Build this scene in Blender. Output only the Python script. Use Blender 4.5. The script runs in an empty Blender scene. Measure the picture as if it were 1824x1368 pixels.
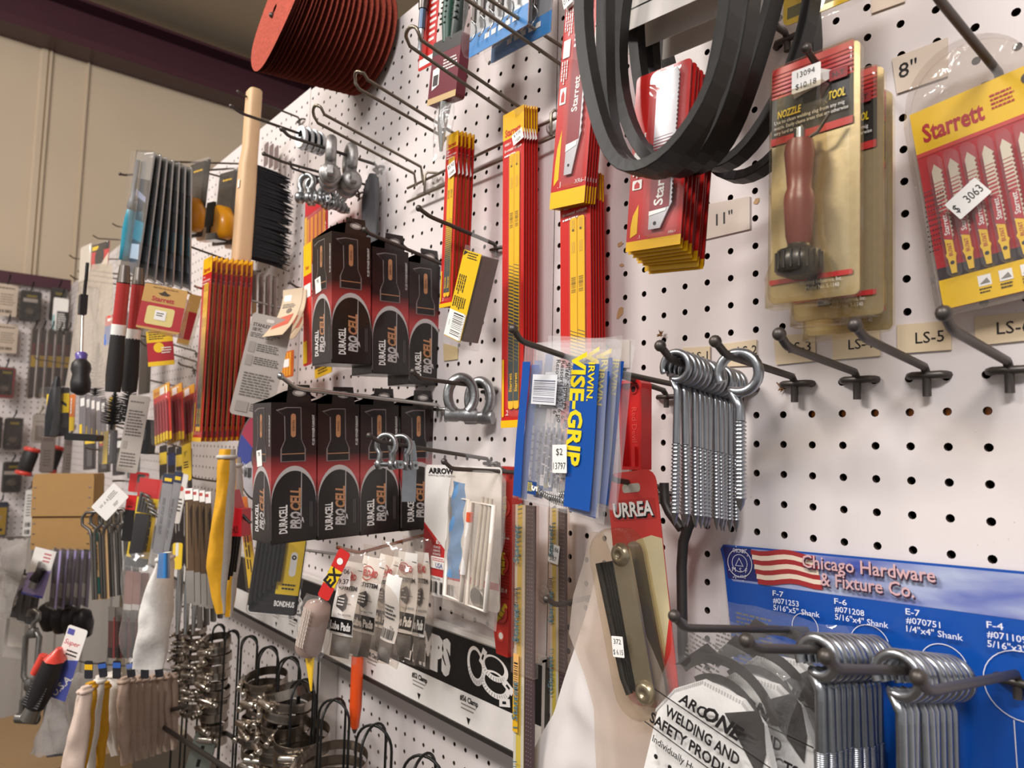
import bpy, math, random
import numpy as np
from mathutils import Matrix, Vector, noise
scn = bpy.context.scene
COL = scn.collection
# ---------------------------------------------------------------- camera
RM = np.array([[0.64859438, 0.76080665, 0.02232874],
               [-0.04946386, 0.07140621, -0.9962201],
               [-0.75952528, 0.64503829, 0.0839461]])      # rows: image right, image down, forward
FPX, CY, CZ = 1290.02, 0.5782, 1.5                         # focal length in px of a 1824 px frame, metres from the board, eye height
CAM = np.array([0.0, -CY, CZ])
cd = bpy.data.cameras.new('camera'); cam = bpy.data.objects.new('camera', cd); COL.objects.link(cam)
cd.sensor_width = 36; cd.lens = FPX / 1824 * 36; cd.clip_start = 0.02; cd.clip_end = 50
cam.matrix_world = Matrix(((RM[0][0], -RM[1][0], -RM[2][0], 0), (RM[0][1], -RM[1][1], -RM[2][1], -CY),
                           (RM[0][2], -RM[1][2], -RM[2][2], CZ), (0, 0, 0, 1)))
scn.camera = cam
cd.dof.use_dof = True; cd.dof.focus_distance = .70; cd.dof.aperture_fstop = 9.0
# ---------------------------------------------------------------- world, lamps, exposure
w = bpy.data.worlds.new('world'); scn.world = w; w.use_nodes = True
bg = w.node_tree.nodes['Background']; bg.inputs[0].default_value = (1.0, 0.955, 0.93, 1); bg.inputs[1].default_value = 0.34
def lamp(name, loc, target, sx, sy, watts, col):
    d = bpy.data.lights.new(name, 'AREA'); d.shape = 'RECTANGLE'; d.size = sx; d.size_y = sy; d.energy = watts; d.color = col
    o = bpy.data.objects.new(name, d); COL.objects.link(o); o.location = loc
    o.rotation_euler = (Vector(target) - Vector(loc)).to_track_quat('-Z', 'Y').to_euler()
    return o
lamp('ceiling_tube_light', (-1.7, -2.3, 3.40), (-1.5, 0, 1.6), 1.3, 0.35, 60, (1.0, 0.95, 0.90))
lamp('ceiling_tube_light', (0.9, -2.2, 3.40), (0, 0, 1.5), 1.3, 0.35, 58, (1.0, 0.97, 0.97))
lamp('ceiling_tube_light', (-2.6, 1.9, 3.40), (-2.9, 1.9, 0), 1.3, 0.30, 10, (1.0, 0.92, 0.82))
vs = scn.view_settings
scn.display_settings.display_device = 'sRGB'
vs.view_transform = 'Standard'; vs.look = 'None'; vs.gamma = 1; vs.exposure = 0.28; vs.use_curve_mapping = False
scn.cycles.transparent_max_bounces = 40; scn.cycles.max_bounces = 8
# ---------------------------------------------------------------- a picture point to a point in the room
def ray(x, y): return np.array([(x - 912) / FPX, (y - 684) / FPX, 1.0]) @ RM
def at(x, y, Y=0.0):
    d = ray(x, y); return CAM + d * ((Y + CY) / d[1])
def atX(x, y, X):
    d = ray(x, y); return CAM + d * (X / d[0])
# ---------------------------------------------------------------- materials
MATS = {}
def lin(h):
    h = h.lstrip('#'); c = [int(h[i:i + 2], 16) / 255 for i in (0, 2, 4)]
    return [x / 12.92 if x <= .04045 else ((x + .055) / 1.055) ** 2.4 for x in c]
def C(hexc, rough=.5, metal=0.0, noise_amt=.06, scale=60., bump=0.0, coat=0.0, stretch=None):
    key = ('c', hexc, rough, metal, noise_amt, scale, bump, coat, stretch)
    if key in MATS: return MATS[key]
    m = bpy.data.materials.new('surface_' + hexc.lstrip('#')); m.use_nodes = True
    nt = m.node_tree; b = nt.nodes['Principled BSDF']; c = lin(hexc)
    b.inputs['Roughness'].default_value = rough; b.inputs['Metallic'].default_value = metal
    b.inputs['Coat Weight'].default_value = coat; b.inputs['Coat Roughness'].default_value = .12
    tc = nt.nodes.new('ShaderNodeTexCoord'); src = tc.outputs['Object']
    if stretch:
        mp = nt.nodes.new('ShaderNodeMapping'); mp.inputs['Scale'].default_value = stretch
        nt.links.new(src, mp.inputs[0]); src = mp.outputs[0]
    nz = nt.nodes.new('ShaderNodeTexNoise'); nz.inputs['Scale'].default_value = scale; nz.inputs['Detail'].default_value = 4
    nt.links.new(src, nz.inputs['Vector'])
    rp = nt.nodes.new('ShaderNodeMix'); rp.data_type = 'RGBA'
    lo = [x * (1 - noise_amt) for x in c]; hi = [min(1, x * (1 + noise_amt) + noise_amt * .01) for x in c]
    rp.inputs[6].default_value = lo + [1]; rp.inputs[7].default_value = hi + [1]
    nt.links.new(nz.outputs['Fac'], rp.inputs[0]); nt.links.new(rp.outputs[2], b.inputs['Base Color'])
    if bump:
        bp = nt.nodes.new('ShaderNodeBump'); bp.inputs['Strength'].default_value = bump; bp.inputs['Distance'].default_value = .001
        nt.links.new(nz.outputs['Fac'], bp.inputs['Height']); nt.links.new(bp.outputs[0], b.inputs['Normal'])
    MATS[key] = m; return m
def FILM(tint='#ffffff', haze=.10, rough=.12, gloss=.55, bump=.25, scale=35.):
    """clear packaging plastic: see-through, with a milky part and reflections growing at grazing angles"""
    key = ('f', tint, haze, rough, gloss, bump, scale)
    if key in MATS: return MATS[key]
    m = bpy.data.materials.new('clear_plastic'); m.use_nodes = True; nt = m.node_tree; nt.nodes.clear()
    out = nt.nodes.new('ShaderNodeOutputMaterial'); tr = nt.nodes.new('ShaderNodeBsdfTransparent'); c = lin(tint)
    tr.inputs[0].default_value = [min(1, x * .1 + .9) if tint == '#ffffff' else x for x in c] + [1]
    df = nt.nodes.new('ShaderNodeBsdfDiffuse'); df.inputs[0].default_value = c + [1]
    gl = nt.nodes.new('ShaderNodeBsdfGlossy'); gl.inputs['Roughness'].default_value = rough
    m1 = nt.nodes.new('ShaderNodeMixShader'); m1.inputs[0].default_value = haze
    nt.links.new(tr.outputs[0], m1.inputs[1]); nt.links.new(df.outputs[0], m1.inputs[2])
    fr = nt.nodes.new('ShaderNodeLayerWeight'); fr.inputs[0].default_value = .5
    pw = nt.nodes.new('ShaderNodeMath'); pw.operation = 'POWER'; pw.inputs[1].default_value = 4.0; nt.links.new(fr.outputs['Facing'], pw.inputs[0])
    ml = nt.nodes.new('ShaderNodeMath'); ml.operation = 'MULTIPLY_ADD'; ml.inputs[1].default_value = gloss; ml.inputs[2].default_value = .02 + .035 * gloss; ml.use_clamp = True
    nt.links.new(pw.outputs[0], ml.inputs[0])
    m2 = nt.nodes.new('ShaderNodeMixShader'); nt.links.new(ml.outputs[0], m2.inputs[0])
    nt.links.new(m1.outputs[0], m2.inputs[1]); nt.links.new(gl.outputs[0], m2.inputs[2]); nt.links.new(m2.outputs[0], out.inputs[0])
    if bump:
        tc = nt.nodes.new('ShaderNodeTexCoord'); nz = nt.nodes.new('ShaderNodeTexNoise'); nz.inputs['Scale'].default_value = scale
        nz.inputs['Distortion'].default_value = 1.5
        nt.links.new(tc.outputs['Object'], nz.inputs['Vector'])
        bp = nt.nodes.new('ShaderNodeBump'); bp.inputs['Strength'].default_value = bump; bp.inputs['Distance'].default_value = .01
        nt.links.new(nz.outputs['Fac'], bp.inputs['Height'])
        nt.links.new(bp.outputs[0], gl.inputs['Normal']); nt.links.new(bp.outputs[0], fr.inputs['Normal'])
    MATS[key] = m; return m
STEEL = lambda: C('#b9b9b6', .26, 1.0, .12, 40, .15)
ZINC = lambda: C('#a9adb2', .30, 1.0, .18, 70, .15)
WIRE = lambda: C('#6f675c', .42, .9, .1)
HOOKM = lambda: C('#5a5450', .45, .75, .12, 90)
BLACKW = lambda: C('#161513', .42, .2, .1)
WHITEP = lambda: C('#ece8e2', .5)
INK = lambda: C('#1b1718', .55)
CLEAR = lambda: FILM('#ffffff', .05, .10, .50, .12)
BAG = lambda: FILM('#ffffff', .16, .14, .60, .5, 45)
# ---------------------------------------------------------------- mesh builder
_TXT = {}
def text_geo(s, bold=0.0, shear=0.0):
    k = (s, bold, shear)
    if k in _TXT: return _TXT[k]
    cu = bpy.data.curves.new('t', 'FONT'); cu.body = s; cu.offset = bold; cu.shear = shear; cu.resolution_u = 2; cu.fill_mode = 'BOTH'
    ob = bpy.data.objects.new('t', cu); COL.objects.link(ob)
    dg = bpy.context.evaluated_depsgraph_get(); me = ob.evaluated_get(dg).to_mesh()
    v = np.array([tuple(p.co)[:2] for p in me.vertices]) if len(me.vertices) else np.zeros((0, 2))
    f = [tuple(p.vertices) for p in me.polygons]
    ob.evaluated_get(dg).to_mesh_clear(); bpy.data.objects.remove(ob); bpy.data.curves.remove(cu)
    if len(v):
        v[:, 0] -= (v[:, 0].max() + v[:, 0].min()) / 2; v[:, 1] -= 0.345
        wd = v[:, 0].max() * 2
    else: wd = 1
    _TXT[k] = (v, f, wd); return _TXT[k]
def rr(w, h, r=0.0, cx=0.0, cz=0.0, n=4):
    """outline of a rounded rectangle, counter-clockwise"""
    if r <= 0: return [(cx - w / 2, cz - h / 2), (cx + w / 2, cz - h / 2), (cx + w / 2, cz + h / 2), (cx - w / 2, cz + h / 2)]
    r = min(r, w / 2 - 1e-6, h / 2 - 1e-6); o = []
    for sx, sz, a0 in ((1, -1, -90), (1, 1, 0), (-1, 1, 90), (-1, -1, 180)):
        for i in range(n + 1):
            a = math.radians(a0 + 90 * i / n); o.append((cx + sx * (w / 2 - r) + r * math.cos(a), cz + sz * (h / 2 - r) + r * math.sin(a)))
    return o
def circ(r, cx=0, cz=0, n=16, rz=None):
    return [(cx + r * math.cos(2 * math.pi * i / n), cz + (rz or r) * math.sin(2 * math.pi * i / n)) for i in range(n)]
def arc(cx, cz, r, a0, a1, n=12):
    return [(cx + r * math.cos(math.radians(a0 + (a1 - a0) * i / n)), cz + r * math.sin(math.radians(a0 + (a1 - a0) * i / n))) for i in range(n + 1)]
class MB:
    def __init__(s): s.v = []; s.f = []; s.mi = []; s.sm = []; s.mats = []
    def _m(s, m):
        if m not in s.mats: s.mats.append(m)
        return s.mats.index(m)
    def add(s, vs, fs, m, smooth=False):
        b = len(s.v); k = s._m(m); s.v.extend([tuple(map(float, p)) for p in vs])
        for f in fs: s.f.append(tuple(i + b for i in f)); s.mi.append(k); s.sm.append(smooth)
        return s
    def box(s, x0, x1, y0, y1, z0, z1, m):
        v = [(x, y, z) for x in (x0, x1) for y in (y0, y1) for z in (z0, z1)]
        return s.add(v, [(0, 1, 3, 2), (4, 6, 7, 5), (0, 4, 5, 1), (2, 3, 7, 6), (0, 2, 6, 4), (1, 5, 7, 3)], m)
    def plate(s, o, y0, y1, m, mside=None, mback=None, smooth=False):
        """outline o in x,z pulled from y0 (front) to y1 (back)"""
        n = len(o); v = [(x, y0, z) for x, z in o] + [(x, y1, z) for x, z in o]
        s.add(v, [tuple(range(n))], m); s.add(v, [tuple(range(2 * n - 1, n - 1, -1))], mback or m)
        return s.add(v, [(i, i + n, (i + 1) % n + n, (i + 1) % n) for i in range(n)], mside or m, smooth)
    def flat(s, o, y, m): return s.add([(x, y, z) for x, z in o], [tuple(range(len(o)))], m)
    def frame(s, o, i, y, m):
        n = len(o); v = [(x, y, z) for x, z in o] + [(x, y, z) for x, z in i]
        return s.add(v, [(k, (k + 1) % n, (k + 1) % n + n, k + n) for k in range(n)], m)
    def loft(s, rings, m, smooth=True, caps=True, closed=False):
        n = len(rings[0]); v = [p for r in rings for p in r]; f = []; K = len(rings)
        for a in range(K if closed else K - 1):
            b = (a + 1) % K
            for i in range(n): j = (i + 1) % n; f.append((a * n + i, a * n + j, b * n + j, b * n + i))
        s.add(v, f, m, smooth)
        if caps and not closed: s.add(rings[0], [tuple(range(n - 1, -1, -1))], m); s.add(rings[-1], [tuple(range(n))], m)
        return s
    def tube(s, pts, r, m, n=8, closed=False, caps=True, flat=None):
        P = [np.array(p, float) for p in pts]; K = len(P); R_ = r if hasattr(r, '__len__') else [r] * K; rings = []
        T = []
        for i in range(K):
            a = P[(i - 1) % K] if (closed or i > 0) else P[i]; b = P[(i + 1) % K] if (closed or i < K - 1) else P[i]
            t = b - a; T.append(t / (np.linalg.norm(t) + 1e-12))
        up = np.array([0, 0, 1.]) if abs(T[0][2]) < .9 else np.array([1., 0, 0])
        nrm = np.cross(T[0], up); nrm /= np.linalg.norm(nrm)
        for i in range(K):
            nrm = nrm - T[i] * (nrm @ T[i]); nrm /= np.linalg.norm(nrm) + 1e-12; bn = np.cross(T[i], nrm)
            fa, fb = flat or (1, 1)
            rings.append([tuple(P[i] + R_[i] * (fa * nrm * math.cos(q) + fb * bn * math.sin(q))) for q in [2 * math.pi * k / n for k in range(n)]])
        return s.loft(rings, m, True, caps, closed)
    def lathe(s, prof, m, p0=(0, 0, 0), d=(0, 0, 1), n=16, squash=1.0):
        """prof: (radius, distance along d)"""
        d = np.array(d, float); d /= np.linalg.norm(d); p0 = np.array(p0, float)
        a = np.cross(d, (0, 1, 0) if abs(d[1]) < .9 else (1, 0, 0)); a /= np.linalg.norm(a); b = np.cross(d, a)
        rings = [[tuple(p0 + d * t + max(r, 1e-5) * (a * math.cos(q) + squash * b * math.sin(q))) for q in [2 * math.pi * k / n for k in range(n)]] for r, t in prof]
        return s.loft(rings, m)
    def ball(s, c, r, m, n=10):
        return s.lathe([(r * math.sin(math.pi * i / 6), -r * math.cos(math.pi * i / 6)) for i in range(7)], m, c, (0, 0, 1), n)
    def surf(s, nu, nv, fn, m, closed_u=False):
        v = [fn(i / (nu if closed_u else nu - 1), j / (nv - 1)) for j in range(nv) for i in range(nu)]; f = []
        for j in range(nv - 1):
            for i in range(nu if closed_u else nu - 1):
                k = (i + 1) % nu; f.append((j * nu + i, j * nu + k, (j + 1) * nu + k, (j + 1) * nu + i))
        return s.add(v, f, m, True)
    def text(s, t, cx, cz, h, m, y, rot=0.0, bold=0.0, shear=0.0, align='c', wid=None, fn=None):
        v, f, wd = text_geo(t, bold, shear)
        if not len(v): return s
        k = h / .70; kx = k if wid is None else wid / wd
        px = v[:, 0] * kx + (wd / 2 * kx if align == 'l' else -wd / 2 * kx if align == 'r' else 0); pz = v[:, 1] * k
        c, q = math.cos(math.radians(rot)), math.sin(math.radians(rot))
        X = cx + px * c - pz * q; Z = cz + px * q + pz * c
        return s.add([(a, y, b) for a, b in zip(X, Z)], f, m)
    def xform(s, M, start=0):
        M = Matrix(M); s.v[start:] = [tuple(M @ Vector(p)) for p in s.v[start:]]; return s
    def build(s, name, parent=None, M=None):
        me = bpy.data.meshes.new(name); me.from_pydata(s.v, [], s.f)
        for m in s.mats: me.materials.append(m)
        me.polygons.foreach_set('material_index', s.mi); me.polygons.foreach_set('use_smooth', s.sm); me.update()
        o = bpy.data.objects.new(name, me); COL.objects.link(o)
        if parent: o.parent = parent
        if M is not None: o.matrix_local = M
        return o
def tag(o, label, cat, group=None, kind=None):
    if label: o['label'] = label
    if cat: o['category'] = cat
    if group: o['group'] = group
    if kind: o['kind'] = kind
    return o
def thing(name, label, cat, M=None, group=None):
    o = bpy.data.objects.new(name, None); COL.objects.link(o); o.empty_display_size = .01
    if M is not None: o.matrix_world = M
    return tag(o, label, cat, group)
KIDS = {}
def dup(root, M, label=None, group=None):
    def rec(o, par):
        c = o.copy(); COL.objects.link(c); c.parent = par
        for ch in o.children: rec(ch, c)
        return c
    r = rec(root, None); r.matrix_world = M
    if label: r['label'] = label
    if group: r['group'] = group
    return r
def move(M, dx=0, dy=0, dz=0, roll=0, yaw=0, tilt=0):
    """a copy of M shifted in the room and turned a little about its own origin"""
    L = Matrix.Rotation(math.radians(yaw), 4, 'Z') @ Matrix.Rotation(math.radians(roll), 4, 'Y') @ Matrix.Rotation(math.radians(tilt), 4, 'X')
    return Matrix.Translation((dx, dy, dz)) @ M @ L
def fr(tl, tr, bl, Y, Yr=None, Yb=None):
    """frame of a flat thing from three picture corners and its distances from the board: matrix (origin at its centre), width, height"""
    Yr = Y if Yr is None else Yr; Yb = Y if Yb is None else Yb
    a, b, c = at(*tl, Y), at(*tr, Yr), at(*bl, Yb)
    u, v = b - a, a - c; wd, ht = np.linalg.norm(u), np.linalg.norm(v); cen = (b + c) / 2
    u, v = u / wd, v / ht; e1, e2 = u + v, u - v; e1 /= np.linalg.norm(e1); e2 /= np.linalg.norm(e2)
    x, z = (e1 + e2) / math.sqrt(2), (e1 - e2) / math.sqrt(2); y = np.cross(z, x)
    M = Matrix(((x[0], y[0], z[0], cen[0]), (x[1], y[1], z[1], cen[1]), (x[2], y[2], z[2], cen[2]), (0, 0, 0, 1)))
    return M, wd, ht
def pose(p, roll=0, yaw=0, tilt=0):
    return Matrix.Translation(tuple(p)) @ Matrix.Rotation(math.radians(yaw), 4, 'Z') @ Matrix.Rotation(math.radians(roll), 4, 'Y') @ Matrix.Rotation(math.radians(tilt), 4, 'X')
ORD = ['frontmost', 'second from the front', 'third from the front', 'fourth from the front', 'fifth from the front', 'sixth from the front',
       'seventh from the front', 'eighth from the front', 'ninth from the front', 'tenth from the front', 'eleventh from the front', 'twelfth from the front',
       'thirteenth from the front', 'fourteenth from the front', 'fifteenth from the front', 'sixteenth from the front', 'seventeenth from the front', 'eighteenth from the front',
       'nineteenth from the front', 'twentieth from the front', 'twenty-first from the front', 'twenty-second from the front']
def od(i, n): return 'rearmost' if (i == n - 1 and n > 1) else ORD[i]
# ---------------------------------------------------------------- printing on cards: u from the left, v from the top, both 0..1
def prt(mb, W, H, layers, y=-.0006, step=.00012):
    X = lambda u: (u - .5) * W
    Z = lambda v: (.5 - v) * H
    for L in layers:
        k = L[0]; y -= step
        if k == 'r': _, a, b, c, d, m = L; mb.flat([(X(a), Z(d)), (X(c), Z(d)), (X(c), Z(b)), (X(a), Z(b))], y, m)
        elif k == 'o': _, a, b, c, d, r, m = L; mb.flat(rr((c - a) * W, (d - b) * H, r, X((a + c) / 2), Z((b + d) / 2)), y, m)
        elif k == 'p': _, pts, m = L; mb.flat([(X(a), Z(b)) for a, b in pts], y, m)
        elif k == 't':
            _, t, u, v, h, m = L[:6]; kw = L[6] if len(L) > 6 else {}
            kw = dict(kw); wd = kw.pop('w', None)
            mb.text(t, X(u), Z(v), h * H, m, y, wid=None if wd is None else wd * W, **kw)
        elif k == 'b':   # barcode
            _, a, b, c, d, m = L; rnd = random.Random(7); n = 26
            for i in range(n):
                if rnd.random() < .62:
                    x0 = a + (c - a) * i / n; x1 = x0 + (c - a) / n * rnd.choice((.55, .95)); mb.flat([(X(x0), Z(d)), (X(x1), Z(d)), (X(x1), Z(b)), (X(x0), Z(b))], y, m)
        elif k == 'bh':  # barcode lying on its side
            _, a, b, c, d, m = L; rnd = random.Random(9); n = 26
            for i in range(n):
                if rnd.random() < .62:
                    z0 = b + (d - b) * i / n; z1 = z0 + (d - b) / n * rnd.choice((.55, .95)); mb.flat([(X(a), Z(z1)), (X(c), Z(z1)), (X(c), Z(z0)), (X(a), Z(z0))], y, m)
        elif k == 'l':   # rows of print too small to read
            _, a, b, c, d, n, m = L; rnd = random.Random(int(a * 97 + b * 31 + n))
            for i in range(n):
                z0 = b + (d - b) * i / n; z1 = z0 + (d - b) / n * .45; x = a
                e = c - (c - a) * rnd.uniform(0, .25)
                while x < e - .01 * (c - a):
                    x1 = min(e, x + (c - a) * rnd.uniform(.07, .2)); mb.flat([(X(x), Z(z1)), (X(x1), Z(z1)), (X(x1), Z(z0)), (X(x), Z(z0))], y, m); x = x1 + (c - a) * .03
        elif k == 'lv':  # the same, reading downwards
            _, a, b, c, d, n, m = L; rnd = random.Random(int(a * 97 + b * 31 + n))
            for i in range(n):
                x0 = a + (c - a) * i / n; x1 = x0 + (c - a) / n * .45; z = b
                e = d - (d - b) * rnd.uniform(0, .25)
                while z < e - .01 * (d - b):
                    z1 = min(e, z + (d - b) * rnd.uniform(.07, .2)); mb.flat([(X(x0), Z(z1)), (X(x1), Z(z1)), (X(x1), Z(z)), (X(x0), Z(z))], y, m); z = z1 + (d - b) * .03
        elif k == 'c': _, u, v, r, m = L; mb.flat(circ(r * W, X(u), Z(v), 20), y, m)
        elif k == 'g': _, u, v, r0, r1, m = L; mb.frame(circ(r1 * W, X(u), Z(v), 28), circ(r0 * W, X(u), Z(v), 28), y, m)
    return y
def sticker(parent, x, z, w_, h_, y, rot=0, lines=('',), name='price_sticker', m=None, M=None):
    """white price label stuck on a pack"""
    mb = MB(); mb.plate(rr(w_, h_, .0008), -.0002, 0, m or C('#f4f1ec', .55))
    n = len(lines)
    for i, t in enumerate(lines):
        if t:
            hh = h_ * .24 if n > 1 else h_ * .4; wd = text_geo(t)[2] * hh / .7; mb.text(t, 0, h_ * (.5 - (i + .5) / n), hh, INK(), -.0004, wid=min(wd, w_ * .86))
    return mb.build(name, parent, M or (Matrix.Translation((x, y, z)) @ Matrix.Rotation(math.radians(-rot), 4, 'Y')))
def slot(w_, h_): pass
def card_mb(W, H, T, body, layers, r=.003, side=None, back=None):
    mb = MB(); mb.plate(rr(W, H, r), -T / 2, T / 2, body, side or body, back or body); prt(mb, W, H, layers, -T / 2); return mb
def blister_mb(w_, h_, d, m, r=.006, cx=0, cz=0, y0=-.0007, draft=.80):
    """a clear raised bubble standing on a card's front"""
    mb = MB(); o = rr(w_, h_, r, cx, cz); rings = []
    for k, t in ((1, 0), (1 - (1 - draft) * .25, .75), (draft + .06, .95), (draft, 1)):
        s0 = 1 - (1 - k) * min(w_, h_) / w_; s1 = 1 - (1 - k) * min(w_, h_) / h_
        rings.append([(cx + (x - cx) * s0, y0 - d * t, cz + (z - cz) * s1) for x, z in o])
    return mb.loft(rings, m, True, True)
def pouch_mb(W, H, T, m, seed=0, wr=.004, nu=18, nv=24, edge=.5, sag=0.0, flare=0.0):
    """a plastic bag: two crumpled sheets sealed all round"""
    mb = MB(); o = Vector((seed * 3.1, seed * 1.7, seed))
    def side(sg):
        def fn(u, v):
            x = (u - .5) * W * (1 + flare * v); z = (.5 - v) * H
            e = (max(0, math.sin(math.pi * u)) ** edge) * (max(0, math.sin(math.pi * v)) ** edge)
            y = sg * T / 2 * e * (1 + sag * (v - .5))
            q = noise.noise(Vector((x * 45, sg * 2, z * 28)) + o) + .5 * noise.noise(Vector((x * 100, sg * 3, z * 70)) + o)
            cr = noise.noise(Vector((x * 30, 9, z * 30)) + o)
            edg = min(u, 1 - u, v, 1 - v) < 1e-6
            return (x + cr * wr * .8, y + (0 if edg else q * wr * .7) + cr * wr, z + noise.noise(Vector((x * 40, 5, z * 40)) + o) * wr * .6)
        return fn
    mb.surf(nu, nv, side(-1), m); mb.surf(nu, nv, side(1), m); return mb
# ---------------------------------------------------------------- pegboard hooks
HOOKN = [0]
def hook(label, base, bend, tip, r=.0024, base_y=-.006, ball=True, bar=True, mat=None, X=None, group='peg hooks', stub=.016, tiltx=0.0):
    """single wire peg hook read from the picture: foot on the board, bend, upturned tip; all in one upright plane"""
    m = mat or HOOKM(); b = at(*base, base_y) if X is None else np.array(atX(*base, X)); X0 = b[0]
    p1 = np.array(atX(*bend, X0)); p2 = np.array(atX(*tip, X0))
    root = thing('peg_hook', label, 'hook', Matrix.Translation(tuple(b)), group)
    q1, q2 = p1 - b, p2 - b
    q1[0] += tiltx; q2[0] += tiltx * 1.1
    d = q1 / np.linalg.norm(q1); e = (q2 - q1); L = np.linalg.norm(e); e /= L
    rr_ = min(.008, L * .4, np.linalg.norm(q1) * .3)
    pts = [(0, 0, -stub), (0, 0, -.004), tuple(d * .004)] + [tuple(q1 - d * rr_), tuple(q1 - d * rr_ * .4 + e * rr_ * .12), tuple(q1 + e * rr_ * .5), tuple(q2)]
    mb = MB(); mb.tube(pts, r, m, 8); mb.build('shaft', root)
    if ball: mb = MB(); mb.ball(q2, r * 1.55, m); mb.build('tip_ball', root)
    if bar:
        mb = MB(); hw = .0127; yb = -b[1]
        zc = -.0055; mb.tube([(-hw, yb + .004, zc), (-hw, .003, zc), (-hw + .003, -.001, zc), (hw - .003, -.001, zc), (hw, .003, zc), (hw, yb + .004, zc)], r * .95, m, 8); mb.build('crossbar', root)
    return root, X0
# ================================================================ the setting
def struct(mb, name):
    o = mb.build(name); o['kind'] = 'structure'; return o
def peg_material():
    m = bpy.data.materials.new('painted_hardboard'); m.use_nodes = True; nt = m.node_tree; b = nt.nodes['Principled BSDF']
    b.inputs['Roughness'].default_value = .42; tc = nt.nodes.new('ShaderNodeTexCoord')
    n1 = nt.nodes.new('ShaderNodeTexNoise'); n1.inputs['Scale'].default_value = 3.5; n1.inputs['Detail'].default_value = 3; nt.links.new(tc.outputs['Object'], n1.inputs['Vector'])
    n2 = nt.nodes.new('ShaderNodeTexNoise'); n2.inputs['Scale'].default_value = 330; n2.inputs['Detail'].default_value = 2; nt.links.new(tc.outputs['Object'], n2.inputs['Vector'])
    n3 = nt.nodes.new('ShaderNodeTexNoise'); n3.inputs['Scale'].default_value = 14; n3.inputs['Detail'].default_value = 5; nt.links.new(tc.outputs['Object'], n3.inputs['Vector'])
    a = nt.nodes.new('ShaderNodeMix'); a.data_type = 'RGBA'; a.inputs[6].default_value = lin('#ddd3d0') + [1]; a.inputs[7].default_value = lin('#e8e0de') + [1]
    nt.links.new(n1.outputs['Fac'], a.inputs[0])
    r1 = nt.nodes.new('ShaderNodeValToRGB'); r1.color_ramp.elements[0].position = .70; r1.color_ramp.elements[1].position = .76; nt.links.new(n2.outputs['Fac'], r1.inputs[0])
    r3 = nt.nodes.new('ShaderNodeValToRGB'); r3.color_ramp.elements[0].position = .50; r3.color_ramp.elements[1].position = .70; nt.links.new(n3.outputs['Fac'], r3.inputs[0])
    mu = nt.nodes.new('ShaderNodeMath'); mu.operation = 'MULTIPLY'; nt.links.new(r1.outputs[0], mu.inputs[0]); nt.links.new(r3.outputs[0], mu.inputs[1])
    d = nt.nodes.new('ShaderNodeMix'); d.data_type = 'RGBA'; d.inputs[7].default_value = lin('#77604f') + [1]
    nt.links.new(mu.outputs[0], d.inputs[0]); nt.links.new(a.outputs[2], d.inputs[6]); nt.links.new(d.outputs[2], b.inputs['Base Color'])
    n4 = nt.nodes.new('ShaderNodeTexNoise'); n4.inputs['Scale'].default_value = 160; nt.links.new(tc.outputs['Object'], n4.inputs['Vector'])
    bp = nt.nodes.new('ShaderNodeBump'); bp.inputs['Strength'].default_value = .12; bp.inputs['Distance'].default_value = .0008
    nt.links.new(n4.outputs['Fac'], bp.inputs['Height']); nt.links.new(bp.outputs[0], b.inputs['Normal'])
    return m
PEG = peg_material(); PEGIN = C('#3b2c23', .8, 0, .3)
P = .0254
def pegboard(x0, x1, z0, z1, ox, oz, y=0.0, th=.005, r=.0031, n=10, swap=False):
    """a sheet of hardboard with true round holes on a one-inch grid; swap turns it to face +x"""
    mb = MB(); V = []; F1 = []; F2 = []; F3 = []
    ix0 = math.ceil((x0 + .006 - ox) / P); ix1 = math.floor((x1 - .006 - ox) / P); iz0 = math.ceil((z0 + .006 - oz) / P); iz1 = math.floor((z1 - .006 - oz) / P)
    xs = [x0] + [ox + (i + .5) * P for i in range(ix0, ix1)] + [x1]; zs = [z0] + [oz + (k + .5) * P for k in range(iz0, iz1)] + [z1]
    ang = [2 * math.pi * (k + .5) / n for k in range(n)]
    for a in range(len(xs) - 1):
        cx = ox + (ix0 + a) * P
        for b in range(len(zs) - 1):
            cz = oz + (iz0 + b) * P; base = len(V)
            q = [(xs[a], zs[b]), (xs[a + 1], zs[b]), (xs[a + 1], zs[b + 1]), (xs[a], zs[b + 1])]
            h = [(cx + r * math.cos(t), cz + r * math.sin(t)) for t in ang]
            V += [(x, 0, z) for x, z in q] + [(x, 0, z) for x, z in h] + [(x, th, z) for x, z in h]
            cor = [-45, 45, 135, 225]
            own = []
            for k in range(n):
                d = math.degrees(ang[k]); own.append(min(range(4), key=lambda c: abs((d - (-135 + 90 * c) + 180) % 360 - 180)))
            for k in range(n):
                k2 = (k + 1) % n; o1, o2 = own[k], own[k2]
                F1.append((base + o1, base + 4 + k2, base + 4 + k)) if o1 == o2 else F1.append((base + o1, base + o2, base + 4 + k2, base + 4 + k))
                F2.append((base + 4 + k, base + 4 + k2, base + 4 + n + k2, base + 4 + n + k))
    if swap: V = [(-v[1], v[0], v[2]) for v in V]
    mb.add(V, F1, PEG); mb.add(V, F2, PEGIN, True)
    if not swap:
        mb.box(x0, x1, th + .014, th + .018, z0, z1, C('#241a15', .9))  # dark sheet added behind the board to keep its holes dark
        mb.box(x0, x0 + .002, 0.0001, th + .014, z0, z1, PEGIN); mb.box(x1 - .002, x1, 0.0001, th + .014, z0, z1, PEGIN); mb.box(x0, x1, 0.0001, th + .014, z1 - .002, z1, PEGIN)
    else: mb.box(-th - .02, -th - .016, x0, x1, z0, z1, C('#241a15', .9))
    o = mb.build('x'); return o
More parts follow.
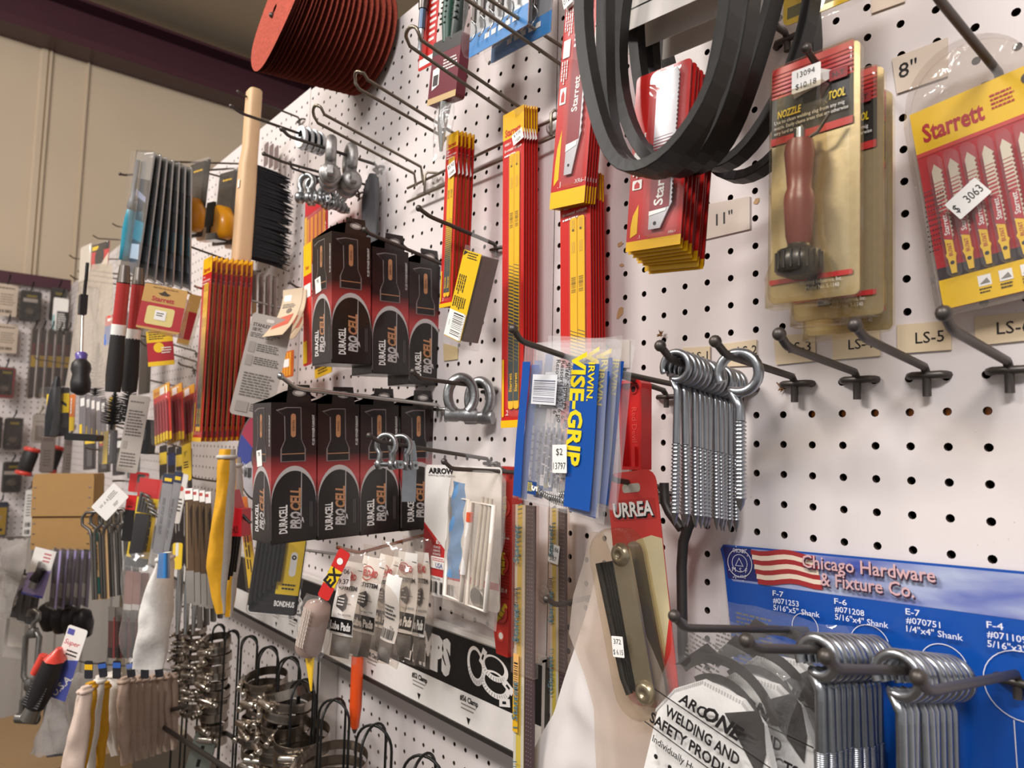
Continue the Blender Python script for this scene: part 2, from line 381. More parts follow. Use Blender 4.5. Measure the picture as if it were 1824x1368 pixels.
SEAM = -.6093
def peg_struct(name, *a, loc=(0, 0, 0), **k):
    o = pegboard(*a, **k); o.name = name; o.data.name = name; o['kind'] = 'structure'; o.location = loc; return o
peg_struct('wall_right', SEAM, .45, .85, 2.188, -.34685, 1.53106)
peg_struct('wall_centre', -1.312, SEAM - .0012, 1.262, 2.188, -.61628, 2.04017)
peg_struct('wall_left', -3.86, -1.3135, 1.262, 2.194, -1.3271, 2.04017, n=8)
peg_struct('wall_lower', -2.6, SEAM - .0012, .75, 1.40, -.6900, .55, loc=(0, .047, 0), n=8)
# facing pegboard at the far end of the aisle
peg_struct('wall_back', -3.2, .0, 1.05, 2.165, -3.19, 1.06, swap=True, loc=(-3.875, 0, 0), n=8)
mb = MB(); mb.box(-3.87, -3.845, -3.2, -.002, 2.165, 2.215, C('#4a2530', .45)); struct(mb, 'trim_1')
mb = MB()
WALLM = C('#c8b59c', .75, 0, .05, 4)
mb.box(-4.0, -3.96, -4.5, 4.5, 0, 3.62, WALLM)
for yy, wv in ((-.16, .018), (-.135, .008), (.02, .006), (-2.0, .018), (-1.97, .008), (1.55, .018), (1.58, .008), (3.2, .018)): # ribs in the wall sheeting
    mb.plate([(yy - wv, 0), (yy + wv, 0), (yy + wv * .6, .012), (yy - wv * .6, .012)], 0, 3.5, WALLM)
    M = Matrix(((0, 0, 1, -3.96), (1, 0, 0, 0), (0, 1, 0, 0), (0, 0, 0, 1))); mb.xform(M, len(mb.v) - 8)
    mb.v[-8:] = mb.v[-8:]
struct(mb, 'wall_far')
mb = MB(); mb.box(-4.0, 2.6, -4.5, 4.5, 3.62, 3.66, C('#bfae96', .8, 0, .04, 3)); struct(mb, 'ceiling')
mb = MB(); mb.box(-4.0, 2.6, -4.5, 4.5, -.02, 0, C('#564d45', .6, 0, .15, 5)); struct(mb, 'floor')
mb = MB(); BM = C('#47262f', .4, 0, .08, 8)
mb.box(-3.96, -3.90, -4.5, 4.5, 3.315, 3.545, BM); mb.box(-3.90, -3.80, -4.5, 4.5, 3.315, 3.335, BM); mb.box(-3.90, -3.80, -4.5, 4.5, 3.53, 3.545, BM); mb.box(-3.82, -3.80, -4.5, 4.5, 3.335, 3.355, BM)
struct(mb, 'trim_2')
# ================================================================ helpers for hanging goods
def uvmap(M, W, H, y=0.0):
    """picture point -> u, v on the card whose frame is M"""
    Mi = np.array(M.inverted()); o = Mi[:3, :3] @ CAM + Mi[:3, 3]
    def q(px, py):
        d = Mi[:3, :3] @ ray(px, py); t = (y - o[1]) / d[1]; p = o + d * t
        return (p[0] / W + .5, .5 - p[2] / H)
    return q
def stack(root, M, n, step, label, group, jit=(.002, 1.2), seed=1, rollstep=0):
    """the same pack hung n deep on one hook; step = metres in x, y, z from one to the next"""
    R_ = random.Random(seed); root['group'] = group; root['label'] = label(0)
    for i in range(1, n):
        c = dup(root, move(M, step[0] * i + R_.uniform(-1, 1) * jit[0], step[1] * i, step[2] * i + R_.uniform(-1, 1) * jit[0], roll=R_.uniform(-1, 1) * jit[1] + rollstep * i, yaw=R_.uniform(-1, 1) * jit[1] * .4), label(i), group)
def sub(root, mb, name, M=None, label=None):
    o = mb.build(name, root, M)
    if label: o['label'] = label
    return o
RED, DRED, YEL, CREAM, BLUE = '#cf2a26', '#a11a1d', '#f0bd18', '#e9dcc0', '#1653a8'
PR = lambda h, r=.35: C(h, r, 0, .04, 40, .04, .25)
W_ = lambda: C('#f3efe9', .45)
# ---------------------------------------------------------------- shelf tags stuck on the board
def wall_tag(corners, text, tc, th, label, col='#e3cfae', wob=.0):
    q = [at(*c, -.0012) for c in corners]; o = sum(q) / 4; mb = MB()
    pts = [(p[0] - o[0], p[2] - o[2]) for p in q][::-1]
    mb.plate(pts, -.0006, .0006, C(col, .6, 0, .08, 25))
    if text:
        t = at(*tc, -.0018) - o; hh = th / 1290 * abs((RM[2] @ (at(*tc) - CAM)))
        mb.text(text, t[0], t[2], hh, INK(), -.0009, bold=.004, wid=None)
    r = mb.build('shelf_tag', None, Matrix.Translation(tuple(o))); tag(r, label, 'tag', 'printed tags on the pegboard'); return r
wall_tag([(1598, 579), (1693, 571), (1695, 623), (1599, 630)], 'LS-5', (1656, 600), 20, 'beige paper tag printed LS-5')
wall_tag([(1737, 564), (1840, 555), (1842, 605), (1737, 616)], 'LS-6', (1806, 582), 22, 'beige paper tag printed LS-6')
wall_tag([(1483, 592), (1566, 582), (1568, 634), (1484, 641)], 'LS-4', (1533, 612), 18, 'beige paper tag printed LS-4 behind a hook tip')
wall_tag([(1378, 598), (1452, 594), (1453, 643), (1383, 650)], 'LS-3', (1424, 618), 18, 'beige paper tag printed LS-3')
wall_tag([(1279, 614), (1348, 605), (1346, 651), (1298, 653)], 'LS-2', (1331, 624), 16, 'beige paper tag printed LS-2 behind the single eye screw')
wall_tag([(1216, 620), (1265, 617), (1265, 650), (1222, 650)], 'LS-1', (1247, 634), 15, 'beige paper tag printed LS-1 behind the bunch of eye screws')
wall_tag([(1255, 365), (1336, 350), (1336, 408), (1251, 428)], '11"', (1290, 388), 21, 'pale tag printed 11 inches beside the red saw blade cards', '#e0d3c6')
wall_tag([(1589, 105), (1688, 67), (1688, 136), (1598, 167)], '8"', (1617, 122), 27, 'pale tag printed 8 inches above the jigsaw blade pack', '#dccbb9')
wall_tag([(1552, -10), (1612, -30), (1612, 3), (1553, 24)], '', None, 0, 'blank lower end of a pale tag at the top edge of the photo', '#dccbb9')
wall_tag([(1104, 607), (1122, 606), (1121, 655), (1100, 655)], '', None, 0, 'blank cream tag peeking out behind the blue plastic bags', '#e6dccb')
wall_tag([(790, 612), (816, 618), (815, 640), (791, 643)], '', None, 0, 'torn yellowed paper tag below the clear staple box', '#d8c193')
# ---------------------------------------------------------------- heavy black hooks LS-1 .. LS-5
HX = {}
for k, (b, n, t, where) in enumerate([((1319, 682), (1197, 642), (1176, 616), 'carrying the bunch of eye screws'), ((1415, 672), (1293, 632), (1274, 608), 'carrying a single eye screw'),
                                      ((1526, 664), (1403, 618), (1388, 595), 'empty, in front of tag LS-3'), ((1650, 655), (1540, 602), (1523, 579), 'empty, in front of tag LS-4'), ((1797, 645), (1697, 588), (1681, 558), 'empty, between tags LS-5 and LS-6')]):
    h, HX[k] = hook('dark steel peg hook with a ball tip, ' + where, b, n, t, r=.0031, stub=.021)
# ---------------------------------------------------------------- eye lag screws
def eye_screw(name, label, shank, rod, ring, thread, M, cat='eye screw', group=None, pitch=.0030, pointed=True, openend=True):
    """ring at the origin (the point that hangs on the hook), shank hanging down"""
    root = thing(name, label, cat, M, group); cz = -ring + rod * .4; m = ZINC()
    pts = []; n = 26; a0 = -118
    for i in range(n + 1):
        a = math.radians(a0 + 338 * i / n); tw = .0032 * (1 - i / n) if openend else 0
        pts.append((ring * math.sin(a), -tw * 1.4, cz + ring * math.cos(a)))
    e = pts[-1]
    pts2 = pts[:-1] + [(e[0] * .55, 0, e[2] - ring * .30), (0, 0, cz - ring * 1.75), (0, 0, cz - ring * 2.3), (0, 0, -shank + thread)]
    mb = MB(); mb.tube(pts2, rod, m, 10); mb.build('eye', root)
    mb = MB(); L = thread - rod * (2 if pointed else .4); nt = int(L / pitch); prof = []
    for i in range(nt):
        z = -shank + thread - i * pitch
        prof += [(rod * .80, z), (rod * 1.22, z - pitch * .35), (rod * 1.22, z - pitch * .55)]
    zz = -shank + thread - nt * pitch; prof += [(rod * .88, zz)] + ([(rod * .75, zz - rod * .9), (rod * .1, -shank)] if pointed else [(rod * .8, -shank)])
    mb.lathe(prof, m, (0, 0, 0), (0, 0, 1), 10); mb.build('thread', root)
    return root
X1 = HX[0]; n = 12
def on_hook(px, py, X): return np.array(atX(px, py, X))
a, b = on_hook(1208, 637, X1), on_hook(1308, 672, X1); proto = None
for i in range(n):
    t = i / (n - 1); p = a + (b - a) * t; p[2] += .0028; Rr = random.Random(i); M = pose(p, roll=Rr.uniform(-1.5, 1.5), yaw=Rr.uniform(-9, 9), tilt=Rr.uniform(-1, 1))
    lb = 'zinc eye lag screw, %s in the bunch above the bent rod' % od(i, n)
    if proto is None: proto = eye_screw('eye_lag_screw', lb, .138, .0031, .0112, .066, M, group='eye lag screws in the bunch')
    else: dup(proto, M, lb, 'eye lag screws in the bunch')
p = on_hook(1318, 640, HX[1]); p[2] += .0030
eye_screw('eye_lag_screw', 'thicker zinc eye lag screw hanging alone on the second big hook', .118, .0040, .0150, .068, pose(p, yaw=12), group='eye lag screws in the bunch')
# ---------------------------------------------------------------- blue display card with its hooks and eye bolts
M, W, H = fr((1282, 970), (1824, 1018), (1289, 1368), -.006)
Q = uvmap(M, W, H); mb = MB(); BL = PR('#0d4da6', .3)
def poly(*pp): return ('p', [Q(*p) for p in pp], None)
out = [Q(1289, 1001), Q(1283, 978), Q(1288, 970), Q(1900, 1025)] + [(1.25, 1.3), Q(1340, 1500)]
mb.plate([((u - .5) * W, (.5 - v) * H) for u, v in out][::-1], 0, .002, BL)
cm = C('#e8e6ee', .5)
SKYM = bpy.data.materials.new('printed_cloudy_sky'); SKYM.use_nodes = True; nt = SKYM.node_tree; b_ = nt.nodes['Principled BSDF']; b_.inputs['Roughness'].default_value = .3
tc = nt.nodes.new('ShaderNodeTexCoord'); mp = nt.nodes.new('ShaderNodeMapping'); mp.inputs['Scale'].default_value = (9, 1, 26); mp.inputs['Rotation'].default_value = (0, .5, 0); nz = nt.nodes.new('ShaderNodeTexNoise'); nz.inputs['Scale'].default_value = 1.6; nz.inputs['Detail'].default_value = 3
cr = nt.nodes.new('ShaderNodeValToRGB'); cr.color_ramp.elements[0].position = .32; cr.color_ramp.elements[0].color = lin('#4656ae') + [1]; cr.color_ramp.elements[1].position = .70; cr.color_ramp.elements[1].color = lin('#b9c2da') + [1]
nt.links.new(tc.outputs['Object'], mp.inputs[0]); nt.links.new(mp.outputs[0], nz.inputs['Vector']); nt.links.new(nz.outputs['Fac'], cr.inputs[0]); nt.links.new(cr.outputs[0], b_.inputs['Base Color'])
lay = [('p', [Q(1288, 973), Q(1900, 1030), Q(1900, 1115), Q(1306, 1035), Q(1300, 1028)], SKYM),
       ('p', [Q(1400, 984), Q(1900, 1030), Q(1900, 1115), Q(1440, 1052)], SKYM),
       ('p', [Q(1288, 973), Q(1338, 977), Q(1354, 1037), Q(1297, 1030)], PR('#20276a'))]
for i in range(7):   # wavy stripes of the flag
    a0 = 977 + i * 8.6; top = []; bot = []
    for k in range(9):
        x = 1338 + 115 * k / 8 + i * 2.2; y = a0 + 9.5 * k / 8 * 1.05 + 3.4 * math.sin(k * .95 + .6); top.append(Q(x, y)); bot.append(Q(x, y + 8.8))
    lay.append(('p', top + bot[::-1], PR('#a62a2c' if i % 2 == 0 else '#ecd9c4')))
c0 = Q(1319, 1003)
lay += [('g', c0[0], c0[1],   .050, .0525, cm), ('g', c0[0], c0[1], .031, .033, cm), ('t', 'CHICAGO', c0[0], c0[1] - .056, .018, cm, dict(w=.055)), ('t', 'M  S  F', c0[0], c0[1] + .03, .02, cm), ('t', 'Since 1912', c0[0], c0[1] + .058, .014, cm, dict(w=.05))]
for ang in (90, 210, 330):
    a1, a2 = math.radians(ang), math.radians(ang + 120); rr0 = .021
    x1, z1, x2, z2 = math.cos(a1) * rr0, -math.sin(a1) * rr0 * W / H, math.cos(a2) * rr0, -math.sin(a2) * rr0 * W / H
    lay.append(('p', [(c0[0] + x1, c0[1] + z1), (c0[0] + x2, c0[1] + z2), (c0[0] + x2 * .82, c0[1] + z2 * .82), (c0[0] + x1 * .82, c0[1] + z1 * .82)], cm))
Rr = random.Random(4)
for i in range(26):
    a = Rr.uniform(0, 6.28); r0 = Rr.uniform(.052, .075); u, v = c0[0] + math.cos(a) * r0, c0[1] + math.sin(a) * r0 * 1.05
    if abs(u - c0[0]) < .047: lay.append(('c', u, v, .002, cm))
for s, x, y, wd in (('Chicago Hardware', 1543, 1010, 234), ('& Fixture Co.', 1545, 1040, 165)):
    u, v = Q(x, y); ww = wd / (Q(1660, 1010)[0] * 0 + 1); uw = Q(x + wd / 2, y)[0] - Q(x - wd / 2, y)[0]
    lay += [('t', s, u + .004, v + .007, .052, PR('#3a2036'), dict(bold=.015, w=uw)), ('t', s, u, v, .052, PR('#d8aeb0'), dict(bold=.012, w=uw))]
for px, py, L in ((1381, 1055, ('F-7', '#071253', '5/16"x5" Shank')), (1491, 1069, ('F-6', '#071208', '5/16"x4" Shank')), (1618, 1087, ('E-7', '#070751', '1/4"x4" Shank')), (1762, 1110, ('F-4', '#071109', '5/16"x3" Shank'))):
    k = 1 + (px - 1381) / 381 * .32
    for i, t in enumerate(L):
        u, v = Q(px + i * .8, py + i * 12.6 * k); lay.append(('t', t, u, v, .0225, cm, dict(align='l', bold=.008, w=(.042, .098, (.172, .172, .158, .172)[(px > 1400) + (px > 1500) + (px > 1700)])[i])))
prt(mb, W, H, lay, 0, .00012)
for px, py, rp in ((1435, 1117, 26), (1550, 1148, 34), (1682, 1187, 36), (1822, 1222, 52)):   # printed keyhole outlines
    u, v = Q(px, py); r0 = rp / 1290 * .56; cx, cz = (u - .5) * W, (.5 - v) * H
    mb.frame(circ(r0, cx, cz, 32), circ(r0 - .0006, cx, cz, 32), -.0011, cm)
    for sx in (-1, 1):
        x0 = cx + sx * r0 * .28; mb.flat([(x0, cz - r0 * 1.2 - .09), (x0 + .0006, cz - r0 * 1.2 - .09), (x0 + .0006, cz - r0 * 1.0), (x0, cz - r0 * 1.0)], -.0011, cm)
        for i in range(30):
            z = cz - r0 * 1.2 - .04 - i * .002; mb.flat([(x0, z), (x0 + sx * .0012, z + .0007), (x0, z + .0014)][::sx], -.0011, cm)
r = mb.build('display_card', None, M); tag(r, 'large glossy blue hardware display card with a flag header, flat on the pegboard', 'display card')
hk7, X7 = hook('dark peg hook holding the bagged masks', (1440, 1122), (1218, 1119), (1201, 1097), r=.0027, base_y=-.012, bar=False)
hk6, X6 = hook('dark peg hook holding the longer eye bolts', (1571, 1160), (1347, 1155), (1330, 1141), r=.0030, base_y=-.012, bar=False)
hkE, XE = hook('dark peg hook holding the shorter eye bolts', (1706, 1196), (1490, 1192), (1472, 1170), r=.0030, base_y=-.012, bar=False)
hk4, X4 = hook('empty dark peg hook at the right edge, below the F-4 print', (1812, 1200), (1655, 1232), (1636, 1207), r=.0030, base_y=-.012)
for (xa, ya, xb, yb, X, nn, shank, rod, ring, th, nm, lb) in ((1462, 1150, 1562, 1152, X6, 10, .150, .0041, .0122, .100, 'eye_bolt', 'thick zinc eye bolt, %s in the left bunch over the blue card'),
                                                             (1603, 1178, 1696, 1186, XE, 9, .150, .0034, .0126, .100, 'eye_bolt', 'thin zinc eye bolt, %s in the right bunch over the blue card')):
    a, b = on_hook(xa, ya, X), on_hook(xb, yb, X); proto = None
    for i in range(nn):
        p = a + (b - a) * i / (nn - 1); p[2] += .0034; Rr = random.Random(i * 3 + nn); M_ = pose(p, roll=Rr.uniform(-1.6, 1.6), yaw=-6 + Rr.uniform(-5, 5)); l = lb % od(i, nn)
        if proto is None: proto = eye_screw(nm, l, shank, rod, ring, th - .02, M_, 'eye bolt', 'eye bolts hung on the blue card', pitch=.0013, pointed=False)
        else: dup(proto, M_, l, 'eye bolts hung on the blue card')
# black bent rod behind the eye screws (one large hook with an open end)
pts = [on_hook(1209, 1108, -.43), ]
o = at(1216, 1140, -.03); root = thing('screw_hook', 'large black bent steel rod hook hanging below the eye screws', 'hook', Matrix.Translation(tuple(o)))
pp = [at(x, y, -.03) - o for x, y in ((1250, 800), (1252, 880), (1246, 908), (1226, 938), (1217, 965), (1214, 1010), (1215, 1080), (1216, 1150), (1218, 1180))]
mb = MB(); mb.tube(pp, .0047, C('#4a4744', .5, .6, .2, 60, .3), 12); mb.build('rod', root)
pp = [at(x, y, -.03) - o for x, y in ((1183, 860), (1184, 895), (1192, 912), (1214, 942))]
mb = MB(); mb.tube(pp, .0044, C('#4a4744', .5, .6, .2, 60, .3), 12); mb.build('hook_end', root)
# ---------------------------------------------------------------- bagged masks
Y7 = on_hook(1346, 1117, X7)[1]
M, W, H = fr((1222, 1122), (1458, 1218), (1112, 1420), Y7)
def mask_bag(M, lb, detail=True):
    root = thing('mask_bag', lb, 'bagged mask', M, 'bagged masks')
    sub(root, pouch_mb(W, H, .016, FILM('#ffffff', .03, .08, .8, .30, 40), 3, .0050, 22, 28), 'bag')
    mb = MB(); wm = C('#f0eeea', .85, 0, .04, 300, .25)
    o = [(-.36, .16), (-.16, .28), (.16, .30), (.33, .24), (.47, .08), (.48, -.6), (-.47, -.6), (-.46, .0)]
    mb.plate([(x * W, z * H) for x, z in o][::-1], -.003, .004, wm); sub(root, mb, 'mask')
    mb = MB()
    pts = [Vector((x * W, -.0036, z * H)) for x, z in ((-.47, .02), (-.36, .165), (-.16, .285), (.16, .305), (.33, .245), (.47, .085))]
    for a, b in zip(pts, pts[1:]):
        for k in range(14):
            c = a.lerp(b, k / 14); mb.box(c.x - .0005, c.x + .0005, c.y, c.y + .0002, c.z - .004, c.z - .001, C('#c9c6c2', .8))
    sub(root, mb, 'seam')
    mb = MB(); bk = C('#3a3532', .45, 0, .1, 30)
    for (cx, cz, r0, r1, a0, a1) in ((.02, .10, .30, .36, 35, 140), (.02, .12, .40, .47, 30, 150)):
        o1 = arc(cx * W, cz * H, r1 * W, a0, a1, 14); o2 = arc(cx * W, cz * H, r0 * W, a1, a0, 14); mb.plate(o1 + o2, .001, .0016, bk)
    mb.plate([(x * W, z * H) for x, z in ((-.44, .25), (-.22, .44), (-.12, .42), (-.30, .30))][::-1], .002, .0026, bk)
    mb.plate([(x * W, z * H) for x, z in ((.06, .20), (.26, .29), (.34, .26), (.40, .14), (.40, .02))][::-1], -.0042, -.0036, bk)
    sub(root, mb, 'head_strap', label='dark elastic head strap')
    lay = [('p', [(.02, .375), (.98, .375), (.98, .381), (.02, .381)], INK()), ('t', 'ARC', .35, .335, .052, INK(), dict(bold=.03, shear=.25)), ('t', 'ONE', .60, .325, .066, INK(), dict(bold=.04, shear=.35)),
           ('t', 'WELDING AND', .46, .435, .052, INK(), dict(bold=.03, w=.62)), ('t', 'SAFETY PRODUCTS', .47, .515, .052, INK(), dict(bold=.03, w=.86)), ('r', .0, .555, .98, .561, INK()),
           ('t', 'Individually Hygienically Sealed', .50, .605, .034, INK(), dict(bold=.012, w=.80))]
    for i in range(5):
        for j in range(2): lay.append(('c', .16 + .13 * i + .04 * j, .68 + .07 * j, .018, INK()))
    if detail:
        mb = MB(); prt(mb, W, H, lay, -.0105, .0001); sub(root, mb, 'printing', label='black print on the clear bag')
    mb = MB()
    prt(mb, W, H, [('l', .12, .05, .42, .22, 8, C('#6b6660', .6))], .003); sub(root, mb, 'leaflet')
    return root
b0 = mask_bag(M, 'clear bag with a white welding mask and black print, frontmost of three')
dup(b0, move(M, .020, .024, .006, roll=-8), 'clear bag with a white welding mask, middle one of three')
dup(b0, move(M, .030, .048, .018, roll=-14), 'clear bag with a white welding mask, rearmost of three, touching the blue card')
# ---------------------------------------------------------------- blister packs with nozzle cleaning tool
YN = -.105
M, W, H = fr((1377, 127), (1534, 66), (1372, 546), YN); Q = uvmap(M, W, H)
def nozzle_pack(M, lb):
    root = thing('tool_blister_pack', lb, 'blister pack', M)
    tan, blk, rd, yl = C('#c4b491', .30, .60, .10, 200, .06), C('#2b2826', .4), PR('#c23a3a'), PR('#e8c81e')
    uu = .93
    lay = [('r', .0, .0, uu, .33, blk), ('r', .0, .0, uu, .13, rd)]
    for i in range(6): lay.append(('r', .0, .028 + i * .017, uu, .033 + i * .017, C('#7c1f22', .5)))
    lay += [('r', .0, .30, uu, .33, rd), ('r', .0, .895, uu, .915, rd), ('t', 'NOZZLE', .22, .205, .030, yl, dict(bold=.025, shear=.15, w=.28)), ('t', 'TOOL', .76, .195, .032, yl, dict(bold=.025, shear=.15, w=.18))]
    for i, s in enumerate(('Use to clean welding slag from any mig', 'nozzle. Easily cleans areas that are otherwise', 'very hard to reach')):
        lay.append(('t', s, .045, .237 + i * .023, .015, W_(), dict(align='l', w=(.80, .84, .34)[i])))
    lay += [('o', .68, .095, .88, .14, .001, C('#8d2a2c', .5)), ('t', 'N-T', .78, .118, .02, blk, dict(bold=.02)), ('t', 'Welding Industries, Inc.', .60, .925, .016, W_(), dict(w=.46)), ('t', 'Model No. S-1140', .62, .948, .016, W_(), dict(w=.36))]
    mb = card_mb(W * .99, H * .985, .0012, tan, [], .004)
    prt(mb, W, H, lay, -.0006); 
    mb.flat([((u - .5) * W, (.5 - v) * H) for u, v in ((.26, .10), (.52, .06), (.82, .115), (.28, .16))][::-1], -.0022, C('#d9d4cd', .6))
    sub(root, mb, 'card')
    clam = FILM('#f6f0e0', .05, .08, .5, .06)
    mb = MB(); o = rr(W, H, .007)
    mb.loft([[(x, .004, z) for x, z in o], [(x, -.004, z) for x, z in o], [(x * .93, -.0075, z * .975) for x, z in o], [(x * .88, -.0082, z * .96) for x, z in o]], clam, True, False)
    sub(root, mb, 'clamshell', label='clear clamshell, yellowed with age')
    cx, cz = -.06 * W, -.13 * H; hw = .38 * W
    prof = [(.20, .62), (.36, .60), (.42, .50), (.36, .30), (.33, .16), (.40, .10), (.42, .02), (.36, -.28), (.30, -.36), (.34, -.40), (.58, -.42), (.62, -.52), (.60, -.62), (.30, -.66)]
    hh = .43 * H
    mb = MB(); mb.lathe([(r_ * hw, t * hh) for r_, t in prof[1:9]][::-1], C('#7d4640', .35, 0, .05), (cx, -.013, cz), (0, 0, 1), 20); g = sub(root, mb, 'grip', label='maroon plastic grip')
    mb = MB(); mb.lathe([(r_ * hw, t * hh) for r_, t in prof[8:]][::-1], C('#4b463f', .35, .5), (cx, -.013, cz), (0, 0, 1), 24)
    for i in range(18):
        a = 2 * math.pi * i / 18; r0 = .61 * hw; mb.box(cx + r0 * math.cos(a) - .0006, cx + r0 * math.cos(a) + .0006, -.013 + r0 * math.sin(a) - .0006, -.013 + r0 * math.sin(a) + .0006, cz - .60 * hh, cz - .44 * hh, C('#35312c', .4, .4))
    sub(root, mb, 'collar', label='dark knurled collar')
    mb = MB(); mb.lathe([(.16 * hw, .58 * hh), (.15 * hw, .72 * hh)], ZINC(), (cx, -.013, cz), (0, 0, 1), 10)
    mb.tube([(cx + .01 * W, -.013, cz + .58 * hh), (cx + .20 * W, -.013, cz + .64 * hh), (cx + .33 * W, -.013, cz + .78 * hh)], .0012, C('#6a6258', .4, .8)); sub(root, mb, 'scraper_blade')
    mb = MB(); o = [(cx + x * W, cz + z * H) for x, z in ((-.33, -.40), (.30, -.40), (.34, -.27), (.24, -.12), (.22, .05), (.28, .16), (.24, .34), (.30, .46), (-.20, .46), (-.22, .20), (-.30, .05), (-.24, -.22), (-.34, -.28))]
    mb.loft([[(x, -.008, z) for x, z in o], [(x * .98, -.020, z) for x, z in o], [(cx + (x - cx) * .8, -.0245, cz + (z - cz) * .96) for x, z in o]], FILM('#fbf6ea', .01, .06, .5, .04), True, True); sub(root, mb, 'bubble')
    return root
npk = nozzle_pack(M, 'yellowed blister pack with a maroon nozzle tool and white price label, frontmost of three')
dup(npk, move(M, .004, .026, -.010), 'yellowed blister pack with a maroon nozzle tool, middle one of three')
dup(npk, move(M, -.001, .052, -.017), 'yellowed blister pack with a maroon nozzle tool, rearmost of three, nearest the 8 inch tag')
u, v = Q(1447, 147); s = sticker(npk, (u - .5) * W, (.5 - v) * H, .021, .0165, -.0088, 0, ('13094', '$10.18'))
on = on_hook(1455, 118, M.translation.x + .003)
hook('short peg hook with the nozzle tool blister packs', (1560, 150), (1452, 112), (1437, 86), r=.0023, X=M.translation.x + .003, bar=False)
# ---------------------------------------------------------------- jigsaw blade pack
M, W, H = fr((1622, 206), (1846, 108), (1681, 553), -.022); Q = uvmap(M, W, H)
root = thing('jigsaw_blade_pack', 'clear blister pack of jigsaw blades on a red and yellow card', 'blister pack', M)
rd, yl, dk = PR('#b3202a'), PR('#efc11c'), C('#33262a', .5)
lay = [('r', .0, .80, 1, .86, dk), ('r', .0, .0, 1, .215, yl), ('r', .0, .215, 1, .235, PR('#c9423c')), ('t', 'Starrett', .33, .125, .088, rd, dict(bold=.03, w=.50)), ('g', .93, .06, .0, .05, C('#4a4038', .5)), ('l', .64, .07, .84, .15, 4, rd),
       ('r', .0, .86, 1, 1, yl)]
for i in range(3): lay += [('r', .30 + .16 * i, .885, .40 + .16 * i, .935, W_()), ('l', .30 + .16 * i, .945, .40 + .16 * i, .975, 2, INK()), ('p', [(.31 + .16 * i, .925), (.37 + .16 * i, .90), (.39 + .16 * i, .925)], C('#8a857e', .5))]
for i in range(13):
    for j in range(8 - i // 3): lay.append(('c', .018 + .022 * j, .42 + .026 * i, .0075, dk))
sub(root, card_mb(W, H, .001, rd, lay, .006), 'card')
for i in range(6):
    cx = -.355 * W + i * .135 * W
    mb = MB(); z0, z1, bw = -.345 * H, .20 * H, .034 * W; fm = C('#d9cdb6', .4, .3, .05)
    teeth = [(cx + bw, z0 + .17 * H + k * .0032 + (.0016 if q else 0)) for k in range(int((z1 - z0 - .19 * H) / .0032)) for q in (0, 1)]
    teeth = [(x + (.0014 if q % 2 else 0), z) for q, (x, z) in enumerate(teeth)]
    o = [(cx - bw, z0 + .16 * H)] + [(cx + bw, z0 + .16 * H)] + teeth + [(cx - bw * .2, z1), (cx - bw, z1 - .035 * H)]
    mb.plate(o, -.0040, -.0030, fm)
    for k in range(9):
        z = z1 - .10 * H - k * .019 * H; mb.flat([(cx - bw, z), (cx + bw, z + .004 * H), (cx + bw, z + (.004 + .003 + .0012 * k) * H), (cx - bw, z + (.003 + .0012 * k) * H)], -.0042, rd)
    mb.flat([(cx - bw, z0 + .17 * H), (cx + bw, z0 + .155 * H), (cx + bw, z0 + .29 * H), (cx - bw, z0 + .30 * H)], -.0042, rd)
    mb.text('Starrett', cx, z0 + .235 * H, bw * 1.25, W_(), -.0044, rot=90, bold=.015)
    mb.plate([(cx - bw * .9, z0 + .165 * H), (cx - bw * .9, z0 + .10 * H), (cx - bw * 1.3, z0 + .09 * H), (cx - bw * .9, z0 + .07 * H), (cx - bw * .6, z0), (cx + bw * .6, z0), (cx + bw * .9, z0 + .07 * H), (cx + bw * 1.3, z0 + .09 * H), (cx + bw * .9, z0 + .10 * H), (cx + bw * .9, z0 + .165 * H)], -.0041, -.0031, yl)
    mb.text('BU36T', cx, z0 + .115 * H, bw * .9, rd, -.0043, rot=90, bold=.01); mb.flat(circ(.0014, cx, z0 + .05 * H, 10), -.0043, INK())
    sub(root, mb, 'jigsaw_blade')
    sub(root, blister_mb(.105 * W, .60 * H, .0075, FILM('#ffffff', .03, .06, .5, 0), .003, cx, -.06 * H, -.0007), 'bubble')
mb = MB(); clr = FILM('#f6f2ee', .10, .08, .6, .15)
o = [(x, z) for x, z in rr(W * 1.07, H * 1.06, .008)]; top = arc(.0, .47 * H, .50 * W, 12, 168, 16)
o = [(-W * .535, -H * .53), (W * .535, -H * .53)] + [(W * .535, .42 * H)] + [(x, z * 1 + .0) for x, z in top] + [(-W * .535, .42 * H)]
mb.loft([[(x, .002, z) for x, z in o], [(x * .995, -.0095, z * .995) for x, z in o]], clr, True, False); mb.plate(o, .0008, .0014, clr); mb.flat([(x * .99, z * .99) for x, z in o], -.0095, FILM('#ffffff', .02, .06, .45, .1)); sub(root, mb, 'clamshell')
u, v = Q(1733, 360); sticker(root, (u - .5) * W, (.5 - v) * H, .024, .016, -.0102, 30, ('$   3063',)); 
mb = MB(); mb.box(-.006, .006, -.0103, -.0101, -.001, .0006, INK()); sub(root, mb, 'pen_mark', Matrix.Translation(((u - .5) * W - .002, 0, (.5 - v) * H + .003)) @ Matrix.Rotation(math.radians(-30), 4, 'Y'))
hook('long dark peg hook reaching out of the top edge over the jigsaw pack', (1781, 132), (1672, -2), (1655, -30), r=.0030)
